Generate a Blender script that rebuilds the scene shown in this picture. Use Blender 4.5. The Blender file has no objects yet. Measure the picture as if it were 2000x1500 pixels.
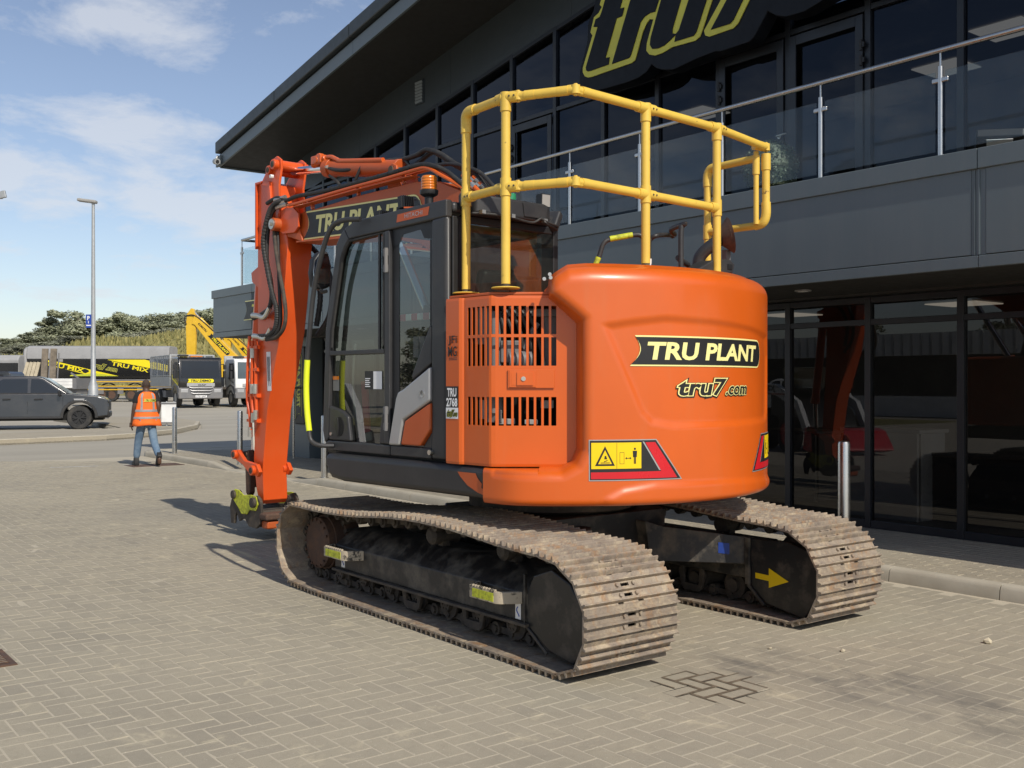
import bpy, bmesh, math, random
import numpy as np
from mathutils import Vector, Matrix
random.seed(7); np.random.seed(7)
SC = bpy.context.scene
COL = SC.collection
rad = math.radians
# ---------------------------------------------------------------- camera, sky, sun, exposure
cam_d = bpy.data.cameras.new('camera')
cam = bpy.data.objects.new('camera', cam_d); COL.objects.link(cam)
cam.location = (0, 0, 1.6)
cam.rotation_euler = (rad(90), 0, rad(-37.54))
cam_d.sensor_width = 36; cam_d.lens = 36.54; cam_d.clip_end = 6000
SC.camera = cam
LDIR = Vector((0.10, 1.0, -0.88)).normalized()          # the way the sunlight travels
SUN_ELEV = math.asin(-LDIR.z)
SUN_AZ = math.atan2(-LDIR.x, -LDIR.y)
world = bpy.data.worlds.new('World'); SC.world = world; world.use_nodes = True
wt = world.node_tree; wt.nodes.clear()
def wn(t, **k):
    n = wt.nodes.new(t)
    for a, b in k.items(): setattr(n, a, b)
    return n
sky = wn('ShaderNodeTexSky', sky_type='NISHITA', sun_disc=False)
sky.sun_elevation = SUN_ELEV; sky.sun_rotation = SUN_AZ
sky.air_density = 1.0; sky.dust_density = 0.5; sky.ozone_density = 1.0
tc = wn('ShaderNodeTexCoord')
sep = wn('ShaderNodeSeparateXYZ'); wt.links.new(tc.outputs['Generated'], sep.inputs[0])
zz = wn('ShaderNodeMath', operation='ADD'); wt.links.new(sep.outputs['Z'], zz.inputs[0]); zz.inputs[1].default_value = 0.22
zm = wn('ShaderNodeMath', operation='MAXIMUM'); wt.links.new(zz.outputs[0], zm.inputs[0]); zm.inputs[1].default_value = 0.05
dv = wn('ShaderNodeVectorMath', operation='DIVIDE'); wt.links.new(tc.outputs['Generated'], dv.inputs[0])
cb = wn('ShaderNodeCombineXYZ')
for i in range(3): wt.links.new(zm.outputs[0], cb.inputs[i])
wt.links.new(cb.outputs[0], dv.inputs[1])
mp = wn('ShaderNodeMapping'); mp.inputs['Location'].default_value = (1.5, 3.1, 0.0); wt.links.new(dv.outputs[0], mp.inputs[0])
n1 = wn('ShaderNodeTexNoise'); n1.inputs['Scale'].default_value = 4.2; n1.inputs['Detail'].default_value = 9; n1.inputs['Roughness'].default_value = 0.62; n1.inputs['Distortion'].default_value = 0.2
wt.links.new(mp.outputs[0], n1.inputs['Vector'])
def wmath(op, a, b):
    n = wn('ShaderNodeMath', operation=op)
    for k, v in enumerate((a, b)):
        if hasattr(v, 'links'): wt.links.new(v, n.inputs[k])
        else: n.inputs[k].default_value = v
    return n.outputs[0]
bank = None                                # where the larger cloud banks drift
for c_, r_ in (((.60, 2.15, .50), .24), ((.48, 2.40, .45), .30), ((.85, 2.32, .46), .24), ((1.08, 2.44, .42), .26), ((.54, 1.69, .59), .16), ((-1.2, 1.6, .5), .8), ((-.3, -1.8, .55), .9), ((1.6, -.6, .5), .6)):
    dn = wn('ShaderNodeVectorMath', operation='DISTANCE'); wt.links.new(dv.outputs[0], dn.inputs[0]); dn.inputs[1].default_value = c_
    mr_ = wn('ShaderNodeMapRange', interpolation_type='SMOOTHSTEP'); wt.links.new(dn.outputs['Value'], mr_.inputs['Value']); mr_.inputs['From Min'].default_value = r_*1.25; mr_.inputs['From Max'].default_value = 0; mr_.inputs['To Min'].default_value = 0; mr_.inputs['To Max'].default_value = .21
    bank = mr_.outputs[0] if bank is None else wmath('MAXIMUM', bank, mr_.outputs[0])
dens = wmath('ADD', n1.outputs['Fac'], bank)
cr = wn('ShaderNodeValToRGB'); cr.color_ramp.elements[0].position = 0.53; cr.color_ramp.elements[0].color = (0, 0, 0, 1)
cr.color_ramp.elements[1].position = 0.72; cr.color_ramp.elements[1].color = (.62, .62, .62, 1)
wt.links.new(dens, cr.inputs[0])
mxc = wn('ShaderNodeMix', data_type='RGBA'); wt.links.new(cr.outputs[0], mxc.inputs[0])
hsv = wn('ShaderNodeHueSaturation'); hsv.inputs['Saturation'].default_value = 0.88; hsv.inputs['Value'].default_value = 1.0
tint = wn('ShaderNodeMix', data_type='RGBA', blend_type='MULTIPLY'); tint.inputs[0].default_value = 1; wt.links.new(sky.outputs[0], tint.inputs[6]); tint.inputs[7].default_value = (.93, .925, .99, 1)
wt.links.new(tint.outputs[2], hsv.inputs['Color'])
wt.links.new(hsv.outputs[0], mxc.inputs[6]); mxc.inputs[7].default_value = (6.3, 6.5, 6.9, 1)
bg = wn('ShaderNodeBackground'); wt.links.new(mxc.outputs[2], bg.inputs[0]); bg.inputs[1].default_value = 0.118
wo = wn('ShaderNodeOutputWorld'); wt.links.new(bg.outputs[0], wo.inputs[0])
sun_d = bpy.data.lights.new('sun', 'SUN'); sun_d.energy = 4.3; sun_d.angle = rad(0.55); sun_d.color = (1.0, 0.93, 0.82)
sun = bpy.data.objects.new('sun', sun_d); COL.objects.link(sun)
sun.rotation_euler = LDIR.to_track_quat('-Z', 'Y').to_euler()
sun.location = (-20, -60, 60)
vs = SC.view_settings; vs.view_transform = 'Standard'; vs.look = 'None'; vs.gamma = 1.0; vs.use_curve_mapping = False; vs.exposure = 0.0
SC.cycles.max_bounces = 8; SC.cycles.transparent_max_bounces = 16; SC.cycles.sample_clamp_indirect = 6

# ---------------------------------------------------------------- helpers
VX, VY = math.sin(rad(37.54)), math.cos(rad(37.54))
def gz(x, y):
    d = x*VX + y*VY
    return 0.008*max(0.0, min(d, 90.0) - 24.0)

class MB:
    """collects shapes, then links them as ONE mesh object"""
    def __init__(s): s.v = []; s.f = []; s.m = []
    def add(s, vs, fs, m=0):
        n = len(s.v); s.v += [tuple(p) for p in vs]
        for f in fs: s.f.append(tuple(i+n for i in f)); s.m.append(m)
        return s
    def box(s, x0, x1, y0, y1, z0, z1, m=0):
        return s.add([(x0,y0,z0),(x1,y0,z0),(x1,y1,z0),(x0,y1,z0),(x0,y0,z1),(x1,y0,z1),(x1,y1,z1),(x0,y1,z1)],
              [(0,3,2,1),(4,5,6,7),(0,1,5,4),(1,2,6,5),(2,3,7,6),(3,0,4,7)], m)
    def bar(s, p0, p1, w, h, m=0, up=(0,0,1)):
        p0, p1 = Vector(p0), Vector(p1); d = (p1-p0).normalized(); u = Vector(up)
        a = d.cross(u)
        if a.length < 1e-4: a = d.cross(Vector((1,0,0)))
        a.normalize(); b = a.cross(d).normalized(); a *= w/2; b *= h/2
        return s.add([p0-a-b, p0+a-b, p0+a+b, p0-a+b, p1-a-b, p1+a-b, p1+a+b, p1-a+b],
              [(0,3,2,1),(4,5,6,7),(0,1,5,4),(1,2,6,5),(2,3,7,6),(3,0,4,7)], m)
    def prism(s, pts, a0, a1, ax='x', m=0):
        n = len(pts)
        def P(p, a): return (a, p[0], p[1]) if ax == 'x' else ((p[0], a, p[1]) if ax == 'y' else (p[0], p[1], a))
        return s.add([P(p, a0) for p in pts]+[P(p, a1) for p in pts],
              [tuple(range(n-1,-1,-1)), tuple(range(n, 2*n))]+[(i, (i+1) % n, n+(i+1) % n, n+i) for i in range(n)], m)
    def cyl(s, p0, p1, r0, r1=None, n=16, m=0, cap=True):
        r1 = r0 if r1 is None else r1
        p0, p1 = Vector(p0), Vector(p1); d = (p1-p0).normalized()
        a = d.orthogonal().normalized(); b = d.cross(a)
        vs = [p0+(a*math.cos(t)+b*math.sin(t))*r0 for t in [2*math.pi*i/n for i in range(n)]]
        vs += [p1+(a*math.cos(t)+b*math.sin(t))*r1 for t in [2*math.pi*i/n for i in range(n)]]
        fs = [(i, (i+1) % n, n+(i+1) % n, n+i) for i in range(n)]
        if cap: fs += [tuple(range(n-1,-1,-1)), tuple(range(n, 2*n))]
        return s.add(vs, fs, m)
    def tube(s, pts, r, n=10, m=0, rings=None):
        pts = [Vector(p) for p in pts]; N = len(pts); vs = []; fs = []
        t0 = (pts[1]-pts[0]).normalized(); a = t0.orthogonal().normalized()
        for i, p in enumerate(pts):
            t = (pts[min(i+1,N-1)]-pts[max(i-1,0)]).normalized()
            a = (a - t*a.dot(t)).normalized(); b = t.cross(a)
            rr = r if rings is None else r*(1+rings*(i % 2))
            vs += [p+(a*math.cos(q)+b*math.sin(q))*rr for q in [2*math.pi*k/n for k in range(n)]]
        for i in range(N-1):
            for k in range(n): fs.append((i*n+k, i*n+(k+1) % n, (i+1)*n+(k+1) % n, (i+1)*n+k))
        fs += [tuple(range(n-1,-1,-1)), tuple(range((N-1)*n, N*n))]
        return s.add(vs, fs, m)
    def lathe(s, prof, c=(0,0,0), n=24, m=0, ax='z', cap=True):
        vs = []; fs = []
        for r, z in prof:
            for k in range(n):
                q = 2*math.pi*k/n; x, y = r*math.cos(q), r*math.sin(q)
                p = (x, y, z) if ax == 'z' else ((z, x, y) if ax == 'x' else (x, z, y))
                vs.append((p[0]+c[0], p[1]+c[1], p[2]+c[2]))
        for i in range(len(prof)-1):
            for k in range(n): fs.append((i*n+k, i*n+(k+1) % n, (i+1)*n+(k+1) % n, (i+1)*n+k))
        if cap: fs += [tuple(range(n-1,-1,-1)), tuple(range((len(prof)-1)*n, len(prof)*n))]
        return s.add(vs, fs, m)
    def mesh(s, name, mats, smooth=35, recalc=True):
        me = bpy.data.meshes.new(name); me.from_pydata(s.v, [], s.f)
        for mt in (mats if isinstance(mats, (list, tuple)) else [mats]): me.materials.append(mt)
        if max(s.m, default=0) > 0: me.polygons.foreach_set('material_index', s.m)
        if recalc:
            bm = bmesh.new(); bm.from_mesh(me); bmesh.ops.recalc_face_normals(bm, faces=bm.faces[:]); bm.to_mesh(me); bm.free()
        if smooth is not None:
            me.polygons.foreach_set('use_smooth', [True]*len(me.polygons))
            me.set_sharp_from_angle(angle=rad(smooth))
        me.update(); return me
    def build(s, name, mats, parent=None, smooth=35, loc=None, rot=None, bevel=0, seg=2, recalc=True, **props):
        o = link(name, s.mesh(name, mats, smooth, recalc), parent, loc, rot, **props)
        if bevel:
            b = o.modifiers.new('bevel', 'BEVEL'); b.width = bevel; b.segments = seg; b.limit_method = 'ANGLE'; b.angle_limit = rad(40); b.harden_normals = True
        return o
def link(name, data, parent=None, loc=None, rot=None, **props):
    o = bpy.data.objects.new(name, data); COL.objects.link(o)
    if parent: o.parent = parent
    if loc: o.location = loc
    if rot is not None: o.rotation_euler = rot if isinstance(rot, (tuple, list)) else (0, 0, rot)
    for k, v in props.items(): o[k] = v
    return o
def thing(name, label, cat, loc=(0,0,0), rot=0, group=None):
    o = link(name, None, None, loc, rot); o['label'] = label; o['category'] = cat; o.empty_display_size = .2
    if group: o['group'] = group
    return o
def tag(o, label, cat, group=None):
    o['label'] = label; o['category'] = cat
    if group: o['group'] = group
    return o
def copy_tree(o, parent=None):
    c = o.copy(); COL.objects.link(c); c.parent = parent
    for ch in o.children: copy_tree(ch, c)
    return c
def smooth_path(pts, k=6):
    pts = [Vector(p) for p in pts]; out = []
    for i in range(len(pts)-1):
        p0 = pts[max(i-1,0)]; p1 = pts[i]; p2 = pts[i+1]; p3 = pts[min(i+2, len(pts)-1)]
        for j in range(k):
            t = j/k
            out.append(0.5*((2*p1)+(-p0+p2)*t+(2*p0-5*p1+4*p2-p3)*t*t+(-p0+3*p1-3*p2+p3)*t**3))
    out.append(pts[-1]); return out

# ---------------------------------------------------------------- materials
def new_mat(name):
    m = bpy.data.materials.new(name); m.use_nodes = True
    nt = m.node_tree; return m, nt, nt.nodes['Principled BSDF']
def nn(nt, t, **k):
    n = nt.nodes.new(t)
    for a, b in k.items(): setattr(n, a, b)
    return n
def noise(nt, scale, detail=4, rough=.55, vec=None, dist=0):
    n = nn(nt, 'ShaderNodeTexNoise'); n.inputs['Scale'].default_value = scale; n.inputs['Detail'].default_value = detail
    n.inputs['Roughness'].default_value = rough; n.inputs['Distortion'].default_value = dist
    if vec is not None: nt.links.new(vec, n.inputs['Vector'])
    return n.outputs['Fac']
def ramp(nt, src, p0, p1, c0=0.0, c1=1.0):
    r = nn(nt, 'ShaderNodeMapRange'); r.inputs['From Min'].default_value = p0; r.inputs['From Max'].default_value = p1
    r.inputs['To Min'].default_value = c0; r.inputs['To Max'].default_value = c1; nt.links.new(src, r.inputs['Value']); return r.outputs[0]
def mixc(nt, fac, a, b):
    m = nn(nt, 'ShaderNodeMix', data_type='RGBA')
    for sock, v in ((m.inputs[0], fac), (m.inputs[6], a), (m.inputs[7], b)):
        if hasattr(v, 'links'): nt.links.new(v, sock)
        else: sock.default_value = v if not isinstance(v, tuple) or len(v) == 4 else (*v, 1)
    return m.outputs[2]
def math_(nt, op, a, b=None):
    m = nn(nt, 'ShaderNodeMath', operation=op)
    for sock, v in ((m.inputs[0], a), (m.inputs[1], b)):
        if v is None: continue
        if hasattr(v, 'links'): nt.links.new(v, sock)
        else: sock.default_value = v
    return m.outputs[0]
def wpos(nt): return nn(nt, 'ShaderNodeNewGeometry').outputs['Position']
def bump(nt, p, h, strength, dist=.01):
    b = nn(nt, 'ShaderNodeBump'); b.inputs['Strength'].default_value = strength; b.inputs['Distance'].default_value = dist
    nt.links.new(h, b.inputs['Height']); nt.links.new(b.outputs[0], p.inputs['Normal'])
def mat(name, col, rough=.5, metal=0., coat=0., dirt=None, dscale=3., damt=.5, var=.12, vscale=2., bmp=0., bscale=200., emit=0., spec=.5, dlo=.45, dhi=.75, streak=0.):
    """paint / metal / plastic with slight tone variation, optional dust and fine relief"""
    m, nt, p = new_mat(name); P = wpos(nt)
    a = noise(nt, vscale, 5, .6, P)
    c = mixc(nt, ramp(nt, a, .3, .7), tuple(x*(1-var) for x in col), tuple(min(1, x*(1+var)) for x in col))
    r = None
    if dirt:
        if streak:
            sm_ = nn(nt, 'ShaderNodeMapping'); sm_.inputs['Scale'].default_value = (1, 1, streak); nt.links.new(P, sm_.inputs[0]); PV = sm_.outputs[0]
        else: PV = P
        d = ramp(nt, noise(nt, dscale, 8, .65, PV), dlo, dhi, 0, damt); c = mixc(nt, d, c, dirt)
        r = ramp(nt, d, 0, 1, rough, min(1, rough+.4))
    nt.links.new(c, p.inputs['Base Color'])
    if r is not None: nt.links.new(r, p.inputs['Roughness'])
    else: nt.links.new(ramp(nt, noise(nt, 9, 4, .6, P), .3, .7, max(0, rough-.06), min(1, rough+.06)), p.inputs['Roughness'])
    p.inputs['Specular IOR Level'].default_value = spec; p.inputs['Metallic'].default_value = metal; p.inputs['Coat Weight'].default_value = coat; p.inputs['Coat Roughness'].default_value = .12
    if bmp: bump(nt, p, noise(nt, bscale, 3, .6, P), bmp, .004)
    if emit: p.inputs['Emission Color'].default_value = (*col, 1); p.inputs['Emission Strength'].default_value = emit
    return m
def glass(name, tint, ior=1.5, gloss=(1,1,1), rough=0.0, dust=0.0):
    m = bpy.data.materials.new(name); m.use_nodes = True; nt = m.node_tree; nt.nodes.clear()
    fr = nn(nt, 'ShaderNodeFresnel'); geo = nn(nt, 'ShaderNodeNewGeometry')      # same reflection from both sides of the pane
    nt.links.new(ramp(nt, geo.outputs['Backfacing'], 0, 1, ior, 1/ior), fr.inputs['IOR'])
    tr = nn(nt, 'ShaderNodeBsdfTransparent'); tr.inputs[0].default_value = (*tint, 1)
    gl = nn(nt, 'ShaderNodeBsdfGlossy'); gl.inputs['Color'].default_value = (*gloss, 1); gl.inputs['Roughness'].default_value = rough
    mx = nn(nt, 'ShaderNodeMixShader'); nt.links.new(fr.outputs[0], mx.inputs[0]); nt.links.new(tr.outputs[0], mx.inputs[1]); nt.links.new(gl.outputs[0], mx.inputs[2])
    out = nn(nt, 'ShaderNodeOutputMaterial'); last = mx.outputs[0]
    if dust:
        df = nn(nt, 'ShaderNodeBsdfDiffuse'); df.inputs[0].default_value = (.5, .47, .4, 1)
        m2 = nn(nt, 'ShaderNodeMixShader'); nt.links.new(ramp(nt, noise(nt, 4, 6, .7, wpos(nt)), .3, .8, 0, dust), m2.inputs[0])
        nt.links.new(last, m2.inputs[1]); nt.links.new(df.outputs[0], m2.inputs[2]); last = m2.outputs[0]
    nt.links.new(last, out.inputs[0]); return m

M = {}
M['orange'] = mat('orange_paint', (.58, .098, .006), .36, coat=.35, dirt=(.36, .20, .10), dscale=9, damt=.13, var=.05, dlo=.52, dhi=.80, streak=.12)
M['orange_dull'] = mat('orange_paint_dull', (.48, .085, .014), .44, dirt=(.3, .19, .1), dscale=2.2, damt=.2, var=.08)  # darker, rougher orange with brown patches, no clear coat
M['arm_orange'] = mat('orange_paint_arm', (.66, .085, .012), .34, coat=.2, dirt=(.4, .12, .04), dscale=4, damt=.18, var=.07)
M['yellow'] = mat('yellow_rail_paint', (.70, .47, .075), .42, dirt=(.10, .055, .03), dscale=16, damt=.8, var=.09, vscale=5, dlo=.66, dhi=.70)
M['hivis'] = mat('fluorescent_yellow', (.72, .80, .02), .5, var=.05)
M['lime'] = mat('lime_yellow_paint', (.56, .60, .03), .5, dirt=(.05, .045, .035), dscale=30, damt=.9, var=.08)
M['cab'] = mat('cab_grey_plastic', (.030, .030, .032), .42, dirt=(.12, .11, .09), dscale=5, damt=.18, bmp=.12, bscale=500)
M['black'] = mat('black_paint', (.014, .014, .015), .36, dirt=(.15, .12, .09), dscale=7, damt=.55, bmp=.15, bscale=40, dlo=.5, dhi=.74)
M['skirt'] = mat('dark_skirt_paint', (.022, .022, .024), .42, dirt=(.10, .092, .078), dscale=3, damt=.25)
M['rubber'] = mat('black_rubber', (.018, .018, .018), .6, dirt=(.12, .11, .09), dscale=14, damt=.25)
M['dark'] = mat('painted_shade_black', (.006, .006, .006), .9)  # near-black that paints in the shade of hollows and undersides
M['steel'] = mat('brushed_steel', (.55, .54, .52), .3, metal=1, var=.05)
M['chrome'] = mat('chrome_rod', (.8, .8, .82), .06, metal=1, var=.02)
M['alu'] = mat('bare_fitting_metal', (.6, .58, .52), .35, metal=.9)
M['silver'] = mat('silver_paint', (.42, .42, .42), .36, metal=.45, coat=.2, var=.04)
M['rust'] = mat('rusty_brown_steel', (.085, .05, .035), .8, dirt=(.2, .1, .05), dscale=14, damt=.6, bmp=.5, bscale=90)
M['grime'] = mat('grimy_dark_steel', (.045, .037, .03), .75, dirt=(.17, .135, .095), dscale=9, damt=.7, bmp=.5, bscale=60)
M['mudtop'] = mat('dusty_black_steel', (.016, .015, .0145), .5, dirt=(.17, .145, .11), dscale=6, damt=.8, bmp=.4, bscale=40, dlo=.46, dhi=.70)
M['stepmetal'] = mat('worn_step_metal', (.40, .34, .25), .7, dirt=(.03, .028, .025), dscale=16, damt=.9, bmp=.3, bscale=60, dlo=.53, dhi=.60)
M['white'] = mat('white_paint', (.75, .75, .73), .4, dirt=(.4, .36, .3), dscale=3, damt=.12)
M['red'] = mat('red_reflector', (.55, .012, .02), .3, var=.06)
M['redpaint'] = mat('red_strap', (.5, .02, .03), .5)
M['warn'] = mat('warning_yellow', (.82, .56, .0), .4, var=.03)
M['cream'] = mat('cream_print', (.80, .74, .30), .45, var=.03)
M['ink'] = mat('black_print', (.012, .012, .013), .45)
M['white_ink'] = mat('white_print', (.8, .8, .8), .5, var=.02)
M['amber'] = mat('amber_lens', (.62, .17, .01), .15, coat=.6)
M['green'] = mat('green_lens', (.03, .27, .12), .15, coat=.6)
M['dark_glass'] = mat('dark_vehicle_glass', (.012, .015, .017), .04, coat=.5, var=.02)
M['cabglass'] = glass('cab_glass', (.42, .48, .45), 1.95, dust=.03)
M['cabglass2'] = glass('cab_rear_glass', (.42, .46, .42), 1.7, dust=.05)
M['facade_glass'] = glass('tinted_facade_glass', (.20, .20, .20), 1.55, (.85,.85,.88))
M['upper_glass'] = glass('tinted_upper_glass', (.13, .15, .18), 1.5, (.55,.62,.76))
M['bal_glass'] = glass('balustrade_glass', (.86, .91, .92), 1.42, dust=.04)
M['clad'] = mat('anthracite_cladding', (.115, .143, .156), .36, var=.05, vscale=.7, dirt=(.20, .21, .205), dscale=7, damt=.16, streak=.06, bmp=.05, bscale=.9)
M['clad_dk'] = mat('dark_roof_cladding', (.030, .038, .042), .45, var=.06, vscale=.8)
M['frame'] = mat('black_window_frame', (.012, .014, .018), .35, var=.05)
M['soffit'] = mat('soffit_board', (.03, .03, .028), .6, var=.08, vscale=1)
M['concrete'] = mat('pale_concrete', (.40, .365, .29), .85, dirt=(.30, .265, .2), dscale=3, damt=.6, var=.1, bmp=.4, bscale=120)
M['inwall'] = mat('interior_wall', (.30, .29, .27), .7)
M['infloor'] = mat('interior_floor', (.25, .22, .18), .4)
M['panel_light'] = mat('ceiling_light_panel', (1, .86, .68), .5, emit=.75)
M['tyre'] = mat('tyre_rubber', (.02, .02, .02), .75, dirt=(.11, .1, .085), dscale=5, damt=.5)
M['carpaint'] = mat('graphite_car_paint', (.015, .015, .017), .3, metal=.0, coat=1., var=.03, dirt=(.14, .13, .11), dscale=1.5, damt=.15)
M['carglass'] = glass('car_glass', (.30, .34, .35), 1.7)
M['plastic'] = mat('black_plastic', (.014, .014, .015), .5)
M['trailer_grey'] = mat('grey_tarpaulin', (.30, .30, .30), .65, var=.12, vscale=1)
M['chassis'] = mat('chassis_grey', (.16, .16, .165), .55, dirt=(.2, .17, .13), dscale=2, damt=.5)
M['plant_yellow'] = mat('plant_yellow_paint', (.72, .44, .02), .38, coat=.2, dirt=(.4, .27, .08), dscale=2, damt=.2)
M['bright_yellow'] = mat('bright_yellow_paint', (.82, .68, .01), .4, var=.03)
M['galv'] = mat('galvanised_steel', (.42, .43, .43), .5, metal=.5, var=.1, vscale=6)
M['ramp'] = mat('dusty_ramp_timber', (.45, .39, .28), .8, var=.2, vscale=3)
M['blue'] = mat('blue_sign', (.02, .06, .32), .4)
M['skin'] = mat('brown_skin', (.085, .042, .026), .5, var=.08)
M['hair'] = mat('short_dark_hair', (.055, .036, .028), .9, bmp=.5, bscale=300)
M['vest'] = mat('orange_hivis_cloth', (.92, .16, .015), .75, var=.07, vscale=9, bmp=.3, bscale=60)
M['tape'] = mat('grey_reflective_tape', (.30, .285, .30), .45, var=.12, vscale=14)
M['jeans'] = mat('blue_denim', (.10, .16, .24), .9, dirt=(.25, .33, .40), dscale=5, damt=.7, bmp=.4, bscale=120)
M['tee'] = mat('black_cotton', (.012, .012, .013), .9)
M['boot'] = mat('black_boot', (.015, .015, .016), .6)
# ---------------------------------------------------------------- ground, paving, kerbs
def stone_mat(name, ca, cb, joint=False):
    m, nt, p = new_mat(name); P = wpos(nt)
    at = nn(nt, 'ShaderNodeAttribute', attribute_name='var'); oi = nn(nt, 'ShaderNodeObjectInfo')
    v = math_(nt, 'FRACT', math_(nt, 'ADD', at.outputs['Fac'], math_(nt, 'MULTIPLY', oi.outputs['Random'], .999)))
    c = mixc(nt, v, ca, cb)
    big = ramp(nt, noise(nt, .55, 6, .65, P, .6), .36, .66)
    c = mixc(nt, math_(nt, 'MULTIPLY', big, .6), c, (.45, .40, .30))            # pale sand trodden over the blocks
    fine = noise(nt, 260, 3, .7, P); c = mixc(nt, ramp(nt, fine, .34, .68, 0, .55), c, tuple(x*.52 for x in ca))
    spk = noise(nt, 70, 3, .6, P); c = mixc(nt, ramp(nt, spk, .64, .74, 0, .75), c, (.60, .55, .45))
    pit = noise(nt, 95, 4, .7, P); c = mixc(nt, ramp(nt, pit, .40, .26, 0, .7), c, (.12, .105, .085))
    mid = noise(nt, 14, 6, .7, P); c = mixc(nt, ramp(nt, mid, .50, .70, 0, .35), c, tuple(x*.62 for x in ca))
    snd = noise(nt, 3.1, 8, .72, P, .5); c = mixc(nt, ramp(nt, snd, .58, .70, 0, .75), c, (.50, .44, .31))
    mp_ = nn(nt, 'ShaderNodeMapping'); mp_.inputs['Scale'].default_value = (1.3, .6, 1); nt.links.new(P, mp_.inputs[0])
    sm = ramp(nt, noise(nt, 3.2, 7, .7, mp_.outputs[0], .3), .44, .62)          # tyre smears near the rear of the tracks
    def blob(cx, cy, r0, r1):
        d = nn(nt, 'ShaderNodeVectorMath', operation='DISTANCE'); nt.links.new(P, d.inputs[0]); d.inputs[1].default_value = (cx, cy, 0)
        return ramp(nt, d.outputs['Value'], r0, r1, 1, 0)
    reg = math_(nt, 'MAXIMUM', math_(nt, 'MAXIMUM', blob(4.72, 3.85, .15, .5), blob(4.9, 3.2, .2, .55)), math_(nt, 'MAXIMUM', blob(4.9, 2.6, .15, .5), math_(nt, 'MULTIPLY', blob(2.4, 3.1, .1, .7), .5)))
    c = mixc(nt, math_(nt, 'MULTIPLY', math_(nt, 'MULTIPLY', sm, reg), .6), c, (.065, .064, .063))
    wide = ramp(nt, noise(nt, .25, 4, .6, P, 1.0), .5, .75, 0, .28); c = mixc(nt, wide, c, (.16, .155, .15))
    if joint:
        j = blob(4.19, 3.72, .24, .36); c = mixc(nt, math_(nt, 'MULTIPLY', j, .95), c, (.03, .024, .016))
    nt.links.new(c, p.inputs['Base Color']); p.inputs['Roughness'].default_value = .88
    bump(nt, p, fine, .5, .004); return m
M['paver'] = stone_mat('concrete_paver', (.375, .335, .25), (.30, .27, .21))
M['joint'] = stone_mat('jointing_sand', (.52, .465, .355), (.52, .465, .355), True)
M['slab'] = stone_mat('footpath_paver', (.36, .315, .235), (.31, .275, .21))

def sheet(name, pts, z, m, **k):
    b = MB(); b.add([(x, y, gz(x, y)+z) for x, y in pts], [tuple(range(len(pts)))])
    return b.build(name, m, smooth=None, kind='structure', **k)
def asphalt(name, ca, cb):
    m, nt, p = new_mat(name); P = wpos(nt)
    mp_ = nn(nt, 'ShaderNodeMapping'); mp_.inputs['Rotation'].default_value = (0, 0, rad(37)); mp_.inputs['Scale'].default_value = (.25, 1, 1); nt.links.new(P, mp_.inputs[0])
    c = mixc(nt, ramp(nt, noise(nt, .5, 7, .62, mp_.outputs[0]), .33, .68), ca, cb)
    c = mixc(nt, ramp(nt, noise(nt, 60, 3, .7, P), .35, .7, 0, .35), c, tuple(x*.6 for x in ca))
    nt.links.new(c, p.inputs['Base Color']); p.inputs['Roughness'].default_value = .9; bump(nt, p, noise(nt, 90, 3, .7, P), .4, .006); return m
M['yard'] = asphalt('pale_yard_surface', (.33, .30, .24), (.42, .385, .31))
M['road'] = asphalt('road_surface', (.31, .285, .23), (.40, .365, .295))
# one big ground sheet that follows the gentle rise of the yard and reaches the horizon
def ground_sheet():
    b = MB(); us = [-3000,-900,-400,-200,-120,-80,-50,-30,-15,0,15,30,50,80,120,200,400,900,3000]
    ds = [-900,-200,-60,-20,0,24,30,40,50,60,70,80,90,120,200,400,900,4000]
    for d in ds:
        for u in us:
            x, y = d*VX+u*VY, d*VY-u*VX; b.v.append((x, y, gz(x, y)-.05))
    n = len(us)
    for i in range(len(ds)-1):
        for j in range(n-1): b.f.append((i*n+j, i*n+j+1, (i+1)*n+j+1, (i+1)*n+j)); b.m.append(0)
    return b.build('ground', M['yard'], smooth=None, kind='structure', recalc=False)
ground_sheet()
def uv2xy(d, u): return d*VX+u*VY, d*VY-u*VX
# paved forecourt: a bed of pale jointing sand with a herringbone of concrete blocks laid into it
bed = MB(); KX = 7.55
bed.add([(-26, -4, -.0012), (KX, -4, -.0012), (KX, 23.2, -.0012), (-9, 23.2, -.0012), (-26, 23.2, -.0012)], [(0, 1, 2, 3, 4)])
forecourt = bed.build('forecourt_paving', M['joint'], smooth=None, kind='structure')
def herringbone():
    W = .1; half = .4927; out = []
    for cx in range(-90, 76):
        for cy in range(15, 236):
            k = (cx+cy) % 4
            if k == 0: x0, y0, x1, y1 = cx*W, cy*W, (cx+2)*W, (cy+1)*W
            elif k == 2: x0, y0, x1, y1 = cx*W, cy*W, (cx+1)*W, (cy+2)*W
            else: continue
            if x1 > KX: continue
            mx, my = (x0+x1)/2, (y0+y1)/2
            d = mx*VX+my*VY; u = mx*VY-my*VX
            if d < 3.9 or d > 21.5 or abs(u) > half*d+.35: continue
            out.append((d, x0, y0, x1, y1))
    out.sort(); return out
blocks = herringbone()
def paver_geo(x0, y0, x1, y1, rz):
    g = .0026; c = .003
    tl = [(random.uniform(-.0007, .0007)) for _ in range(4)]
    a = [(x0+g, y0+g), (x1-g, y0+g), (x1-g, y1-g), (x0+g, y1-g)]
    i = [(x0+g+c, y0+g+c), (x1-g-c, y0+g+c), (x1-g-c, y1-g-c), (x0+g+c, y1-g-c)]
    return [(p[0], p[1], -.004) for p in a]+[(p[0], p[1], rz+t) for p, t in zip(i, tl)], [(4,5,6,7), (0,1,5,4), (1,2,6,5), (2,3,7,6), (3,0,4,7)]
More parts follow.
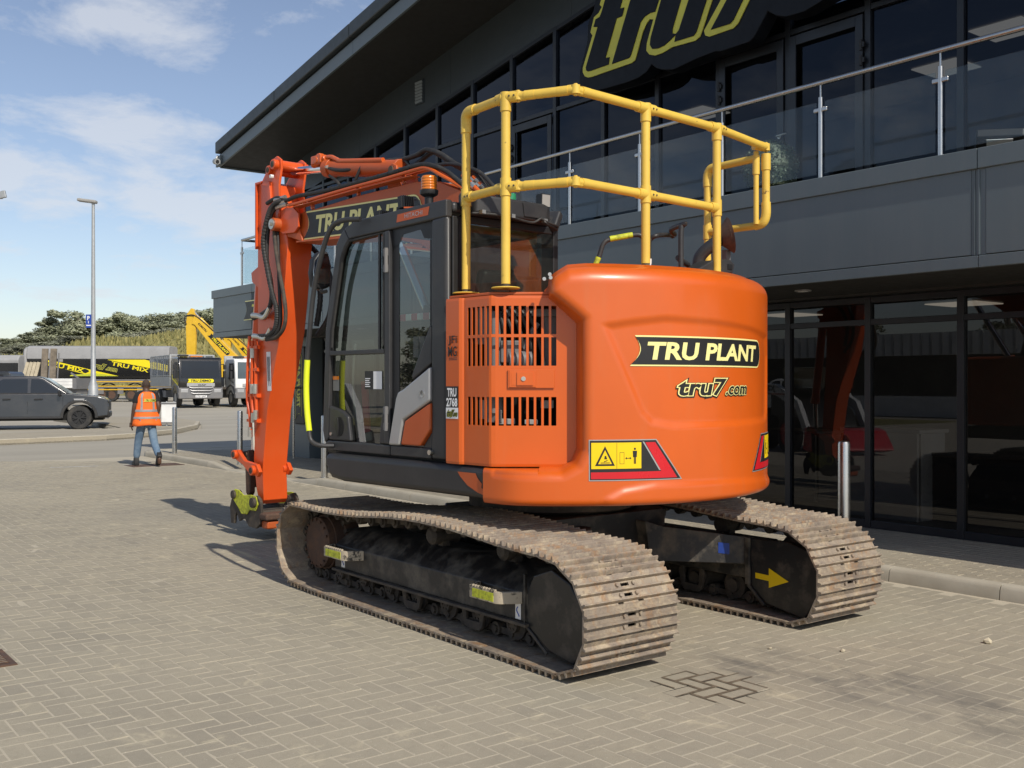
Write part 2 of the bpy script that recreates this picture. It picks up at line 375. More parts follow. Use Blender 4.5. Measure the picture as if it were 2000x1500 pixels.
def hidden(x, y): return 3.5 < x < 6.5 and 3.9 < y < 7.9
singles = []; rest = []
for b_ in blocks:
    (singles if len(singles) < 300 and not hidden((b_[1]+b_[3])/2, (b_[2]+b_[4])/2) and abs((b_[1]+b_[3])/2*VY-(b_[2]+b_[4])/2*VX) < .5*b_[0] and b_[0] > 4.33 else rest).append(b_)
pm = {}
for hz in (0, 1):
    for var in range(4):
        w, h = ((.2, .1) if hz == 0 else (.1, .2)); q = MB(); q.add(*paver_geo(-w/2, -h/2, w/2, h/2, random.uniform(-.0008, .0012)))
        pm[hz, var] = q.mesh('paver', M['paver'], None, False)
for d, x0, y0, x1, y1 in singles:
    hz = 0 if x1-x0 > .15 else 1
    link('paver', pm[hz, random.randrange(4)], forecourt, ((x0+x1)/2, (y0+y1)/2, 0))
def joined(name, rects, m, parent, z=0.0):
    V = []; F = []; A = []
    for x0, y0, x1, y1 in rects:
        v, f = paver_geo(x0, y0, x1, y1, random.uniform(-.0008, .0012)); n = len(V)
        V += [(a, b, c+(z if not callable(z) else z(a, b))) for a, b, c in v]; F += [tuple(i+n for i in q) for q in f]; A += [random.random()]*len(f)
    me = bpy.data.meshes.new(name); me.from_pydata(V, [], F); me.materials.append(m)
    at = me.attributes.new('var', 'FLOAT', 'FACE'); at.data.foreach_set('value', A)
    return link(name, me, parent, kind='stuff')
joined('paver_field', [b_[1:] for b_ in rest], M['paver'], forecourt)
# oil that has crept along the joints behind the machine, and dry sand brushed over the blocks
M['oil'] = mat('oily_damp', (.15, .118, .080), .75, var=.35, vscale=25)
rs_ = random.Random(8); q = MB()
for d, x0, y0, x1, y1 in blocks:
    mx, my = (x0+x1)/2, (y0+y1)/2
    if math.hypot(mx-4.19, (my-3.74)*1.0) > .30: continue
    for (a0, b0, a1, b1) in ((x0, y0, x1, y0+.011), (x0, y1-.011, x1, y1), (x0, y0+.011, x0+.011, y1-.011), (x1-.011, y0+.011, x1, y1-.011)):
        ex, ey = (a0+a1)/2, (b0+b1)/2; r = math.hypot(ex-4.19, ey-3.74)
        if r > .27 or rs_.random() < .12: continue
        w = rs_.uniform(-.003, .003); q.add([(a0-w*.3, b0, .0027), (a1+w*.3, b0+w, .0027), (a1, b1+w, .0027), (a0, b1-w, .0027)], [(0,1,2,3)])
q.build('oil_stain', M['oil'], forecourt, smooth=None, kind='stuff')
# footpath beside the building with kerb stones
def sm01(x): x = max(0., min(1., x)); return x*x*(3-2*x)
def fz(x, y):                                                # the footpath dips to the dropped kerb
    k = min(1, max(0, (y-14.885)/.915))*min(1, max(0, (19.46-y)/.915)); return .105-.088*k*(1-sm01((x-KX-.12)/1.2))
fp = MB(); fxs = [KX+.12, KX+.3, KX+.6, KX+.9, KX+1.3, 9.6]; fys = [-4]+[14.0, 14.885]+list(np.linspace(15.8, 18.545, 8))+[19.2, 19.46]+[22.4]
for yy_ in fys:
    for xx_ in fxs: fp.v.append((xx_, yy_, fz(xx_, yy_)))
for i in range(len(fys)-1):
    for j in range(len(fxs)-1): k = i*len(fxs)+j; fp.f.append((k, k+1, k+len(fxs)+1, k+len(fxs))); fp.m.append(0)
fp.add([(9.6, 19.46, .105), (14.5, 19.46, .105), (14.5, 23.9, .105), (KX+.6, 23.9, .105), (KX+.25, 23.6, .105), (KX+.12, 23.2, .105), (KX+.12, 22.4, .105), (9.6, 22.4, .105)], [tuple(range(8))])
footpath = fp.build('footpath', M['joint'], smooth=None, kind='structure')
rects = []; 
for r in range(19):
    y = 1.5+(r % 2)*.1
    while y < 22.6:
        x = KX+.135+r*.1
        if x < 9.45: rects.append((x, y, x+.1, y+.2))
        y += .2
joined('footpath_paver', rects, M['slab'], footpath, lambda a, b: fz(a, b)+.004)
kerb = link('kerb', None, None); kerb['kind'] = 'structure'
def kerb_mesh(L, h0, h1, name='kerb_stone'):
    q = MB(); prof = lambda h: [(0, -.05), (0, 0), (.012, max(.0, h-.03)), (.028, h-.006), (.04, h), (.125, h), (.125, -.05)]
    a, b = prof(h0), prof(h1); n = len(a)
    q.add([(x, .004, z) for x, z in a]+[(x, L-.004, z) for x, z in b], [tuple(range(n-1,-1,-1)), tuple(range(n, 2*n))]+[(i, (i+1) % n, n+(i+1) % n, n+i) for i in range(n)])
    return q.mesh(name, M['concrete'], 30)
kfull = kerb_mesh(.915, .11, .11); kdrop = kerb_mesh(.915, .022, .022); kdn = kerb_mesh(.915, .11, .022); kup = kerb_mesh(.915, .022, .11)
y = -2.5+.0; ys = []
while y < 22.3:
    dme = kfull
    if 14.1 < y < 15.05: dme = kdn
    elif 15.05 <= y < 18.0: dme = kdrop
    elif 18.0 <= y < 18.95: dme = kup
    link('kerb_stone', dme, kerb, (KX, y, 0)); y += .915
kyend = y
for i in range(3):                                            # corner radius, then along the end of the footpath
    a0 = rad(30*i); L_ = .52
    cx, cy = KX+.6, kyend
    link('kerb_stone', kerb_mesh(.33, .11, .11), kerb, (cx-.6*math.cos(a0), cy+.6*math.sin(a0), 0), rad(-15-30*i))
for i in range(7): link('kerb_stone', kfull, kerb, (KX+.62+.915*i, kyend+.6, 0), rad(-90))
# kerbed parking island on the left
isl_front = [(-14.0, 27.6), (2.0, 29.3), (5.97, 29.9), (8.8, 30.25), (9.9, 30.85), (11.5, 32.3), (13.2, 34.9), (14.3, 37.6)]
isl_back = [(14.6, 40.0), (14.6, 42.5), (12.8, 44.0), (10.8, 44.2), (11.0, 39.3), (10.55, 34.6), (8.2, 33.4), (2.0, 32.6), (-14.0, 31.0)]
ib = MB(); ring = isl_front+isl_back; n = len(ring)
ib.add([(x, y, gz(x, y)+.10) for x, y in ring]+[(x, y, gz(x, y)-.06) for x, y in ring], [tuple(range(n))]+[(i, (i+1) % n, n+(i+1) % n, n+i) for i in range(n)])
island = ib.build('parking_island', M['slab'], smooth=None, kind='structure')
def kerb_line(pts, h=.115):
    pts = [Vector((*p, 0)) for p in pts]
    for a, b in zip(pts[:-1], pts[1:]):
        L = (b-a).length; k = max(1, round(L/.95)); d = (b-a)/k; ang = math.atan2(d.y, d.x)-math.pi/2
        me = kerb_mesh(d.length, h, h)
        for i in range(k):
            p = a+d*i; link('kerb_stone', me, island, (p.x, p.y, gz(p.x, p.y)), ang)
kerb_line([tuple(p) for p in isl_front][::-1]); kerb_line([(10.95, 39.3), (10.5, 34.6), (8.2, 33.4), (2.0, 32.6)][::-1], .07)
sheet('parking_bay', [(-14, 31.2), (2, 32.8), (8.1, 33.6), (10.4, 34.8), (10.8, 39.3), (10.7, 46), (-14, 46)], -.02, M['yard'])
sheet('road', [(-26, 23.25), (8.1, 23.25), (30, 23.4), (30, 50), (14.7, 43), (14.5, 38), (13.3, 34.8), (11.6, 32.2), (9.9, 30.7), (8.8, 30.1), (2, 29.2), (-26, 26.5)], -.03, M['road'])
def line_(name, a, b, w, m=None):
    a, b = Vector(a), Vector(b); t = (b-a).normalized(); nrm = Vector((-t.y, t.x))*w/2
    q = MB(); q.add([(*(p), gz(p.x, p.y)+.004 if p.y < 23.2 else gz(p.x, p.y)-.015) for p in (a-nrm, b-nrm, b+nrm, a+nrm)], [(0,1,2,3)])
    return q.build(name, m or M['white'], smooth=None, kind='structure')
line_('white_road_marking', (5.1, 21.13), (5.95, 20.98), .05); line_('white_road_marking', (6.4, 20.9), (7.2, 20.78), .05)
for a, b in (((17, 36.5), (25, 33.0)), ((14.5, 33.2), (22, 29.3)), ((18, 44), (32, 40)), ((15.5, 31.2), (19, 27.2))): line_('white_road_marking', a, b, .08)
# iron covers let into the paving
def cover(x, y, w, l, name, label, bars):
    q = MB(); q.box(-w/2, w/2, -l/2, l/2, -.01, .002)
    t = thing(name, label, 'drain cover' if bars else 'manhole', (x, y, 0))
    f = MB(); f.box(-w/2, w/2, -l/2, -l/2+.03, 0, .006); f.box(-w/2, w/2, l/2-.03, l/2, 0, .006); f.box(-w/2, -w/2+.03, -l/2+.03, l/2-.03, 0, .006); f.box(w/2-.03, w/2, -l/2+.03, l/2-.03, 0, .006)
    f.build('frame', M['rust'], t)
    if bars:
        for i in range(9):
            q = MB(); yy = -l/2+.045+i*(l-.09)/8.; q.box(-w/2+.03, w/2-.03, yy-.009, yy+.009, -.002, .005); q.build('grate_bar', M['rust'], t)
        q = MB(); q.box(-w/2+.03, w/2-.03, -l/2+.03, l/2-.03, -.002, .001); q.build('sump_shade', M['dark'], t)  # near-black sheet paints the shade below the bars
    else:
        q = MB(); q.box(-w/2+.03, w/2-.03, -l/2+.03, l/2-.03, 0, .004); q.build('lid', M['rust'], t)
cover(1.15, 6.62, .45, .42, 'drain_grate', 'rusty slotted drain grate at the left edge of the paving', True)
cover(6.9, 20.55, 1.0, .6, 'manhole_cover', 'brown manhole cover under the walking man', False)
def stone(x, y, s, label):
    bm = bmesh.new(); bmesh.ops.create_icosphere(bm, subdivisions=1, radius=s)
    for v in bm.verts: v.co *= random.uniform(.65, 1.15); v.co.z *= .7
    me = bpy.data.meshes.new('pebble'); bm.to_mesh(me); bm.free(); me.materials.append(M['ramp'])
    tag(link('pebble', me, None, (x, y, s*.45)), label, 'stone', 'loose bits of stone on the paving')
stone(6.23, 3.29, .032, 'largest pale lump of stone lying on the paving toward the kerb')
stone(5.35, 3.72, .018, 'small dark pebble on the paving between the track and the kerb')
stone(5.05, 4.02, .016, 'tiny pale pebble just behind the far crawler track')
# ---------------------------------------------------------------- the showroom building
WX = 9.5; FXP = 8.1
def soff(y): return 6.03+.158*(20.4-y)
def head(y): return min(soff(y)-.35, 5.77+.1455*(17.55-y))
bld = thing('showroom_building', 'dark grey two storey showroom with balcony and sloping roof overhang', 'building')
B = lambda: MB()
# ground floor glazing bays
YK = [5.28+1.01*k for k in range(-4, 14)]
def pane_box(q, x, y0, y1, z0, z1): q.add([(x, y0, z0), (x, y1, z0), (x, y1, z1), (x, y0, z1)], [(0,1,2,3)])
for y0, y1 in zip(YK[:-1], YK[1:]):
    q = B(); m = .035
    q.box(WX-.03, WX+.05, y0-m, y0+m, .11, 2.5)
    q.box(WX-.025, WX+.045, y0+m, y1-m, .11, .19); q.box(WX-.025, WX+.045, y0+m, y1-m, 2.21, 2.27); q.box(WX-.025, WX+.045, y0+m, y1-m, 2.44, 2.5)
    w = q.build('window', M['frame'], bld, bevel=.004, seg=1)
    for z0, z1 in ((.19, 2.21), (2.27, 2.44)):
        g = B(); pane_box(g, WX+.01, y0+m, y1-m, z0, z1); g.build('pane', M['facade_glass'], w, smooth=None)
# upper floor glazing under the slope
YU = [5.28+1.01*k for k in range(-4, 14)]+[19.25]
for y0, y1 in zip(YU[:-1], YU[1:]):
    q = B(); m = .035; door = abs(y0-7.30) < .01 or abs(y0-6.29) < .01 or abs(y0-11.34) < .01
    q.box(WX-.03, WX+.05, y0-m, y0+m, 3.3, head(y0)+.0)
    q.box(WX-.025, WX+.045, y0+m, y1-m, 3.3, 3.38); q.box(WX-.025, WX+.045, y0+m, y1-m, 5.47, 5.53)
    q.prism([(y0+m, head(y0)-.06), (y1-m, head(y1)-.06), (y1-m, head(y1)), (y0+m, head(y0))], WX-.025, WX+.045)
    w = q.build('window', M['frame'], bld, bevel=.004, seg=1)
    g = B(); pane_box(g, WX+.01, y0+m, y1-m, 3.38, 5.47); g.build('pane', M['upper_glass'], w, smooth=None)
    if head(y1) > 5.65:
        g = B(); g.add([(WX+.01, y0+m, 5.53), (WX+.01, y1-m, 5.53), (WX+.01, y1-m, head(y1)-.06), (WX+.01, y0+m, head(y0)-.06)], [(0,1,2,3)]); g.build('pane', M['upper_glass'], w, smooth=None)
for y0, y1, hs in ((7.30, 8.31, 1), (6.29, 7.30, -1), (11.34, 12.35, -1)):
    q = B(); X0, X1 = WX-.055, WX-.032
    q.box(X0, X1, y0+.04, y0+.13, 3.36, 5.44); q.box(X0, X1, y1-.13, y1-.04, 3.36, 5.44); q.box(X0, X1, y0+.13, y1-.13, 3.36, 3.5); q.box(X0, X1, y0+.13, y1-.13, 5.33, 5.44)
    d = q.build('balcony_door', M['frame'], bld, bevel=.004, seg=1)
    hy = y1-.05 if hs > 0 else y0+.05
    if y0 > 11: hy = y1-.05
    for hz in (4.9, 5.06, 3.7):
        h = B(); h.cyl((X0-.015, hy, hz), (X0-.015, hy, hz+.11), .016, n=8); h.box(X0-.02, X0, hy-.04, hy+.0, hz+.03, hz+.08); h.build('hinge', M['plastic'], d)
    if abs(y0-7.30) < .01:
        h = B(); h.cyl((X0-.012, y0+.085, 4.36), (X0, y0+.085, 4.36), .024, n=12); h.tube([(X0-.01, y0+.085, 4.36), (X0-.055, y0+.085, 4.36), (X0-.06, y0+.07, 4.362), (X0-.06, y0-.05, 4.365)], .009)
        h.cyl((X0-.01, y0+.085, 4.2), (X0, y0+.085, 4.2), .022, n=12); h.build('handle', M['alu'], d)
# walls, soffits, slabs, fascia
q = B(); q.prism([(19.25, 3.3), (20.2, 3.3), (20.2, soff(20.2)), (19.25, soff(19.25))], WX, WX+.25)
yy = np.linspace(1.2, 19.25, 20)
for a, b in zip(yy[:-1], yy[1:]): q.prism([(a, head(a)), (b, head(b)), (b, soff(b)), (a, soff(a))], WX-.01, WX+.2)
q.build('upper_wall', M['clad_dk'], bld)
for i in range(5):
    y0 = 5.0+i*3.0; s = B(); s.box(WX-.013, WX-.008, y0-.015, y0+.015, head(y0)+.005, soff(y0)-.005); s.build('cladding_joint', M['clad_dk'], bld)
for y in (14.9, 10.9):
    v = B(); zc = soff(y)-.36; v.box(WX-.03, WX-.012, y-.13, y+.13, zc-.2, zc+.2)
    vo = v.build('louvre_vent', M['clad_dk'], bld)
    for i in range(7):
        s = B(); z = zc-.16+i*.053; s.bar((WX-.042, y-.11, z), (WX-.042, y+.11, z), .006, .04, up=(-.5, 0, 1)); s.build('louvre_blade', M['clad'], vo)
q = B(); q.box(WX, WX+.3, 19.05, 20.3, .1, 2.545); q.build('entrance_pier', M['clad'], bld, bevel=.01)
q = B(); q.box(WX+.31, 14, 20.05, 20.25, .1, 6.0); q.box(13.8, 14, 1, 20.05, .1, 7.5); q.build('end_wall', M['clad'], bld)
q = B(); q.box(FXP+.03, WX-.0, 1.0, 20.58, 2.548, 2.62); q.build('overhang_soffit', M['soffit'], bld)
q = B(); q.box(WX, 13.8, 1, 19.05, 2.52, 3.28); q.box(FXP+.06, WX, 1, 20.55, 3.2, 3.3); q.build('floor_slab', M['soffit'], bld)
for y in (4.0, 6.55, 9.6, 12.6, 15.6):
    q = B(); q.lathe([(.0, 2.536), (.075, 2.536), (.085, 2.541), (.085, 2.549), (.06, 2.549)], (8.75, y, 0), 20); o = q.build('downlight', M['silver'], bld)
    g = B(); g.lathe([(0, 2.534), (.055, 2.534), (.055, 2.5355)], (8.75, y, 0), 16); g.build('lens', M['white'], o)
joints = [-1.5, 1.45, 4.36, 7.16, 10.0, 12.9, 15.8, 18.6, 20.56]
for a, b in zip(joints[:-1], joints[1:]):
    p = B(); p.box(FXP, FXP+.04, a+.06, b-.06 if b < 20 else b, 2.645, 3.34); p.build('fascia_panel', M['clad'], bld, bevel=.005, seg=1)
    s = B(); s.box(FXP+.006, FXP+.03, a-.058, a+.058, 2.643, 3.34); s.box(FXP-.004, FXP+.005, a-.012, a+.004, 2.645, 3.335); s.box(FXP-.004, FXP+.005, a+.028, a+.034, 2.645, 3.335); s.build('fascia_joint', M['clad'], bld)
    p = B(); p.box(FXP-.006, FXP+.04, a+.0015, b-.0015, 2.542, 2.638); p.build('fascia_trim', M['clad'], bld, bevel=.004, seg=1)
    p = B(); p.box(FXP-.022, FXP+.2, a+.0015, b+.05 if b > 20 else b-.0015, 3.338, 3.503); p.build('parapet_coping', M['clad'], bld, bevel=.006, seg=1)
q = B(); q.box(FXP+.05, 10.5, 20.52, 20.56, 2.545, 3.33); q.build('fascia_end', M['clad'], bld)
# roof
q = B(); ya, yb = 20.38, -2.0
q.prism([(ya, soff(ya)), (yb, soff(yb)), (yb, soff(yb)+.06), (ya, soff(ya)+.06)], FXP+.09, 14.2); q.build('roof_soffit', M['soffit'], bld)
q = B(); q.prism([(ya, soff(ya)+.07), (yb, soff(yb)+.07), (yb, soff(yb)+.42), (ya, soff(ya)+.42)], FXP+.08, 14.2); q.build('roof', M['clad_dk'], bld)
for a in np.arange(-2, 20.3, 2.8):
    b = min(a+2.796, 20.40)
    p = B(); p.prism([(a, soff(a)-.02), (b, soff(b)-.02), (b, soff(b)+.20), (a, soff(a)+.20)], FXP+.045, FXP+.088); p.build('verge_board', M['clad'], bld, bevel=.004, seg=1)
    p = B(); p.prism([(a, soff(a)+.24), (b, soff(b)+.24), (b, soff(b)+.47), (a, soff(a)+.47)], FXP-.03, FXP+.079); p.build('verge_cap', M['clad_dk'], bld, bevel=.02, seg=2)
q = B(); q.box(FXP+.09, 14.2, 20.385, 20.43, 6.0, 6.5); q.build('eave_trim', M['clad'], bld)
q = B(); q.prism([(20.2, 6.03), (20.42, 6.0), (20.42, 6.19), (20.2, 6.22)], FXP-.005, FXP+.04); q.build('verge_end_cap', M['clad'], bld, bevel=.006)
# interiors behind the tinted glass
q = B(); q.box(WX+.06, 13.79, 1, 19.0, .06, .1); q.build('showroom_floor', M['infloor'], bld)
q = B(); q.box(13.5, 13.6, 1, 19, .1, 2.52); q.box(13.5, 13.6, 1, 19, 3.3, 5.6); q.build('back_wall', M['inwall'], bld)
q = B(); q.box(WX+.2, 13.5, 1, 19, 5.62, 5.68); q.build('upper_ceiling', M['inwall'], bld)
for x, y, z in ((11.2, 6.2, 2.51), (11.2, 8.6, 2.51), (11.2, 3.9, 2.51), (11.2, 11, 2.51), (11.6, 5.9, 5.61), (12.4, 7.1, 5.61), (11.6, 10.5, 5.61)):
    p = B(); p.box(x-.3, x+.3, y-.3, y+.3, z-.012, z); p.build('ceiling_light', M['panel_light'], bld)
for (x, y, w, h, m_) in ((10.6, 6.7, .5, 1.0, 'white'), (10.9, 5.6, .7, .75, 'chassis'), (11.4, 8.6, .5, .9, 'inwall')):
    p = B(); p.box(x-.3, x+.3, y-w, y+w, .1+h-.04, .1+h); p.box(x-.28, x-.24, y-w+.04, y+w-.04, .1, .1+h-.04); p.box(x-.2, x+.28, y-w+.04, y-w+.08, .1, .1+h-.04); p.box(x-.2, x+.28, y+w-.08, y+w-.04, .1, .1+h-.04)
    tag(p.build('display_counter', M[m_], None, bevel=.01), {'white': 'white counter inside behind the ground floor glass', 'chassis': 'low grey counter inside the showroom near the right edge', 'inwall': 'pale counter inside behind the counterweight'}[m_], 'counter')
# balustrade on the parapet
bal = thing('glass_balustrade', 'stainless steel and glass balustrade along the balcony edge', 'balustrade')
BX = 8.2; PY = [3.55+1.195*k for k in range(-2, 13)]+[19.34]
def post_at(x, y, dy=1):
    q = B(); q.cyl((x, y, 3.503), (x, y, 4.275), .0215, n=16); q.cyl((x, y, 4.275), (x, y, 4.39), .009, n=10); q.cyl((x, y, 3.503), (x, y, 3.511), .045, n=16)
    p = q.build('post', M['steel'], bal)
    for s in (-1, 1):
        c = B(); c.bar((x, y, 4.16), (x+(.075*s if not dy else 0), y+(.075*s if dy else 0), 4.16), .03, .045); c.build('clamp', M['steel'], p, bevel=.012)
for y in PY: post_at(BX, y)
for a, b in zip(PY[:-1], PY[1:]):
    g = B(); g.box(BX-.005, BX+.005, a+.045, b-.045, 3.56, 4.235); g.build('glass_panel', M['bal_glass'], bal, smooth=None)
q = B(); q.tube([(BX, PY[0], 4.412), (BX, 19.34, 4.412)], .0245, 14); q.build('handrail', M['steel'], bal)
q = B(); q.tube([(BX, 19.34, 4.412), (WX-.02, 19.34, 4.412)], .0245, 14); q.build('return_handrail', M['steel'], bal)
g = B(); g.box(BX+.05, WX-.05, 19.335, 19.345, 3.56, 4.235); g.build('glass_panel', M['bal_glass'], bal, smooth=None); post_at(WX-.06, 19.34, 0)
# writing
def text_geo(s, size=1., shear=0., off=0., ext=0., sp=1., res=3):
    c = bpy.data.curves.new('lettering', 'FONT'); c.body = s; c.size = size; c.shear = shear; c.offset = off; c.extrude = ext; c.space_character = sp; c.resolution_u = res
    o = bpy.data.objects.new('lettering', c); COL.objects.link(o); dg = bpy.context.evaluated_depsgraph_get(); dg.update()
    me = bpy.data.meshes.new_from_object(o.evaluated_get(dg)); v = [tuple(p.co) for p in me.vertices]; f = [tuple(p.vertices) for p in me.polygons]
    bpy.data.objects.remove(o); bpy.data.curves.remove(c); bpy.data.meshes.remove(me); return v, f
def text_fit(s, w, h, shear=0., off=0., sp=1., ext=0., res=3):
    """lettering scaled so that its capitals' box is w by h, lower left at 0,0 (off in the same metres)"""
    v, f = text_geo(s, 1., 0., 0., 0., sp, res); xs = [p[0] for p in v]; ys = [p[1] for p in v]
    sx, sy = w/(max(xs)-min(xs)), h/(max(ys)-min(ys)); x0, y0 = min(xs), min(ys)
    if off or ext: v, f = text_geo(s, 1., 0., off/math.sqrt(sx*sy), ext, sp, res)
    return [((p[0]-x0)*sx+shear*(p[1]-y0)*sy, (p[1]-y0)*sy, p[2]) for p in v], f
def decal(parent, name, geo, fn, m, label=None):
    """flat print: geo in (u, v) metres, fn(u, v, extra) -> point"""
    v, f = geo; b = MB(); b.add([fn(p[0], p[1], p[2]) for p in v], f); o = b.build(name, m, parent, smooth=None, recalc=False)
    if label: o['label'] = label
    return o
def plate_geo(w, h, notch=True, n=40, grow=0.):
    """the notched label shape of the firm's signs: concave left end with two points, round right end"""
    up = []; dn = []; r = h*.42
    L = []
    for i in range(9):
        t = i/8; yv = h*(1-t); xx = (h*.33*math.sin(math.pi*t)**.8 if notch else 0) + (-.12*h*t if notch else 0)
        L.append((xx-grow*(1.2 if i in (0, 8) else .4), yv+grow*(1 if i == 0 else (-1 if i == 8 else 0))))
    bot = [(x, -grow) for x in np.linspace(0, w-r, n)[1:]]
    R = [(w-r+(r+grow)*math.sin(a), h/2-(h/2+grow)*math.cos(a)) for a in np.linspace(0, math.pi, 11)[1:-1]]
    top = [(x, h+grow) for x in np.linspace(w-r, 0, n)[:-1]]
    # strips: pair top and bottom columns so that the shape can bend round a curve
    xs = np.linspace(0.0, w-r, n); v = []; f = []
    for x in xs: v += [(x, -grow, 0), (x, h+grow, 0)]
    for i in range(n-1): f.append((2*i, 2*i+2, 2*i+3, 2*i+1))
    k = len(v); v += [(p[0], p[1], 0) for p in R]; f.append(tuple([2*(n-1)]+list(range(k, k+len(R)))+[2*(n-1)+1]))
    # left concave end: replace the straight edge at x=0 by cutting inwards: columns near the end follow the notch
    def lx(yv): t = 1-(yv+grow)/(h+2*grow); return ((h*.30*math.sin(math.pi*t) if notch else 0)-(.2*h*t if notch else 0)-grow*.6)
    rows = 9; k = len(v); xr = xs[4]
    f = [q for q in f if not all(i < 10 for i in q)]
    for i in range(rows):
        yv = -grow+(h+2*grow)*i/(rows-1); a = lx(yv)
        for j in range(5): v.append((a+(xr-a)*j/4, yv, 0))
    for i in range(rows-1):
        for j in range(4): f.append((k+i*5+j, k+i*5+j+1, k+(i+1)*5+j+1, k+(i+1)*5+j))
    return v, f
def shifted(geo, du, dv_, dz=0.): return [(p[0]+du, p[1]+dv_, p[2]+dz) for p in geo[0]], geo[1]
def brand_plate(parent, fn, w, h, word, inks=('cream', 'ink', 'cream'), lift=.0018, tw=.80, th=.56, tx=.13):
    """bordered plate with the given words, as on the machines"""
    decal(parent, 'logo_border', shifted(plate_geo(w, h, grow=h*.06), 0, 0, lift), fn, M[inks[0]])
    decal(parent, 'logo_ground', shifted(plate_geo(w, h), 0, 0, 2*lift), fn, M[inks[1]])
    decal(parent, 'logo_lettering', shifted(text_fit(word, w*tw, h*th, .18, .006*h/.17), w*tx, h*(1-th)/2, 3*lift), fn, M[inks[2]])
def web_logo(parent, fn, w, h, inks=('ink', 'cream', 'ink'), lift=.0015, k=1.):
    """the firm's outlined web address"""
    parts = [('tru7', 0, 0, w*.58, h), ('.com', w*.62, h*.02, w*.36, h*.52)]
    for nm, off, m_, z in (('logo_shadow', .19*h, inks[0], 1), ('logo_outline', .125*h, inks[1], 2), ('logo_lettering', .045*h, inks[2], 3)):
        v = []; f = []
        for s, u0, v0, ww, hh in parts:
            a, b = text_fit(s, ww, hh, .28, off*k*(1 if s == 'tru7' else .6)); n = len(v)
            v += [(p[0]+u0+(.03*h if z == 1 else 0), p[1]+v0-(.03*h if z == 1 else 0), lift*z) for p in a]; f += [tuple(i+n for i in q) for q in b]
        decal(parent, nm, (v, f), fn, M[m_])
# big sign on the upper glazing
big = thing('facade_sign', 'large black sign with yellow outlined lettering across the upper glazing', 'sign')
M['navy'] = mat('navy_black_signboard', (.006, .008, .012), .55, spec=.25)
M['sign_yellow'] = mat('sign_yellow', (.60, .57, .075), .5)
def sign_piece(name, pts, x0, x1, m_, bev=.006):
    q = MB(); q.prism([(10.6-u, v) for u, v in pts], x0, x1); return q.build(name, M[m_], big, smooth=30, bevel=bev, seg=1)
sign_piece('sign_board', [(.19,5.76),(.18,5.60),(.23,5.52),(.32,5.47),(.50,5.43),(.70,5.41),(1.09,5.40),(1.30,5.41),(1.44,5.45),(1.53,5.52),(1.60,5.46),(1.71,5.41),(1.89,5.37),(2.28,5.41),(2.55,5.42),(2.63,5.40),(3.04,5.40),(3.10,5.43),(3.14,5.47),(3.30,5.67),(3.41,5.59),(3.55,5.54),(3.78,5.53),(4.1,5.60),(6.4,5.58),(6.7,5.8),(6.9,6.6),(3.8,6.8),(3.75,7.12),(.72,7.10),(.58,6.85),(.50,6.62),(.46,6.49),(.38,6.40),(.35,6.31),(.34,6.12)], WX-.37, WX-.17, 'navy', .012)
sign_piece('letter_outline', [(.27,5.78),(.27,5.72),(.31,5.66),(.37,5.63),(.44,5.62),(1.20,5.62),(1.25,5.64),(1.28,5.70),(1.39,5.96),(1.45,6.04),(1.51,6.08),(1.57,6.06),(1.46,5.80),(1.45,5.71),(1.50,5.65),(1.60,5.61),(1.72,5.61),(1.89,5.64),(2.26,5.62),(2.33,5.65),(2.37,5.72),(2.79,6.60),(1.74,6.57),(1.27,6.56),(1.30,6.82),(.76,6.84),(.60,6.52),(.64,6.48),(.58,6.42),(.49,6.39),(.42,6.21),(.46,6.16)], WX-.384, WX-.3705, 'sign_yellow', .003)
sign_piece('letter_outline', [(2.39,5.70),(2.41,5.64),(2.47,5.61),(2.83,5.61),(2.90,5.65),(3.07,5.88),(3.55,6.52),(3.52,6.95),(2.46,7.0),(2.40,6.55),(2.93,6.47),(2.65,5.99)], WX-.384, WX-.3705, 'sign_yellow', .003)
for pts in ([(.34,5.77),(.345,5.73),(.38,5.705),(.43,5.70),(.78,5.70),(.80,5.79),(.72,5.80),(.93,6.25),(1.03,6.25),(1.07,6.35),(.99,6.36),(1.16,6.72),(.80,6.74),(.65,6.42),(.61,6.36),(.53,6.35),(.49,6.26),(.57,6.24)],
            [(.84,5.69),(1.16,5.69),(1.19,5.72),(1.36,6.08),(1.43,6.13),(1.53,6.15),(1.61,6.14),(1.72,6.36),(1.64,6.44),(1.5,6.43),(1.51,6.48),(1.21,6.48)],
            [(1.83,6.50),(1.71,6.26),(1.53,5.84),(1.52,5.76),(1.56,5.70),(1.66,5.68),(1.77,5.69),(1.87,5.73),(1.95,5.77),(1.93,5.69),(2.24,5.68),(2.28,5.71),(2.66,6.50),(2.33,6.50),(2.16,6.13),(2.0,5.81),(1.95,5.78),(1.90,5.80),(1.90,5.85),(2.04,6.16),(2.20,6.50)],
            [(2.50,5.68),(2.79,5.67),(2.84,5.70),(2.98,5.89),(3.45,6.55),(3.42,6.85),(2.55,6.9),(2.50,6.62),(3.07,6.56),(2.74,5.96)]):
    sign_piece('letter_face', pts, WX-.394, WX-.3845, 'navy', .003)
for nm, off, x0, m_ in (('letter_outline', .10, WX-.372, 'sign_yellow'), ('letter_face', .03, WX-.386, 'navy')):
    v = []; f = []
    for s_, u0, w in (('.', 3.15, .16), ('c', 3.5, .55), ('o', 4.15, .6), ('m', 4.9, .95)):
        a, b = text_fit(s_, w, .16 if s_ == '.' else .5, .3, off, res=8); n = len(v); v += [(x0-p[2], 10.6-u0-p[0], 6.12+p[1]) for p in a]; f += [tuple(i_+n for i_ in q_) for q_ in b]
    q = MB(); q.add(v, f); q.build(nm, M[m_], big, smooth=None)
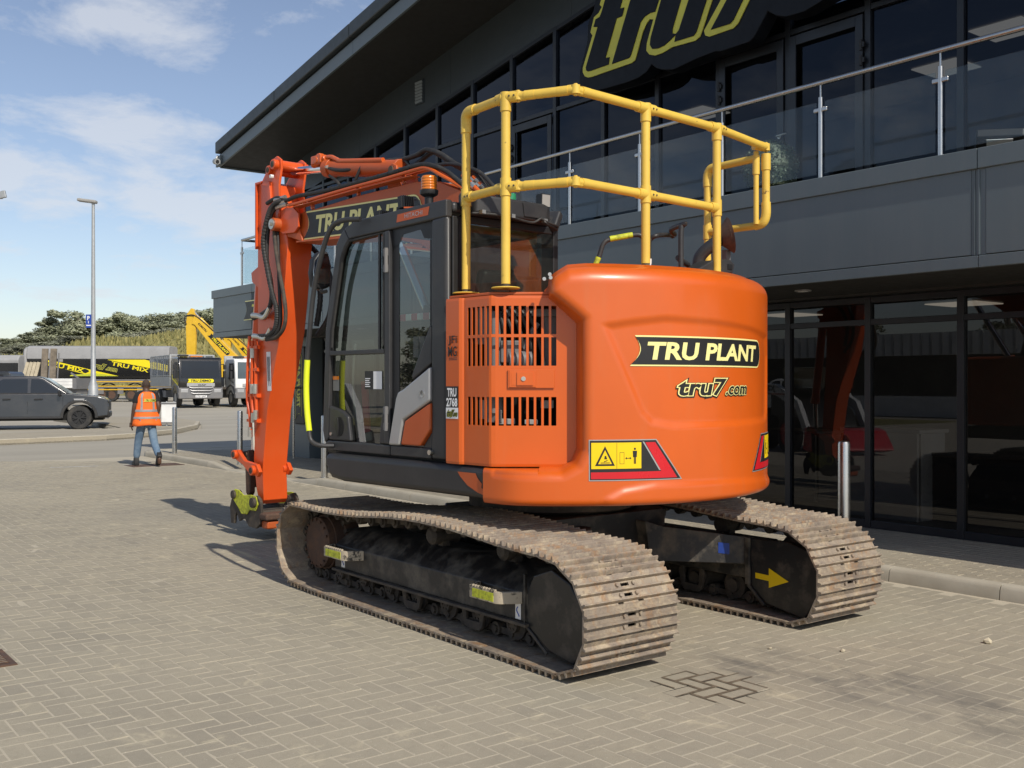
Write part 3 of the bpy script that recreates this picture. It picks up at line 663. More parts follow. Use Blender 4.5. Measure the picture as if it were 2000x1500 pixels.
# left fascia sign and entrance sign
fs = thing('fascia_sign', 'black notched sign with gold border on the left end of the fascia', 'sign')
q = MB(); q.box(FXP-.055, FXP-.001, 16.55, 18.6, 2.87, 3.11); q.build('sign_box', M['ink'], fs)
brand_plate(fs, lambda u, v, e: (FXP-.06-e*2, 18.80-u, 2.83+v), 2.35, .33, 'TRU PLANT', ('cream', 'ink', 'sign_yellow'))
es = thing('entrance_sign', 'upright black sign with gold lettering on the entrance wall behind the arm', 'sign')
q = MB(); q.box(WX-.05, WX-.001, 19.18, 19.62, .78, 2.36); q.build('sign_box', M['ink'], es, bevel=.03)
brand_plate(es, lambda u, v, e: (WX-.053-e, 19.55-v, .95+u), 1.28, .26, 'TRU PLANT', ('sign_yellow', 'ink', 'sign_yellow'))
q = MB(); q.tube(smooth_path([(WX-.01, 19.3, 1.52), (WX-.2, 19.3, 1.52), (WX-.3, 19.2, 1.5), (WX-.32, 19.1, 1.3), (WX-.32, 19.1, .11)], 5), .02); tag(q.build('entrance_handrail', M['steel']), 'bent steel handrail beside the entrance wall', 'handrail')
# camera, planter, floodlight
cc = thing('security_camera', 'small grey security camera under the roof corner', 'camera', (FXP-.05, 20.3, 6.1))
q = MB(); q.cyl((0, .02, 0), (-.02, -.14, -.03), .06, n=14); q.build('body', M['galv'], cc); q = MB(); q.cyl((-.02, -.141, -.031), (-.021, -.15, -.032), .035, n=12); q.build('lens', M['ink'], cc); q = MB(); q.cyl((.01, 0, .05), (.05, .02, .12), .02, n=8); q.build('bracket', M['galv'], cc)
pl = thing('topiary_planter', 'clipped ball shrub in a dark pot on the balcony', 'planter', (8.78, 6.98, 3.3))
q = MB(); q.lathe([(.13, 0), (.17, .02), (.21, .28), (.23, .28), (.23, .33), (.2, .33), (.19, .29)], n=24); q.build('pot', M['cab'], pl)
def leaf_ball(r, n, s, seed):
    rn = random.Random(seed); q = MB()
    for i in range(n):
        d = Vector((rn.gauss(0,1), rn.gauss(0,1), rn.gauss(0,1))).normalized(); p = d*r*rn.uniform(.82, 1.03)
        a = Vector((rn.gauss(0,1), rn.gauss(0,1), rn.gauss(0,1))).normalized(); b = d.cross(a).normalized()*s; a = (a+d*.4).normalized()*s*1.5
        q.add([p-b*.5, p+a*.5-b*.1, p+b*.5, p-a*.3], [(0,1,2,3)])
    return q
M['box_leaf'] = mat('box_leaf', (.085, .11, .07), .6, var=.5, vscale=40)
core = MB(); core.lathe([(.02, -.27), (.2, -.2), (.28, 0), (.2, .2), (.02, .27)], (0, 0, .56), 14); core.build('shrub_core', M['box_leaf'], pl)
q = leaf_ball(.29, 3000, .022, 4); q.build('foliage', M['box_leaf'], pl, smooth=None, loc=(0, 0, .56), recalc=False, kind='stuff')
fl = thing('balcony_floodlight', 'black floodlight resting on the balcony floor behind the glass', 'floodlight', (8.62, 4.5, 3.3))
q = MB(); q.bar((-.08, .12, .38), (.1, -.2, .36), .22, .08, up=(.3, .2, 1)); q.build('lamp_head', M['plastic'], fl, bevel=.015); q = MB(); q.tube([(0, 0, 0), (0, .02, .34)], .02); q.box(-.1, .1, -.1, .1, 0, .02); q.build('stand', M['plastic'], fl)
q = MB(); q.bar((-.09, .02, .335), (.0, -.16, .325), .1, .005, up=(.3, .2, 1)); q.build('lens', M['white'], fl)
# bollards
bol = [(7.80, 5.41), (7.78, 8.6), (7.76, 11.8), (7.72, 14.95), (7.76, 18.4), (7.85, 22.1)]
blab = ['steel bollard standing behind the far crawler track near the glazing', 'steel bollard hidden deep behind the machine body', 'steel bollard behind the cab of the machine', 'steel bollard just left of the cab at the dropped kerb', 'steel bollard beside the machine arm on the footpath', 'steel bollard next to the walking man']
for i, (x, y) in enumerate(bol):
    if i in (1, 2): continue
    t = thing('bollard', blab[i], 'bollard', (x, y, .107), group='stainless steel bollards along the footpath edge')
    q = MB(); q.lathe([(.052, 0), (.052, .97), (.047, .99), (.0, 1.0)], n=28); q.build('tube', M['steel'], t)
    q = MB(); q.lathe([(.075, 0), (.075, .006), (.053, .008)], n=24); q.build('base_ring', M['steel'], t)
# ---------------------------------------------------------------- the excavator
EX = thing('excavator', 'orange crawler excavator with yellow guard rails parked on the paving', 'excavator', (4.945, 5.94, 0))
ROT = rad(4.4)
def up(b, name, m, parent=None, **k):               # a part of the slewed upper body; sub-parts sit in their part's frame
    return b.build(name, m, parent or EX, rot=(None if parent else ROT), **k)
# ---- undercarriage (parallel to the building)
ER = lambda y: y-5.94
mt, nt, p_ = new_mat('worn_track_steel'); P = wpos(nt)
oi = nn(nt, 'ShaderNodeObjectInfo')
c = mixc(nt, ramp(nt, noise(nt, 7, 6, .65, P), .35, .65), (.20, .162, .13), (.34, .278, .21))
rs = nn(nt, 'ShaderNodeMapping'); rs.inputs['Scale'].default_value = (1, .35, .35); nt.links.new(P, rs.inputs[0])
c = mixc(nt, ramp(nt, noise(nt, 16, 8, .7, rs.outputs[0], .4), .51, .65, 0, .65), c, (.34, .175, .065))
c = mixc(nt, ramp(nt, noise(nt, 11, 8, .7, P, .5), .50, .66, 0, .85), c, (.50, .41, .28))
c = mixc(nt, ramp(nt, noise(nt, 45, 4, .7, P), .55, .75, 0, .6), c, (.07, .055, .045))
c = mixc(nt, ramp(nt, oi.outputs['Random'], 0, 1, 0, .25), c, (.18, .15, .125))
nt.links.new(c, p_.inputs['Base Color']); p_.inputs['Roughness'].default_value = .7; p_.inputs['Metallic'].default_value = .15
bump(nt, p_, noise(nt, 55, 6, .7, P), .7, .006); M['track'] = mt
PIT = .171
def shoe_mesh():
    q = MB(); W = .35; hl = PIT/2
    # plate with two rows of mud holes between the grousers; z is outward
    for y0, y1 in ((-.057, -.038), (-.020, .020), (.038, .057)): q.box(-W, W, y0, y1, -.012, 0)
    for yc in (-.029, .029):
        a, b = yc-.009, yc+.009
        q.box(-W, -.03, a, b, -.012, 0); q.box(.03, W, a, b, -.012, 0)
    q.box(-W, W, .057, hl+.006, -.010, .004)
    q.box(-W, -.095, -hl-.004, -.057, -.012, -.001); q.box(-.055, .055, -hl-.004, -.057, -.012, -.001); q.box(.095, W, -hl-.004, -.057, -.012, -.001)
    for yc, h in ((-.057, .027), (0, .025), (.057, .027)):
        q.prism([(yc-.0095, -.001), (yc+.0095, -.001), (yc+.006, h*.8), (yc+.0035, h), (yc-.0035, h), (yc-.006, h*.8)], -W, W)
    for yc in (-.029, .029):
        for x in (-.06, .06): q.cyl((x, yc, -.001), (x, yc, .012), .013, .011, n=6)
    return q.mesh('track_shoe', M['track'], 40)
SHOE = shoe_mesh()
# path of the plates' outer faces round the undercarriage, (y, z); grousers stick out .027
def arc(cy, cz, r, a0, a1, n=14): return [(cy+r*math.cos(t), cz+r*math.sin(t)) for t in np.linspace(rad(a0), rad(a1), n)]
path = [(y, .028) for y in np.linspace(4.27, 7.12, 22)]+arc(7.50, .345, .315, -72, 80, 18)+[(7.35, .650), (7.1, .648), (6.8, .652), (6.5, .668), (6.2, .695), (5.95, .712), (5.7, .718), (5.4, .713), (5.1, .694), (4.85, .672), (4.6, .660), (4.45, .657), (4.31, .637), (4.19, .585), (4.11, .50), (4.068, .40), (4.06, .29), (4.085, .18), (4.14, .09), (4.20, .043)]
path = [Vector((ER(a), b)) for a, b in path]; path.append(path[0])
segs = [(b-a).length for a, b in zip(path[:-1], path[1:])]; TOT = sum(segs)
NS = round(TOT/PIT)
def at_s(s):
    s %= TOT
    for a, b, l in zip(path[:-1], path[1:], segs):
        if s <= l: return a.lerp(b, s/l if l else 0)
        s -= l
    return path[0]
def make_track(xc, inner):
    tr = link('crawler_track', None, EX, (xc, 0, 0)); step = TOT/NS; chain = MB()
    for i in range(NS):
        a, b = at_s(i*step+.03), at_s((i+1)*step+.03); mpt = (a+b)/2; d = (b-a).normalized(); nrm = Vector((d.y, -d.x))
        o = link('track_shoe', SHOE, tr)
        X = Vector((-1, 0, 0)); Y = Vector((0, -d.x, -d.y)); Z = Vector((0, nrm.x, nrm.y)); X = Y.cross(Z)
        R = Matrix((X, Y, Z)).transposed().to_4x4(); R.translation = (0, mpt.x, mpt.y); o.matrix_local = R
        pin = a-nrm*.062
        for sx in (-.085, .085):
            c0 = mpt-nrm*.058; chain.bar((sx, c0.x-d.x*.05, c0.y-d.y*.05), (sx, c0.x+d.x*.05, c0.y+d.y*.05), .03, .04, up=(0, nrm.x, nrm.y))
            chain.cyl((sx-.03, pin.x, pin.y), (sx+.03, pin.x, pin.y), .043, n=12)
        chain.cyl((-.13, pin.x, pin.y), (.13, pin.x, pin.y), .024, n=8)
    chain.build('link_chain', M['grime'], tr, kind='stuff')
    # drive hub at the front, idler at the rear, rollers, frame
    s = -1 if inner > 0 else 1                            # s*x points outward from the machine
    q = MB(); yh, zh = ER(7.46), .345
    q.lathe([(.0, s*.17), (.17, s*.17), (.20, s*.155), (.20, s*.10), (.215, s*.10), (.215, s*.02), (.24, s*.02), (.24, -s*.1)], (0, yh, zh), 32, ax='x')
    for k in range(16):
        t = 2*math.pi*k/16; q.cyl((s*.165, yh+.182*math.cos(t), zh+.182*math.sin(t)), (s*.178, yh+.182*math.cos(t), zh+.182*math.sin(t)), .011, n=6)
    q.build('drive_hub', M['rust'], tr)
    q = MB()
    for k in range(21):
        t = 2*math.pi*k/21; q.prism([(yh+.20*math.cos(t-.1), zh+.20*math.sin(t-.1)), (yh+.262*math.cos(t-.05), zh+.262*math.sin(t-.05)), (yh+.262*math.cos(t+.05), zh+.262*math.sin(t+.05)), (yh+.20*math.cos(t+.1), zh+.20*math.sin(t+.1))], -.03, .03)
    q.lathe([(.05, -.028), (.215, -.028), (.215, .028), (.05, .028)], (0, yh, zh), 30, ax='x'); q.build('sprocket', M['grime'], tr)
    q = MB(); q.lathe([(.05, -.09), (.22, -.09), (.22, -.04), (.265, -.035), (.265, .035), (.22, .04), (.22, .09), (.05, .09)], (0, ER(4.38), .345), 32, ax='x'); q.build('idler', M['grime'], tr)
    for i in range(7):
        y = ER(4.95+i*.36); q = MB(); z = .155
        q.lathe([(.0, -.15), (.05, -.15), (.05, -.12), (.095, -.118), (.095, -.10), (.075, -.095), (.075, .095), (.095, .10), (.095, .118), (.05, .12), (.05, .15), (0, .15)], (0, y, z), 20, ax='x')
        for k in range(6):
            t = k*math.pi/3; q.cyl((s*.148, y+.03*math.cos(t), z+.03*math.sin(t)), (s*.156, y+.03*math.cos(t), z+.03*math.sin(t)), .008, n=6)
        q.build('track_roller', M['grime'], tr)
    for y in (ER(6.03), ER(5.31)):
        for e in (-.17, .17):
            q = MB(); q.prism([(y-.11, .25), (y-.13, .20), (y-.10, .09), (y-.07, .065), (y+.07, .065), (y+.10, .09), (y+.13, .20), (y+.11, .25), (y+.075, .25), (y+.07, .12), (y-.07, .12), (y-.075, .25)], e-.012, e+.012)
            q.build('roller_guard', M['grime'], tr, bevel=.006)
    for y in (ER(5.9), ER(5.1)):
        q = MB(); q.lathe([(0, s*.12), (.04, s*.12), (.062, s*.1), (.062, s*.05), (.05, s*.05), (.05, -s*.05), (.062, -s*.1), (0, -s*.1)], (0, y, .575), 20, ax='x'); q.bar((s*.0, y, .5), (s*.0, y, .56), .06, .06); q.build('carrier_roller', M['grime'], tr)
    # box frame: outer wall, lip, sloping top
    xo = .215
    q = MB(); y0, y1 = ER(4.70), ER(7.06)
    sec = [(-xo*.9, .24), (xo, .215), (xo, .385), (.05, .50), (-xo*.9, .50)]
    q.add([(s*a, y0, b) for a, b in sec]+[(s*a, y1, b-.01*0) for a, b in sec], [(4,3,2,1,0), (5,6,7,8,9)]+[(i, (i+1) % 5, 5+(i+1) % 5, 5+i) for i in range(5)])
    q.build('side_frame', M['mudtop'], tr, bevel=.008)
    q = MB(); q.box(min(s*.2, s*.245), max(s*.2, s*.245), y0, y1, .195, .214); q.build('frame_lip', M['grime'], tr, bevel=.004)
    q = MB(); q.prism([(ER(4.72), .40), (ER(4.66), .50), (ER(4.50), .555), (ER(4.34), .50), (ER(4.22), .37), (ER(4.235), .145), (ER(4.31), .055), (ER(4.52), .09), (ER(4.72), .20)], s*.175, s*.215); q.build('idler_guard', M['black'], tr, bevel=.012)
    q = MB(); q.bar((s*.218, ER(4.73), .50), (s*.218, ER(4.73), .20), .014, .022); q.bar((s*.218, ER(4.73), .205), (s*.218, ER(4.53), .075), .014, .022); q.build('guard_edge', M['mudtop'], tr, bevel=.006)
    if s < 0:
        for ya, yb in ((6.62, 7.08), (4.76, 5.20)):
            a, b = ER(ya), ER(yb); zt = .385
            q = MB(); q.prism([(-.215, a), (-.325, a+.06), (-.345, a+.09), (-.345, b-.09), (-.325, b-.06), (-.215, b), (-.215, b-.03), (-.31, b-.085), (-.325, b-.115), (-.325, a+.115), (-.31, a+.085), (-.215, a+.03)], zt-.065, zt+.005, ax='z')
            for k in range(9):
                yy = a+.11+k*(b-a-.22)/8.; q.box(-.345, -.325, yy-.008, yy+.008, zt+.004, zt+.016)
            st = q.build('step', M['stepmetal'], tr, bevel=.003, seg=1)
            q = MB(); q.box(-.3485, -.3455, a+.11, b-.12, zt-.055, zt-.005); q.build('reflective_strip', M['lime'], st, smooth=None)
        for y, z in ((6.93, .28), (4.80, .275)):
            q = MB(); q.box(-.2172, -.2155, ER(y)-.026, ER(y)+.026, z-.05, z+.05); lb = q.build('lifting_label', M['white'], tr, smooth=None)
            q = MB(); q.tube([(-.2182, ER(y)+.012*math.sin(t), z+.002-t*.012+.02) for t in np.linspace(0, 4.6, 16)], .0035, 6); q.build('hook_mark', M['blue'], lb)
    return tr
make_track(3.95-4.945, 1)
TR2 = make_track(5.94-4.945, -1)
# the inner face of the far track: guard plate, arrow and blue label seen between the tracks
XI = 5.70-4.945-(5.94-4.945)
q = MB(); q.prism([(ER(4.72), .53), (ER(4.40), .545), (ER(4.22), .50), (ER(4.13), .36), (ER(4.16), .20), (ER(4.26), .045), (ER(4.58), .10), (ER(4.72), .21)], XI, XI+.04); g2 = q.build('inner_idler_guard', M['black'], TR2, bevel=.01)
q = MB(); ya, yb = ER(4.66), ER(4.40)
q.add([(XI-.003, y, z) for y, z in ((ya, .300), (ya-.115, .297), (ya-.115, .347), (yb-.02, .278), (ya-.115, .212), (ya-.115, .258), (ya, .262))][::1], [(0, 1, 2, 3, 4, 5, 6)])
q.build('direction_arrow', M['warn'], g2, smooth=None)
q = MB(); q.box(XI-.02, XI+.0, ER(4.74), ER(4.70), .21, .535); q.bar((XI-.008, ER(4.72), .21), (XI-.008, ER(4.58), .09), .016, .024); q.build('guard_edge', M['mudtop'], TR2, bevel=.006)
# centre frame
q = MB(); q.lathe([(.58, .70), (.62, .72), (.62, .80), (.57, .83), (.57, .90), (.0, .90)], (0, 0, 0), 40); q.build('slew_ring', M['grime'], EX)
q = MB(); q.prism([(-.55, -.62), (.55, -.62), (.62, -.5), (.62, .5), (.55, .62), (-.55, .62), (-.62, .5), (-.62, -.5)], .36, .70, 'z'); q.build('centre_frame', M['black'], EX, bevel=.015)
for sx in (-1, 1):
    for sy in (-1, 1):
        q = MB(); a = [(.30, .36), (.42, .34), (.80, .34), (.80, .53), (.42, .585), (.25, .64)]
        y0, y1 = sorted((sy*.56, sy*1.02))
        pts0 = [(sx*x, sy*.45 if x < .5 else sy*.72, z) for x, z in a]; pts1 = [(sx*x, sy*.72 if x < .5 else sy*1.24, z) for x, z in a]
        n = len(a); q.add(pts0+pts1, [tuple(range(n-1,-1,-1)), tuple(range(n, 2*n))]+[(i, (i+1) % n, n+(i+1) % n, n+i) for i in range(n)])
        leg = q.build('frame_leg', M['mudtop'], EX, bevel=.012)
        if sx > 0 and sy < 0:
            q = MB(); f_ = lambda x: -(.72+(x-.42)/.38*.52)-.012
            q.add([(.645, f_(.645), .415), (.69, f_(.69), .41), (.69, f_(.69), .485), (.645, f_(.645), .49)], [(0,1,2,3)])
            q.build('blue_label', M['blue'], leg, smooth=None)
# ---- upper structure
q = MB(); q.prism([(-1.2, -.6), (-1.0, -1.0), (-.4, -1.35), (.4, -1.35), (1.0, -1.0), (1.2, -.6), (1.2, 1.15), (-1.2, 1.15)], .90, 1.06, 'z'); up(q, 'deck', M['black'], bevel=.02)
RW = 1.55; TOPZ = 2.315
OPEN = [(-37.0, 1.2), (-37.0, 1.985), (-39.6, 2.045), (-46.2, 2.185), (-58, 2.21), (-58, 1.062), (-42.0, 1.062), (-38.6, 1.11)]
OPEN = np.array([(RW*rad(a), z) for a, z in OPEN])
EMB = np.array([(RW*rad(a), z) for a, z in ((-33.0, 1.955), (-26, 1.985), (-17.9, 2.010), (-2.5, 2.0), (14, 1.975), (29, 1.935), (33, 1.80), (31, 1.40), (27, 1.345), (5, 1.335), (-16, 1.335), (-21.5, 1.36), (-24, 1.42))])
LEDGE = [(-80, .80), (-36, .80), (-32.1, .924), (-28.4, .972), (-20.6, 1.003), (0, .995), (23, .963), (60, .93), (120, .92)]
def sdist(poly, u, z):
    n = len(poly); best = np.full(u.shape, 1e9); inside = np.zeros(u.shape, bool)
    for i in range(n):
        a, b = poly[i], poly[(i+1) % n]; e = b-a; wx, wy = u-a[0], z-a[1]
        t = np.clip((wx*e[0]+wy*e[1])/(e@e), 0, 1); best = np.minimum(best, np.hypot(wx-e[0]*t, wy-e[1]*t))
        cond = ((a[1] > z) != (b[1] > z)) & (u < (b[0]-a[0])*(z-a[1])/((b[1]-a[1]) or 1e-9)+a[0]); inside ^= cond
    return np.where(inside, best, -best)
def sst(x): x = np.clip(x, 0, 1); return x*x*(3-2*x)
def cw_rad(th, z):
    """radius of the counterweight skin at angle th (degrees) and height z"""
    th = np.asarray(th, float); z = np.asarray(z, float)
    lip = 1.262/np.maximum(np.abs(np.sin(np.radians(th))), .2)
    r = -np.log(np.exp(-RW*24)+np.exp(-lip*24))/24
    u = RW*np.radians(th)
    r = r-.016*sst((sdist(EMB, u, z)+.012)/.05)
    lz = np.interp(th, [a for a, _ in LEDGE], [b for _, b in LEDGE]); r = r+.014*sst((lz-z)/.05+.3)
    d = sdist(OPEN, u, z); k = np.clip((d+.045)/.06, 0, 1); drop = .06*(1-np.sqrt(np.clip(1-k*k, 0, 1)))
    r = r-drop-.45*sst((d-.015)/.05)
    return r
def skin(th, z, off=0.):
    r = cw_rad(th, z)+off; t = np.radians(th); return r*np.sin(t), -r*np.cos(t), z
def ztop(th): return np.interp(th, [-48, -40.7, -36, 40, 70], [2.19, 2.305, TOPZ, TOPZ, TOPZ-.01])
def cw_grid(th0, th1, nt_, z0, zt, nz, closed_top):
    ths = np.linspace(th0, th1, nt_); rows = []
    for t in np.linspace(0, math.pi/2, 7)[:-1]: rows.append(('b', t))
    for k in np.linspace(0, 1, nz): rows.append(('w', k))
    for t in np.linspace(0, math.pi/2, 12)[1:]: rows.append(('t', t))
    for k in ((.9, 1.27, 1.05, .8, .5, .25) if closed_top else (1.1,)): rows.append(('i', k))
    V = []; rb = .042; rt = .11 if closed_top else .03
    for kind, k in rows:
        zt_ = zt(ths) if callable(zt) else np.full(ths.shape, zt)
        zb = z0
        if kind == 'b': z = np.full(ths.shape, zb+rb*(1-math.sin(k))); r = cw_rad(ths, np.full(ths.shape, zb+rb))-rb*(1-math.cos(k)) if False else cw_rad(ths, np.full(ths.shape, zb+rb))-rb*(1-math.sin(k))
        elif kind == 'w': z = zb+rb+(zt_-rt-zb-rb)*k; r = cw_rad(ths, z)
        elif kind == 't': z = zt_-rt+rt*math.sin(k); r = cw_rad(ths, zt_-rt)-rt*(1-math.cos(k))
        else: z = zt_+.05*(1-k/1.42) if closed_top else zt_; r = np.minimum(cw_rad(ths, zt_-rt)-rt-.01, k) if k != .9 else cw_rad(ths, zt_-rt)-rt-.02
        if kind == 'b':
            a = k; z = np.full(ths.shape, zb+rb-rb*math.cos(a)); r = cw_rad(ths, np.full(ths.shape, zb+rb))-rb*(1-math.sin(a))
        t = np.radians(ths); V += list(zip((r*np.sin(t)).tolist(), (-r*np.cos(t)).tolist(), z.tolist()))
    n = nt_; F = [(i*n+j, i*n+j+1, (i+1)*n+j+1, (i+1)*n+j) for i in range(len(rows)-1) for j in range(n-1)]
    return V, F
q = MB(); q.add(*cw_grid(-47.5, 100, 300, .868, ztop, 120, True))
CW = up(q, 'counterweight', M['orange'], smooth=50, recalc=False)
q = MB(); q.add(*cw_grid(-61.5, -47.45, 40, .868, 1.085, 16, False)); up(q, 'counterweight_lip', M['orange'], parent=CW, smooth=50, recalc=False)
q = MB(); nb = 60; ths = np.linspace(-61.5, 100, nb); b0 = [(*(np.array(skin(float(t), .918))[:2]*.968), .872) for t in ths]; q.add(b0+[(0, 0, .872)], [(i+1, i, nb) for i in range(nb-1)]); up(q, 'counterweight_floor', M['orange'], parent=CW, smooth=None, recalc=False)
for t, z in ((-46.0, 2.225), (-44.6, 2.232), (-44.8, 2.252)):
    a = Vector([float(v) for v in skin(t, z)]); nrm = Vector((a.x, a.y, 0)).normalized(); q = MB(); q.cyl(a-nrm*.02, a+nrm*.006, .011, n=10); up(q, 'bolt', M['galv'], parent=CW)
fcw = lambda lift0: (lambda u, v, e: tuple(float(k) for k in skin(math.degrees(u/RW), v, lift0+e)))
def on_cw(th0, z0, tilt=0.): return lambda u, v, e: tuple(float(k) for k in skin(th0+math.degrees(u/RW), z0+v-tilt*u, .0025+e))
brand_plate(CW, on_cw(-25.2, 1.718), 1.245, .166, 'TRU PLANT', lift=.0018, tw=.85, th=.60, tx=.055)
web_logo(CW, on_cw(-14.6, 1.532), .70, .098, lift=.0018)
def warn_panel(flip):
    s = -1 if flip else 1; T0 = 36.2 if flip else -36.2
    def fn(u, v, e): return tuple(float(k) for k in skin(T0+s*math.degrees(u/RW), 1.022+v, .003+e))
    def strip(pts, m_, nm, e):                           # polygon as columns so that it follows the curve
        us = sorted({p[0] for p in pts}); us = sorted(set(list(np.linspace(us[0], us[-1], 24))+us)); n = len(pts); v = []; f = []
        for x in us:
            zs = []
            for i in range(n):
                a, b = pts[i], pts[(i+1) % n]
                if a[0] == b[0]:
                    if abs(a[0]-x) < 1e-9: zs += [a[1], b[1]]
                elif min(a[0], b[0])-1e-9 <= x <= max(a[0], b[0])+1e-9: zs.append(a[1]+(b[1]-a[1])*(x-a[0])/(b[0]-a[0]))
            v += [(x, min(zs), e), (x, max(zs), e)]
        f = [(2*i, 2*i+2, 2*i+3, 2*i+1) for i in range(len(us)-1)]
        return decal(CW, nm, (v, f), fn, m_)
    strip([(0, 0), (.612, -.002), (.428, .246), (0, .246)], M['silver'], 'warning_edge', .0)
    strip([(.006, .006), (.60, .004), (.424, .240), (.006, .240)], M['ink'], 'warning_ground', .001)
    strip([(.012, .012), (.575, .010), (.545, .052), (.012, .052)], M['red'], 'red_chevron', .002)
    strip([(.46, .052), (.545, .052), (.418, .228), (.352, .228)], M['red'], 'red_chevron', .002)
    strip([(.446, .058), (.456, .058), (.344, .232), (.334, .232)], M['silver'], 'warning_line', .002)
    strip([(.014, .072), (.326, .072), (.326, .228), (.014, .228)], M['warn'], 'warning_sign', .002)
    tri = [(.036, .09), (.158, .09), (.097, .208)]
    strip(tri, M['ink'], 'triangle', .003); strip([(.055, .101), (.139, .101), (.097, .184)], M['warn'], 'triangle_field', .004)
    for a in ([(.07, .106), (.126, .106), (.126, .110), (.07, .110)], [(.09, .112), (.112, .12), (.112, .125), (.09, .117)], [(.092, .13), (.11, .13), (.103, .15), (.095, .15)]): strip(a, M['ink'], 'pictogram', .005)
    strip([(.169, .074), (.171, .074), (.171, .226), (.169, .226)], M['ink'], 'divider', .003)
    for a in ([(.188, .10), (.190, .10), (.190, .17), (.188, .17)], [(.214, .10), (.216, .10), (.216, .17), (.214, .17)], [(.188, .10), (.216, .10), (.216, .102), (.188, .102)], [(.188, .168), (.216, .168), (.216, .17), (.188, .17)], [(.228, .132), (.256, .132), (.256, .136), (.228, .136)], [(.222, .134), (.232, .126), (.232, .142)], [(.262, .134), (.252, .126), (.252, .142)], [(.277, .10), (.283, .10), (.283, .14), (.277, .14)], [(.285, .10), (.291, .10), (.291, .14), (.285, .14)], [(.272, .14), (.296, .14), (.298, .178), (.270, .178)], [(.278, .184), (.290, .184), (.290, .196), (.278, .196)]): strip(a, M['ink'], 'pictogram', .003)
warn_panel(False); warn_panel(True)
# ---- left rear service door with its slotted grilles
DP = [(-1.24, -.318)]; P1 = Vector((-1.24, -.73)); dirc = Vector((.744, -.668))
S1 = .412-.06; arcn = 6
def door_pt(s, off=0.):
    r = .045; th_ = math.acos(max(-1, min(1, Vector((0, -1)).dot(dirc)))); tl = r*math.tan(th_/2)
    L1 = .412-tl; LA = r*th_
    if s < L1: p = Vector((-1.24, -.318-s)); n = Vector((-1, 0))
    elif s < L1+LA:
        a = (s-L1)/r; c0 = Vector((-1.24+r, -.318-L1)); n = Vector((-math.cos(a), -math.sin(a))); p = c0+n*r
    else:
        st = P1+dirc*tl; p = st+dirc*(s-L1-LA); n = Vector((dirc.y, -dirc.x)); n = n if n.x < 0 else -n
    return p+n*off
SL = [.205+.0445*i for i in range(6)]+[.205+.0445*6+.004+.046*i for i in range(8)]
WID = [.026]*6+[.0305]*8
ROWS = [(1.905, 2.078), (1.712, 1.886), (1.345, 1.520)]
edges = [0, .13, .145, .155]; 
for a, w in zip(SL, WID): edges += [a-w/2, a+w/2]
SE = SL[-1]+.018; DEND = SE+.19
edges += [SE+.012, SE+.03, SE+.055, SE+.08, SE+.11, SE+.135, SE+.155, SE+.175, DEND]
edges = sorted(edges); zs = [1.094, 1.11, 1.345, 1.520, 1.56, 1.655, 1.712, 1.886, 1.905, 2.078, 2.125, 2.142]
def clampz(s, z):
    k = max(0, (s-(DEND-.165))/.165); top = 2.142-.16*k**1.25; bot = 1.094+.10*k**1.6; return max(bot, min(top, z))
q = MB(); idx = {}
for i, s in enumerate(edges):
    bev = .022 if s < .135 else (.0 if s > .15 else .011)
    for j, z in enumerate(zs):
        edge = (.004 if j in (0, len(zs)-1) else 0)+(.006 if s >= DEND-1e-6 else 0)
        p = door_pt(s, bev-.006-edge); idx[i, j] = len(q.v); q.v.append((p.x, p.y, clampz(s, z)))
for i in range(len(edges)-1):
    sc = (edges[i]+edges[i+1])/2; slot = any(abs(sc-a) < w/2 for a, w in zip(SL, WID))
    for j in range(len(zs)-1):
        zc = (zs[j]+zs[j+1])/2
        if slot and any(a < zc < b for a, b in ROWS): continue
        q.f.append((idx[i, j], idx[i+1, j], idx[i+1, j+1], idx[i, j+1])); q.m.append(0)
DOOR = up(q, 'engine_door', M['orange'], smooth=None); sm = DOOR.modifiers.new('solidify', 'SOLIDIFY'); sm.thickness = .006; sm.offset = 0
bv = DOOR.modifiers.new('bevel', 'BEVEL'); bv.width = .003; bv.segments = 1; bv.limit_method = 'ANGLE'
def dfn(s, z, e): p = door_pt(s, e); return (p.x, p.y, z)
q = MB()
def dbox(q, s0, s1, z0, z1, e0, e1, m=0, n=1):
    for k in range(n):
        a, b = s0+(s1-s0)*k/n, s0+(s1-s0)*(k+1)/n
        q.add([dfn(a, z0, e0), dfn(b, z0, e0), dfn(b, z1, e0), dfn(a, z1, e0), dfn(a, z0, e1), dfn(b, z0, e1), dfn(b, z1, e1), dfn(a, z1, e1)], [(0,3,2,1),(4,5,6,7),(0,1,5,4),(1,2,6,5),(2,3,7,6),(3,0,4,7)], m)
sa = SL[7]-.005
dbox(q, sa, sa+.285, 1.575, 1.69, .004, .012); dbox(q, sa+.008, sa+.172, 1.58, 1.685, .012, .017); lt = up(q, 'latch_plate', M['orange'], parent=DOOR, bevel=.004)
q = MB(); dbox(q, sa+.02, sa+.055, 1.592, 1.672, .0172, .0185, 0); dbox(q, sa+.055, sa+.155, 1.592, 1.672, .0172, .026, 0); up(q, 'latch_paddle', M['orange'], parent=lt, bevel=.004)
a = Vector(dfn(sa+.095, 1.632, .026)); b = Vector(dfn(sa+.095, 1.632, .032)); q = MB(); q.cyl(a, b, .014, n=14); up(q, 'key_lock', M['alu'], parent=lt)
def ddecal(u0, v0, rot=False): return (lambda u, v, e: dfn(u0-v, v0+u, .012+e)) if rot else (lambda u, v, e: dfn(u0+u, v0+v, .0215+e))
def rect(w, h): return [(0, 0, 0), (w, 0, 0), (w, h, 0), (0, h, 0)], [(0,1,2,3)]
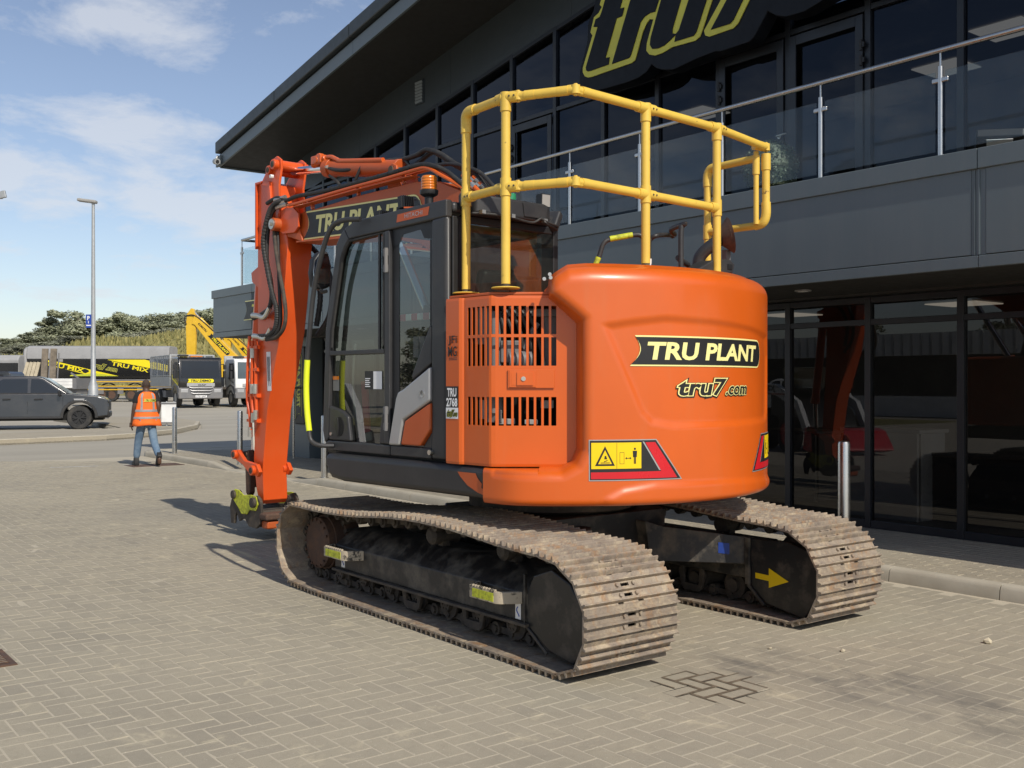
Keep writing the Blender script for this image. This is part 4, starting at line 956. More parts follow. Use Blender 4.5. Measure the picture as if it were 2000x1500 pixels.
decal(DOOR, 'number_plate', rect(.124, .135), ddecal(.003, 1.45), M['ink']); decal(DOOR, 'number_plate_lower', rect(.124, .07), ddecal(.003, 1.38), M['white_ink'])
for s_, v0, w in (('TRU', 1.522, .09), ('2768', 1.459, .108)): decal(DOOR, 'number_lettering', shifted(text_fit(s_, w, .05, 0, .0022), 0, 0, .002), ddecal(.065-w/2, v0), M['white_ink'])
web_logo(DOOR, ddecal(.012, 1.398), .105, .034, ('ink', 'lime', 'ink'), .0012)
for s_, v0, w, h in (('JFi', 1.845, .085, .06), ('MG', 1.775, .085, .062)): decal(DOOR, 'maker_mark', shifted(text_fit(s_, w, h, 0, .0012), 0, 0, .002), ddecal(.028, v0), M['ink'])
for k in range(2): decal(DOOR, 'maker_mark', rect(.085, .005), (lambda zz: (lambda u, v, e: dfn(.028+u, zz+v, .019)))(1.762-k*.011), M['ink'])
# what shows behind the slots
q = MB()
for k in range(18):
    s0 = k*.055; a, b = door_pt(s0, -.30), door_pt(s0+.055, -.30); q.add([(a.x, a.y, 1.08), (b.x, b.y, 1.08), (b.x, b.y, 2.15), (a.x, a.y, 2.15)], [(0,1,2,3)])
up(q, 'dark_bay_backing', M['dark'], smooth=None, recalc=False)  # near-black sheet stands in for the unlit depth of the bay
rn = random.Random(5)
def inner(s, z, e): return Vector(dfn(s, z, e))
q = MB(); q.cyl(inner(.34, 1.42, -.10), inner(.34, 2.05, -.10), .05, n=14); q.cyl(inner(.52, 1.75, -.1), inner(.66, 1.75, -.12), .06, n=14); q.cyl(inner(.7, 1.98, -.12), inner(.5, 1.62, -.1), .02, n=10); up(q, 'air_pipe', M['chassis'], bevel=0)
q = MB(); dbox(q, .18, .33, 1.85, 2.08, -.10, -.07); dbox(q, .3, .48, 1.36, 1.44, -.12, -.06); up(q, 'filter_box', M['chassis'], bevel=.004)
for b_ in ((.44, .56, 1.35, 1.385), (.62, .70, 1.35, 1.38), (.72, .80, 1.45, 1.50), (.22, .30, 1.38, 1.5)): q = MB(); dbox(q, *b_, -.12, -.07); up(q, 'battery_box', M['inwall'], bevel=.004)
q = MB(); dbox(q, .47, .60, 1.73, 1.87, -.13, -.07); dbox(q, .74, .86, 1.6, 2.05, -.2, -.15); dbox(q, .4, .9, 2.02, 2.07, -.2, -.12); up(q, 'engine_block', M['chassis'], bevel=.01)
q = MB(); 
for k in range(5): q.tube(smooth_path([inner(.42+.05*k, 2.1, -.1), inner(.5+.05*k, 1.9, -.07-.01*k), inner(.46+.07*k, 1.7, -.11), inner(.55+.04*k, 1.5, -.09)], 4), .012, 8)
up(q, 'engine_hoses', M['rubber'])
q = MB(); q.prism([(-1.22, -.30), (-1.22, -.715), (-.93, -.985), (-.62, -1.0), (-.62, -.30)], 2.145, 2.165, 'z'); up(q, 'door_top_plate', M['orange_dull'], bevel=.006)
# side body, skirt
q = MB(); q.prism([(1.158, 1.088), (1.168, 1.03), (1.13, .935), (1.07, .905), (.93, .888), (-.70, .888), (-.70, 1.088)], -1.245, -.62); sk = up(q, 'side_skirt', M['skirt'], bevel=.045, seg=4)
q = MB(); q.add([(-1.2475, y, z) for y, z in ((-.421, 1.046), (-.60, 1.046), (-.615, 1.02), (-.66, .985), (-.655, .96), (-.70, .945), (-.70, .912), (-.62, .928), (-.52, .966), (-.45, 1.015))], [tuple(range(10))]); up(q, 'orange_flash', M['orange_dull'], parent=sk, smooth=None)
q = MB(); q.box(.50, 1.23, -.55, 1.15, 1.07, 1.95); up(q, 'right_side_tank', M['orange_dull'], bevel=.05, seg=3)
q = MB(); q.box(-.15, .48, -.28, .28, 1.07, 1.9); q.box(-1.19, .45, -.30, -.252, 1.07, 2.14); up(q, 'bulkhead', M['black'], bevel=.02)
# ---- cab
CX0, CX1 = -1.205, -.185
cabr = link('cab', None, EX, (0, 0, 0), (0, 0, ROT))
def cp(pts, nm, m_='cab', x0=CX0, x1=CX0+.055, bev=.012, parent=None, seg=2):
    q = MB(); q.prism(pts, x0, x1); return q.build(nm, M[m_], parent or cabr, bevel=bev, seg=seg)
cp([(1.252, 1.25), (1.212, 2.0), (1.06, 2.64), (1.01, 2.70), (.955, 2.74), (.89, 2.66), (.955, 2.60), (1.0, 2.52), (1.14, 2.0), (1.178, 1.25), (1.178, 1.185), (1.225, 1.16)], 'front_pillar')
cp([(.957, 2.742), (.81, 2.785), (.38, 2.793), (-.25, 2.80), (-.25, 2.685), (.45, 2.668), (.80, 2.66), (.893, 2.655)], 'roof_rail')
cp([(.45, 1.18), (.45, 2.667), (.385, 2.669), (.385, 1.18)], 'door_pillar')
cp([(-.085, 1.10), (-.085, 2.69), (-.25, 2.70), (-.25, 1.10)], 'rear_pillar', bev=.03, seg=3)
cp([(1.225, 1.155), (1.18, 1.103), (.38, 1.103), (.38, 1.178), (1.18, 1.178)], 'door_sill'); cp([(.372, 1.103), (-.084, 1.103), (-.084, 1.178), (.372, 1.178)], 'rear_sill')
cp([(1.15, 1.812), (.452, 1.812), (.452, 1.845), (1.148, 1.845)], 'door_rail', bev=.006)
dh = cp([(1.176, 1.44), (.985, 1.402), (.915, 1.362), (.878, 1.18), (1.176, 1.18)], 'door_handle_panel', x0=CX0+.004, bev=.015)
q = MB(); q.prism([(1.02+.055*math.cos(t), 1.285+.072*math.sin(t)) for t in np.linspace(0, 2*math.pi, 22)[:-1]], CX0+.001, CX0+.006); dr = q.build('handle_recess_shade', M['dark'], dh)  # flat near-black disc paints the shade of a recess
q = MB(); q.prism([(1.06, 1.22), (1.035, 1.215), (1.022, 1.285), (1.035, 1.352), (1.06, 1.348)], CX0-.008, CX0+.004); q.build('handle', M['plastic'], dr, bevel=.004)
q = MB(); q.cyl((CX0+.002, 1.135, 1.228), (CX0-.004, 1.135, 1.228), .013, n=14); q.build('lock', M['alu'], dh)
cp([(.45, 1.51), (.42, 1.525), (.385, 1.515), (.385, 1.18), (.52, 1.18), (.505, 1.3)], 'hinge_panel', x0=CX0+.006)
for z in (1.36, 2.46):
    q = MB(); q.cyl((CX0-.008, .41, z-.085), (CX0-.008, .41, z+.085), .014, n=12); q.box(CX0-.012, CX0, .395, .44, z-.08, z-.03); q.box(CX0-.012, CX0, .395, .44, z+.03, z+.08); q.build('hinge', M['chassis'], cabr)
cp([(-.087, 1.99), (-.065, 1.98), (.13, 1.66), (.125, 1.625), (-.087, 1.735)], 'rear_corner_panel', x0=CX0+.003)
cp([(-.10, 1.715), (.20, 1.565), (.262, 1.545), (.285, 1.50), (.372, 1.178), (.245, 1.180), (.20, 1.355), (-.10, 1.488)], 'silver_panel', 'silver', x0=CX0-.02, bev=.016, seg=3)
cp([(-.10, 1.478), (.185, 1.35), (.232, 1.186), (.02, 1.186), (-.10, 1.30)], 'orange_panel', 'orange_dull', x0=CX0-.015, bev=.012)
q = MB(); q.cyl((CX0-.024, -.02, 1.535), (CX0-.018, -.02, 1.535), .024, n=18); q.build('panel_lock', M['chrome'], cabr)
q = MB(); q.cyl((CX0-.025, -.10, 1.15), (CX0, -.10, 1.15), .017, n=14); q.build('cab_bolt', M['alu'], cabr)
cp([(-.087, 1.29), (.02, 1.178), (.38, 1.178), (.38, 1.105), (-.087, 1.105)], 'rear_lower_panel', x0=CX0+.012)
def gl(pts, nm, m_='cabglass', x=CX0+.03): q = MB(); q.add([(x, y, z) for y, z in pts], [tuple(range(len(pts)))]); return q.build(nm, M[m_], cabr, smooth=None)
gl([(1.14, 1.846), (.452, 1.846), (.452, 2.667), (.90, 2.655), (.955, 2.60), (1.0, 2.52), (1.135, 2.0)], 'door_window')
gl([(1.176, 1.18), (.452, 1.18), (.452, 1.811), (1.15, 1.811)], 'lower_door_window')
gl([(.384, 1.18), (-.084, 1.18), (-.084, 2.69), (.384, 2.67)], 'rear_side_window')
# printed black border of the rear side window, seals
q = MB(); x = CX0+.027
for pts in ([(.384, 2.67), (-.084, 2.69), (-.084, 2.56), (.02, 2.575), (.06, 2.64), (.26, 2.625), (.30, 2.56), (.384, 2.52)], [(.384, 2.56), (.30, 2.56), (.30, 1.18), (.384, 1.18)], [(-.045, 2.56), (-.084, 2.56), (-.084, 1.98), (-.045, 1.98)]): q.add([(x, y, z) for y, z in pts], [tuple(range(len(pts)))])
q.build('window_border', M['ink'], cabr, smooth=None)
q = MB(); q.tube([(CX0+.01, y, z) for y, z in ((1.135, 1.87), (1.125, 2.0), (.99, 2.52), (.945, 2.595), (.89, 2.645), (.46, 2.657), (.46, 1.87))], .012, 6); q.build('window_seal', M['rubber'], cabr)
q = MB(); q.box(CX0+.005, CX0+.02, .505, .525, 1.846, 2.655); q.build('window_slider', M['plastic'], cabr)
q = MB(); q.add([(CX0+.026, y, z) for y, z in ((.723, 1.692), (.503, 1.692), (.503, 1.562), (.723, 1.562))], [(0,1,2,3)]); nt_ = q.build('notice', M['ink'], cabr, smooth=None)
q = MB(); q.add([(CX0+.024, y, z) for y, z in ((.612, 1.69), (.505, 1.69), (.505, 1.564), (.612, 1.564))], [(0,1,2,3)]); 
q.build('notice_white', M['white_ink'], nt_, smooth=None)
q = MB()
for k in range(5): q.add([(CX0+.0235, y, z) for y, z in ((.715, 1.642-k*.014), (.65+.012*(k % 2), 1.642-k*.014), (.65+.012*(k % 2), 1.635-k*.014), (.715, 1.635-k*.014))], [(0,1,2,3)])
q.build('notice_lines', M['white_ink'], nt_, smooth=None)
q = MB(); q.add([(CX0+.026, y, z) for y, z in ((1.145, 1.655), (1.06, 1.655), (1.06, 1.55), (1.145, 1.55))], [(0,1,2,3)]); lb = q.build('safety_label', M['chassis'], cabr, smooth=None)
q = MB(); q.add([(CX0+.024, y, z) for y, z in ((1.145, 1.658), (1.06, 1.658), (1.06, 1.632), (1.145, 1.632))], [(0,1,2,3)]); q.build('label_band', M['amber'], lb, smooth=None)
# roof, rear wall, front and right of the cab
q = MB(); q.prism([(CX0+.056, -.25), (CX0+.056, .80), (CX0+.12, .95), (CX1-.12, .95), (CX1, .80), (CX1, -.25)], 2.72, 2.795, 'z'); q.build('cab_roof', M['cab'], cabr, bevel=.03, seg=3)
q = MB(); q.prism([(-1.02, -.14), (-1.02, -.32), (-.93, -.36), (-.42, -.36), (-.33, -.31), (-.25, -.20), (-.25, -.14)], 2.715, 2.845, 'z'); rv = q.build('rear_roof_hood', M['cab'], cabr, bevel=.025, seg=3)
q = MB(); q.prism([(-.62, 2.735), (-.42, 2.735), (-.405, 2.825), (-.635, 2.83)], -.368, -.362, 'y'); q.build('hood_cover', M['skirt'], rv, bevel=.01)
for a_, b_, w_, h_ in (((-1.1, -.26, 2.80), (-1.03, -.30, 2.80), .12, .11), ((-.24, -.24, 2.78), (-.19, -.22, 2.74), .10, .16)): q = MB(); q.bar(a_, b_, w_, h_); q.build('roof_bracket', M['cab'], cabr, bevel=.02)
q = MB(); q.tube(smooth_path([(-1.1, -.27, 2.72), (-.9, -.38, 2.715), (-.72, -.375, 2.71), (-.55, -.37, 2.70), (-.47, -.375, 2.735), (-.42, -.38, 2.70), (-.33, -.36, 2.685), (-.22, -.27, 2.70)], 6), .009, 8)
q.tube(smooth_path([(-.48, -.372, 2.74), (-.43, -.385, 2.715), (-.32, -.37, 2.70), (-.23, -.28, 2.712)], 6), .008, 8); q.build('wiring', M['rubber'], cabr)
for x in (-1.0, -.74, -.44):
    q = MB(); q.box(x-.015, x+.015, -.39, -.355, 2.71, 2.735); q.build('cable_clip', M['alu'], cabr)
q = MB(); q.box(CX0+.056, CX0+.14, -.249, -.20, 1.9, 2.70); q.box(CX1-.05, CX1, -.25, -.12, 1.1, 2.72); q.box(CX0+.14, CX1-.05, -.245, -.2, 2.66, 2.715); q.build('rear_window_frame', M['plastic'], cabr, bevel=.01)
q = MB(); q.add([(CX0+.14, -.24, 1.9), (CX1-.05, -.24, 1.9), (CX1-.05, -.24, 2.66), (CX0+.14, -.24, 2.66)], [(0,1,2,3)]); q.build('rear_window', M['cabglass2'], cabr, smooth=None)
q = MB(); q.prism([(1.25, 1.25), (1.21, 2.0), (1.05, 2.66), (.95, 2.74), (.90, 2.66), (.98, 2.60), (1.14, 2.0), (1.18, 1.25)], CX1-.05, CX1); q.box(CX1-.05, CX1, -.12, 1.2, 1.1, 1.9); q.prism([(.95, 2.74), (-.12, 2.74), (-.12, 2.66), (.9, 2.66)], CX1-.05, CX1); q.box(CX0+.1, CX1-.05, 1.16, 1.2, 1.1, 1.3); q.build('right_cab_frame', M['plastic'], cabr, bevel=.01)
q = MB(); q.add([(CX1-.02, -.1, 1.9), (CX1-.02, 1.15, 1.9), (CX1-.02, 1.14, 2.0), (CX1-.02, .95, 2.66), (CX1-.02, -.1, 2.66)], [(0,1,2,3,4)]); q.build('right_window', M['cabglass2'], cabr, smooth=None)
q = MB(); q.add([(CX0+.06, 1.185, 1.3), (CX1-.05, 1.185, 1.3), (CX1-.05, 1.175, 2.0), (CX1-.05, 1.0, 2.6), (CX0+.06, 1.0, 2.6), (CX0+.06, 1.175, 2.0)], [(0,1,2,5), (5,2,3,4)]); q.build('windscreen', M['cabglass2'], cabr, smooth=None)
q = MB(); q.box(CX0+.06, CX1-.05, -.2, 1.16, 1.06, 1.12); q.build('cab_floor', M['plastic'], cabr)
# cab interior
q = MB(); q.box(-.96, -.46, .0, .48, 1.42, 1.56); q.box(-.9, -.52, .05, .42, 1.12, 1.42); q.bar((-.71, .02, 1.55), (-.71, -.12, 2.15), .46, .13, up=(0, 1, .2)); q.bar((-.71, -.12, 2.18), (-.71, -.16, 2.38), .26, .1, up=(0, 1, .2)); st = q.build('seat', M['skirt'], cabr, bevel=.035, seg=3)
for x in (-1.02, -.40):
    q = MB(); q.box(x-.07, x+.07, .1, .6, 1.5, 1.66); q.cyl((x, .53, 1.66), (x, .55, 1.88), .018, n=8); q.cyl((x, .55, 1.88), (x, .56, 2.0), .03, n=10); q.build('control_console', M['plastic'], cabr, bevel=.02)
q = MB(); q.bar((-.62, 1.0, 1.15), (-.62, 1.05, 1.75), .16, .1); q.bar((-.38, 1.02, 1.95), (-.3, 1.05, 2.2), .2, .03, up=(0, 1, 0)); q.build('monitor_column', M['plastic'], cabr, bevel=.01)
q = MB(); q.tube(smooth_path([(-1.05, 1.0, 1.2), (-1.08, 1.02, 1.6), (-1.07, 1.0, 1.9)], 5), .012); q.tube(smooth_path([(-1.0, .7, 1.2), (-1.02, .62, 1.5), (-1.03, .66, 1.7)], 5), .016); q.build('cab_cables', M['alu'], cabr)
q = MB(); q.bar((-1.13, .80, 1.62), (-1.13, .76, 1.25), .012, .075, up=(0, 1, 0)); ds = q.build('red_strap', M['redpaint'], cabr)
q = MB(); q.bar((-1.132, .755, 1.25), (-1.132, .74, 1.185), .02, .085, up=(0, 1, 0)); q.build('strap_anchor', M['inwall'], ds, bevel=.008)
for k in range(7):
    y0 = .375-k*.066; q = MB(); q.box(CX0+.034, CX0+.06, y0-.066, y0, 2.032, 2.078); q.build('striped_bar', M['redpaint' if k % 2 else 'white'], cabr, bevel=.006)
q = MB(); q.add([(CX0-.0015, y, z) for y, z in ((.284, 2.762), (-.076, 2.774), (-.060, 2.717), (.296, 2.709))], [(0,1,2,3)]); hp = q.build('maker_plate', M['orange_dull'], cabr, smooth=None)
decal(hp, 'maker_lettering', text_fit('HITACHI', .20, .030, 0, .0), lambda u, v, e: (CX0-.003-e, .20-u, 2.726+v+u*.012), M['silver'])
# beacons, lamps, mirror, grab bar
q = MB(); q.lathe([(.055, 0), (.062, .004), (.062, .012), (.052, .012), (.054, .1), (.047, .115), (0, .118)], (-1.06, .12, 2.905), 24); bl = up(q, 'amber_beacon', M['amber']); q = MB(); q.lathe([(.03, -.11), (.03, -.03), (.06, -.012), (.064, .0), (.064, .018)], (-1.06, .12, 2.905), 20); up(q, 'beacon_base', M['plastic'], parent=bl)
for k in range(5): q = MB(); q.lathe([(.0545, .02+k*.018), (.0565, .026+k*.018), (.0545, .032+k*.018)], (-1.06, .12, 2.905), 24); up(q, 'lens_ring', M['amber'], parent=bl)
q = MB(); q.lathe([(.05, 0), (.052, .03), (.048, .035), (.052, .05), (.05, .1), (0, .11)], (-.48, -.05, 2.845), 22); bl = up(q, 'green_beacon', M['green']); q = MB(); q.lathe([(.05, -.05), (.055, -.005), (.055, .004)], (-.48, -.05, 2.845), 18); up(q, 'beacon_base', M['plastic'], parent=bl)
def lamp(pos, d, nm, w=.1, h=.09, lensm='chassis'):
    pos = Vector(pos); d = Vector(d).normalized(); q = MB(); q.bar(pos, pos+d*.05, w, h)
    r = d.cross(Vector((0,0,1))).normalized()
    for k in range(6): o_ = r*(w*(k-2.5)/6); q.bar(pos+o_-d*.025, pos+o_, .007, h*.95)
    l = up(q, nm, M['plastic'], bevel=.005, seg=1); q = MB(); q.bar(pos+d*.05, pos+d*.053, w*.85, h*.85); up(q, 'lens', M[lensm], parent=l)
    q = MB(); q.cyl(pos+d*.02+Vector((0,0,-h*.5)), pos+d*.02+Vector((0,0,-h*.5-.05)), .01, n=8); up(q, 'lamp_stem', M['plastic'], parent=l)
lamp((-.93, .55, 2.915), (0, 1, -.1), 'work_lamp'); lamp((-.95, .80, 2.845), (0, 1, -.1), 'work_lamp', .1, .075)
lamp((-.13, -.02, 2.94), (-.1, -1, -.05), 'rear_work_lamp', .085, .10, 'inwall')
q = MB(); q.bar((-1.0, .42, 2.852), (-.86, .56, 2.856), .09, .01); up(q, 'lamp_bracket', M['orange_dull'])
q = MB(); q.tube(smooth_path([(-.9, .5, 2.93), (-.95, .38, 2.90), (-1.02, .27, 2.81)], 6), .006, 6); up(q, 'lamp_cable', M['rubber'])
q = MB(); q.tube(smooth_path([(-.21, -.16, 2.80), (-.17, -.10, 2.86), (-.14, -.03, 2.90)], 4), .012, 8); up(q, 'lamp_post', M['plastic'])
q = MB(); q.prism([(-1.27, 2.33), (-1.285, 2.44), (-1.27, 2.54), (-1.22, 2.60), (-1.14, 2.61), (-1.11, 2.5), (-1.12, 2.34), (-1.2, 2.31)], 1.27, 1.34, 'y'); mr = up(q, 'mirror', M['plastic'], bevel=.02, seg=3); q = MB(); q.prism([(-1.265, 2.36), (-1.275, 2.44), (-1.26, 2.53), (-1.215, 2.585), (-1.15, 2.59), (-1.125, 2.5), (-1.135, 2.36)], 1.264, 1.269, 'y'); up(q, 'mirror_glass', M['chrome'], parent=mr)
q = MB(); q.tube(smooth_path([(-1.24, .69, 2.775), (-1.30, .82, 2.775), (-1.325, .93, 2.735), (-1.33, 1.035, 2.597), (-1.33, 1.168, 2.297), (-1.33, 1.235, 1.95), (-1.33, 1.262, 1.78)], 6), .019, 12); gb = up(q, 'grab_bar', M['cab'])
q = MB(); q.tube(smooth_path([(-1.33, 1.262, 1.78), (-1.33, 1.277, 1.587), (-1.33, 1.264, 1.395), (-1.33, 1.235, 1.25)], 5), .0225, 12); up(q, 'reflective_sleeve', M['hivis'], parent=gb)
q = MB(); q.tube(smooth_path([(-1.33, 1.235, 1.25), (-1.325, 1.215, 1.18), (-1.29, 1.16, 1.145), (-1.20, 1.10, 1.14)], 5), .017, 12); up(q, 'bar_foot', M['cab'], parent=gb)
q = MB(); q.tube(smooth_path([(-1.19, 1.22, 2.30), (-1.2, 1.27, 2.30), (-1.2, 1.31, 2.36)], 4), .014, 8); up(q, 'mirror_arm', M['plastic'])
# ---- boom, arm and coupler (profiles in the upper body's y, z)
BX0, BX1 = -.09, .25
q = MB(); q.prism([(3.62, 3.28), (3.0, 3.298), (2.46, 3.32), (1.59, 3.322), (1.27, 3.278), (.99, 3.17), (.6, 2.86), (.10, 2.10), (-.02, 1.80), (.10, 1.66), (.30, 1.72), (.62, 2.05), (1.0, 2.48), (1.5, 2.78), (2.2, 2.93), (3.29, 3.01), (3.53, 3.06)], BX0, BX1)
boom = up(q, 'boom', M['orange_dull'], bevel=.006, seg=1)
q = MB(); q.box(BX0-.022, BX1+.022, 2.15, 3.52, 2.985, 3.003)
for i, v in enumerate(q.v): q.v[i] = (v[0], v[1], v[2]+(.055*(v[1]-3.3)))
up(q, 'boom_flange', M['orange_dull'], parent=boom, bevel=.003, seg=1)
q = MB(); q.prism([(3.55, 3.27), (3.78, 3.30), (3.88, 3.25), (3.89, 3.16), (3.80, 3.09), (3.60, 3.05), (3.40, 2.99), (3.40, 3.02)], BX0-.025, BX0+.02); q.prism([(3.55, 3.27), (3.78, 3.30), (3.88, 3.25), (3.89, 3.16), (3.80, 3.09), (3.60, 3.05), (3.40, 2.99), (3.40, 3.02)], BX1-.02, BX1+.025); q.box(BX0+.02, BX1-.02, 3.5, 3.62, 3.08, 3.26); up(q, 'boom_nose', M['orange_dull'], parent=boom, bevel=.012)
q = MB(); q.prism([(3.75, 3.34), (3.66, 3.36), (3.52, 3.34), (3.42, 3.27), (3.42, 3.14), (3.50, 3.09), (3.72, 3.10), (3.80, 3.14)], BX0-.055, BX0-.03); up(q, 'pin_plate', M['arm_orange'], parent=boom, bevel=.006)
def pin(y, z, r, x0, x1, nm, par, m_='orange_dull', hole=True):
    q = MB(); q.cyl((x0, y, z), (x1, y, z), r, n=22); o = up(q, nm, M[m_], parent=par, bevel=.006)
    if hole:
        q = MB(); q.cyl((x0-.004, y, z), (x0, y, z), r*.62, n=18); up(q, 'pin_end', M['grime'], parent=o)
    return o
pin(3.80, 3.20, .065, BX0-.13, BX1+.10, 'boom_pin', boom, hole=False)
q = MB(); q.cyl((BX0-.142, 3.80, 3.20), (BX0-.13, 3.80, 3.20), .052, n=20); pw = up(q, 'pin_washer', M['alu'], parent=boom); q = MB(); q.cyl((BX0-.16, 3.80, 3.20), (BX0-.142, 3.80, 3.20), .018, n=6); up(q, 'pin_bolt', M['alu'], parent=boom)
brand_plate(boom, lambda u, v, e: (BX0-.0025-e, 3.35-u, 3.025+v-u*.04), 1.85, .245, 'TRU PLANT', lift=.0015, tw=.74, th=.64, tx=.09)
q = MB(); q.prism([(3.5, 3.335), (2.46, 3.352), (1.55, 3.355), (1.55, 3.361), (2.46, 3.358), (3.5, 3.341)], BX0-.075, BX0+.02); up(q, 'pipe_shade_plate', M['orange_dull'], parent=boom)  # plate added so its overhang shades the boom's left face
for (y0, z0) in ((3.25, 3.305), (2.45, 3.33), (1.75, 3.335)):
    q = MB(); q.box(BX0-.01, BX0+.02, y0-.012, y0+.012, z0-.01, z0+.055); q.box(BX0-.06, BX0+.02, y0-.012, y0+.012, z0+.055, z0+.067); up(q, 'pipe_bracket', M['orange'], parent=boom)
q = MB()
for dx, dz in ((-.05, 0), (-.012, .012), (.03, .0)):
    q.tube(smooth_path([(BX0+dx, 3.62, 3.39+dz), (BX0+dx, 3.51, 3.372+dz), (BX0+dx, 2.49, 3.392+dz), (BX0+dx, 1.93, 3.395+dz), (BX0+dx, 1.52, 3.405+dz), (BX0+dx, 1.35, 3.395+dz), (BX0+dx, 1.17, 3.31+dz), (BX0+dx+.05, 1.02, 3.22+dz), (BX0+dx+.08, .83, 3.10+dz)], 4), .016, 8)
up(q, 'hydraulic_pipes', M['orange'], parent=boom)
def hose(pts, r, nm='hose', m_='rubber', par=None, rings=None, k=6):
    q = MB(); q.tube(smooth_path(pts, k), r, 10, rings=rings); return up(q, nm, M[m_], parent=par or boom, smooth=(60 if rings is None else 20))
hx = BX0-.045
hose([(hx-.03, 4.0, 3.44), (hx-.03, 3.80, 3.47), (hx-.02, 3.62, 3.425), (hx-.01, 3.44, 3.44), (hx, 2.96, 3.425), (hx, 2.43, 3.425), (hx, 1.92, 3.43), (hx, 1.47, 3.44), (hx, 1.27, 3.40), (hx+.03, 1.12, 3.33), (hx+.06, .95, 3.20)], .02)
for k in range(12): q = MB(); yy = 3.3-k*.155; q.cyl((hx, yy-.004, 3.43), (hx, yy+.004, 3.43), .0225, n=10); up(q, 'cable_tie', M['ink'], parent=boom)
hose([(.0, 3.12, 3.69), (-.02, 2.9, 3.63), (.0, 2.7, 3.61), (.05, 2.41, 3.63), (.08, 2.17, 3.625), (.08, 1.97, 3.585), (.08, 1.84, 3.50), (.06, 1.49, 3.465), (.05, 1.29, 3.445), (.05, 1.09, 3.39), (.05, .86, 3.29), (.05, .6, 3.05)], .018)
hose([(.06, 2.15, 3.60), (.08, 1.97, 3.60), (.08, 1.8, 3.605), (.08, 1.70, 3.625), (.08, 1.62, 3.622), (.08, 1.45, 3.56), (.08, 1.25, 3.445), (.08, 1.07, 3.36), (.08, .96, 3.30), (.08, .7, 3.0)], .022)
hose([(.12, 2.17, 3.60), (.12, 2.05, 3.55), (.12, 1.86, 3.54), (.12, 1.64, 3.605), (.12, 1.53, 3.575), (.12, 1.3, 3.445), (.12, 1.07, 3.335), (.12, .9, 3.235), (.12, .6, 2.95)], .022, m_='plastic')
hose([(-.02, 3.05, 3.60), (-.03, 2.9, 3.52), (-.03, 2.8, 3.42), (-.03, 2.72, 3.36)], .015); hose([(.0, 2.52, 3.62), (-.02, 2.58, 3.52), (-.03, 2.66, 3.38)], .015)
for i in range(5):
    x = BX0+.03+.055*i; q = MB(); a = Vector((x, .98+.02*(i % 2), 3.29)); b = Vector((x+.02, .68, 3.04)); q.tube([a, b], .019, 10); up(q, 'hose_run', M['orange' if i % 2 == 0 else 'rubber'], parent=boom)
    for t in (.12, .34):
        p0 = a.lerp(b, t); p1 = a.lerp(b, t+.13); q = MB(); q.cyl(p0, p1, .025, n=8); up(q, 'hose_fitting', M['alu'], parent=boom)
q = MB(); q.box(BX0+.02, BX1, .78, .83, 3.02, 3.12); up(q, 'manifold', M['orange_dull'], parent=boom, bevel=.01)
# arm cylinder along the boom
cyl_ = link('arm_cylinder', None, boom)
ax = .06
q = MB(); a, b = Vector((ax, 3.86, 3.775)), Vector((ax, 3.15, 3.70)); q.cyl(a, b, .042, n=20); q.build('cylinder_rod', M['chrome'], cyl_)
q = MB(); c0, c1 = Vector((ax, 3.20, 3.705)), Vector((ax, 2.02, 3.52)); q.cyl(c0, c1, .078, n=24); d = (c1-c0).normalized(); q.cyl(c0-d*.01, c0+d*.09, .092, n=24); q.cyl(c1-d*.02, c1+d*.03, .085, n=24); q.build('cylinder_barrel', M['orange_dull'], cyl_, bevel=.006)
q = MB(); q.tube(smooth_path([(ax-.03, 3.32, 3.80), (ax-.03, 3.12, 3.80), (ax-.04, 2.98, 3.75), (ax-.05, 2.85, 3.715), (ax-.05, 2.2, 3.62)], 5), .021, 10); q.build('feed_pipe', M['orange'], cyl_)
q = MB(); q.box(ax-.08, ax+.05, 3.22, 3.40, 3.755, 3.84); q.box(ax-.06, ax+.0, 3.27, 3.33, 3.82, 3.86); q.cyl((ax-.09, 3.30, 3.79), (ax+.06, 3.30, 3.79), .035, n=12); q.cyl((ax-.04, 3.42, 3.76), (ax-.04, 3.18, 3.80), .03, n=10); q.build('valve_block', M['orange'], cyl_, bevel=.012)
q = MB(); q.cyl((ax-.06, 3.22, 3.70), (ax-.08, 3.08, 3.69), .018, n=8); q.build('hose_fitting', M['alu'], cyl_)
for x in (ax-.11, ax+.085): q = MB(); q.prism([(2.05, 3.30), (1.85, 3.30), (1.92, 3.52), (1.98, 3.55), (2.04, 3.52)], x, x+.025); q.build('cylinder_lug', M['orange_dull'], cyl_, bevel=.006)
q = MB(); q.cyl((ax-.12, 1.99, 3.49), (ax+.12, 1.99, 3.49), .035, n=14); q.build('lug_pin', M['grime'], cyl_)
for sx in (-.30, .44):                                # boom lift cylinders
    q = MB(); q.cyl((sx, .55, 1.15), (sx, .98, 1.95), .075, n=18); lc = up(q, 'lift_cylinder', M['orange_dull']); q = MB(); q.cyl((sx, .98, 1.95), (sx, 1.48, 2.72), .038, n=14); q.cyl((min(sx, .08), 1.5, 2.75), (max(sx, .08), 1.5, 2.75), .03, n=10); up(q, 'cylinder_rod', M['chrome'], parent=lc)
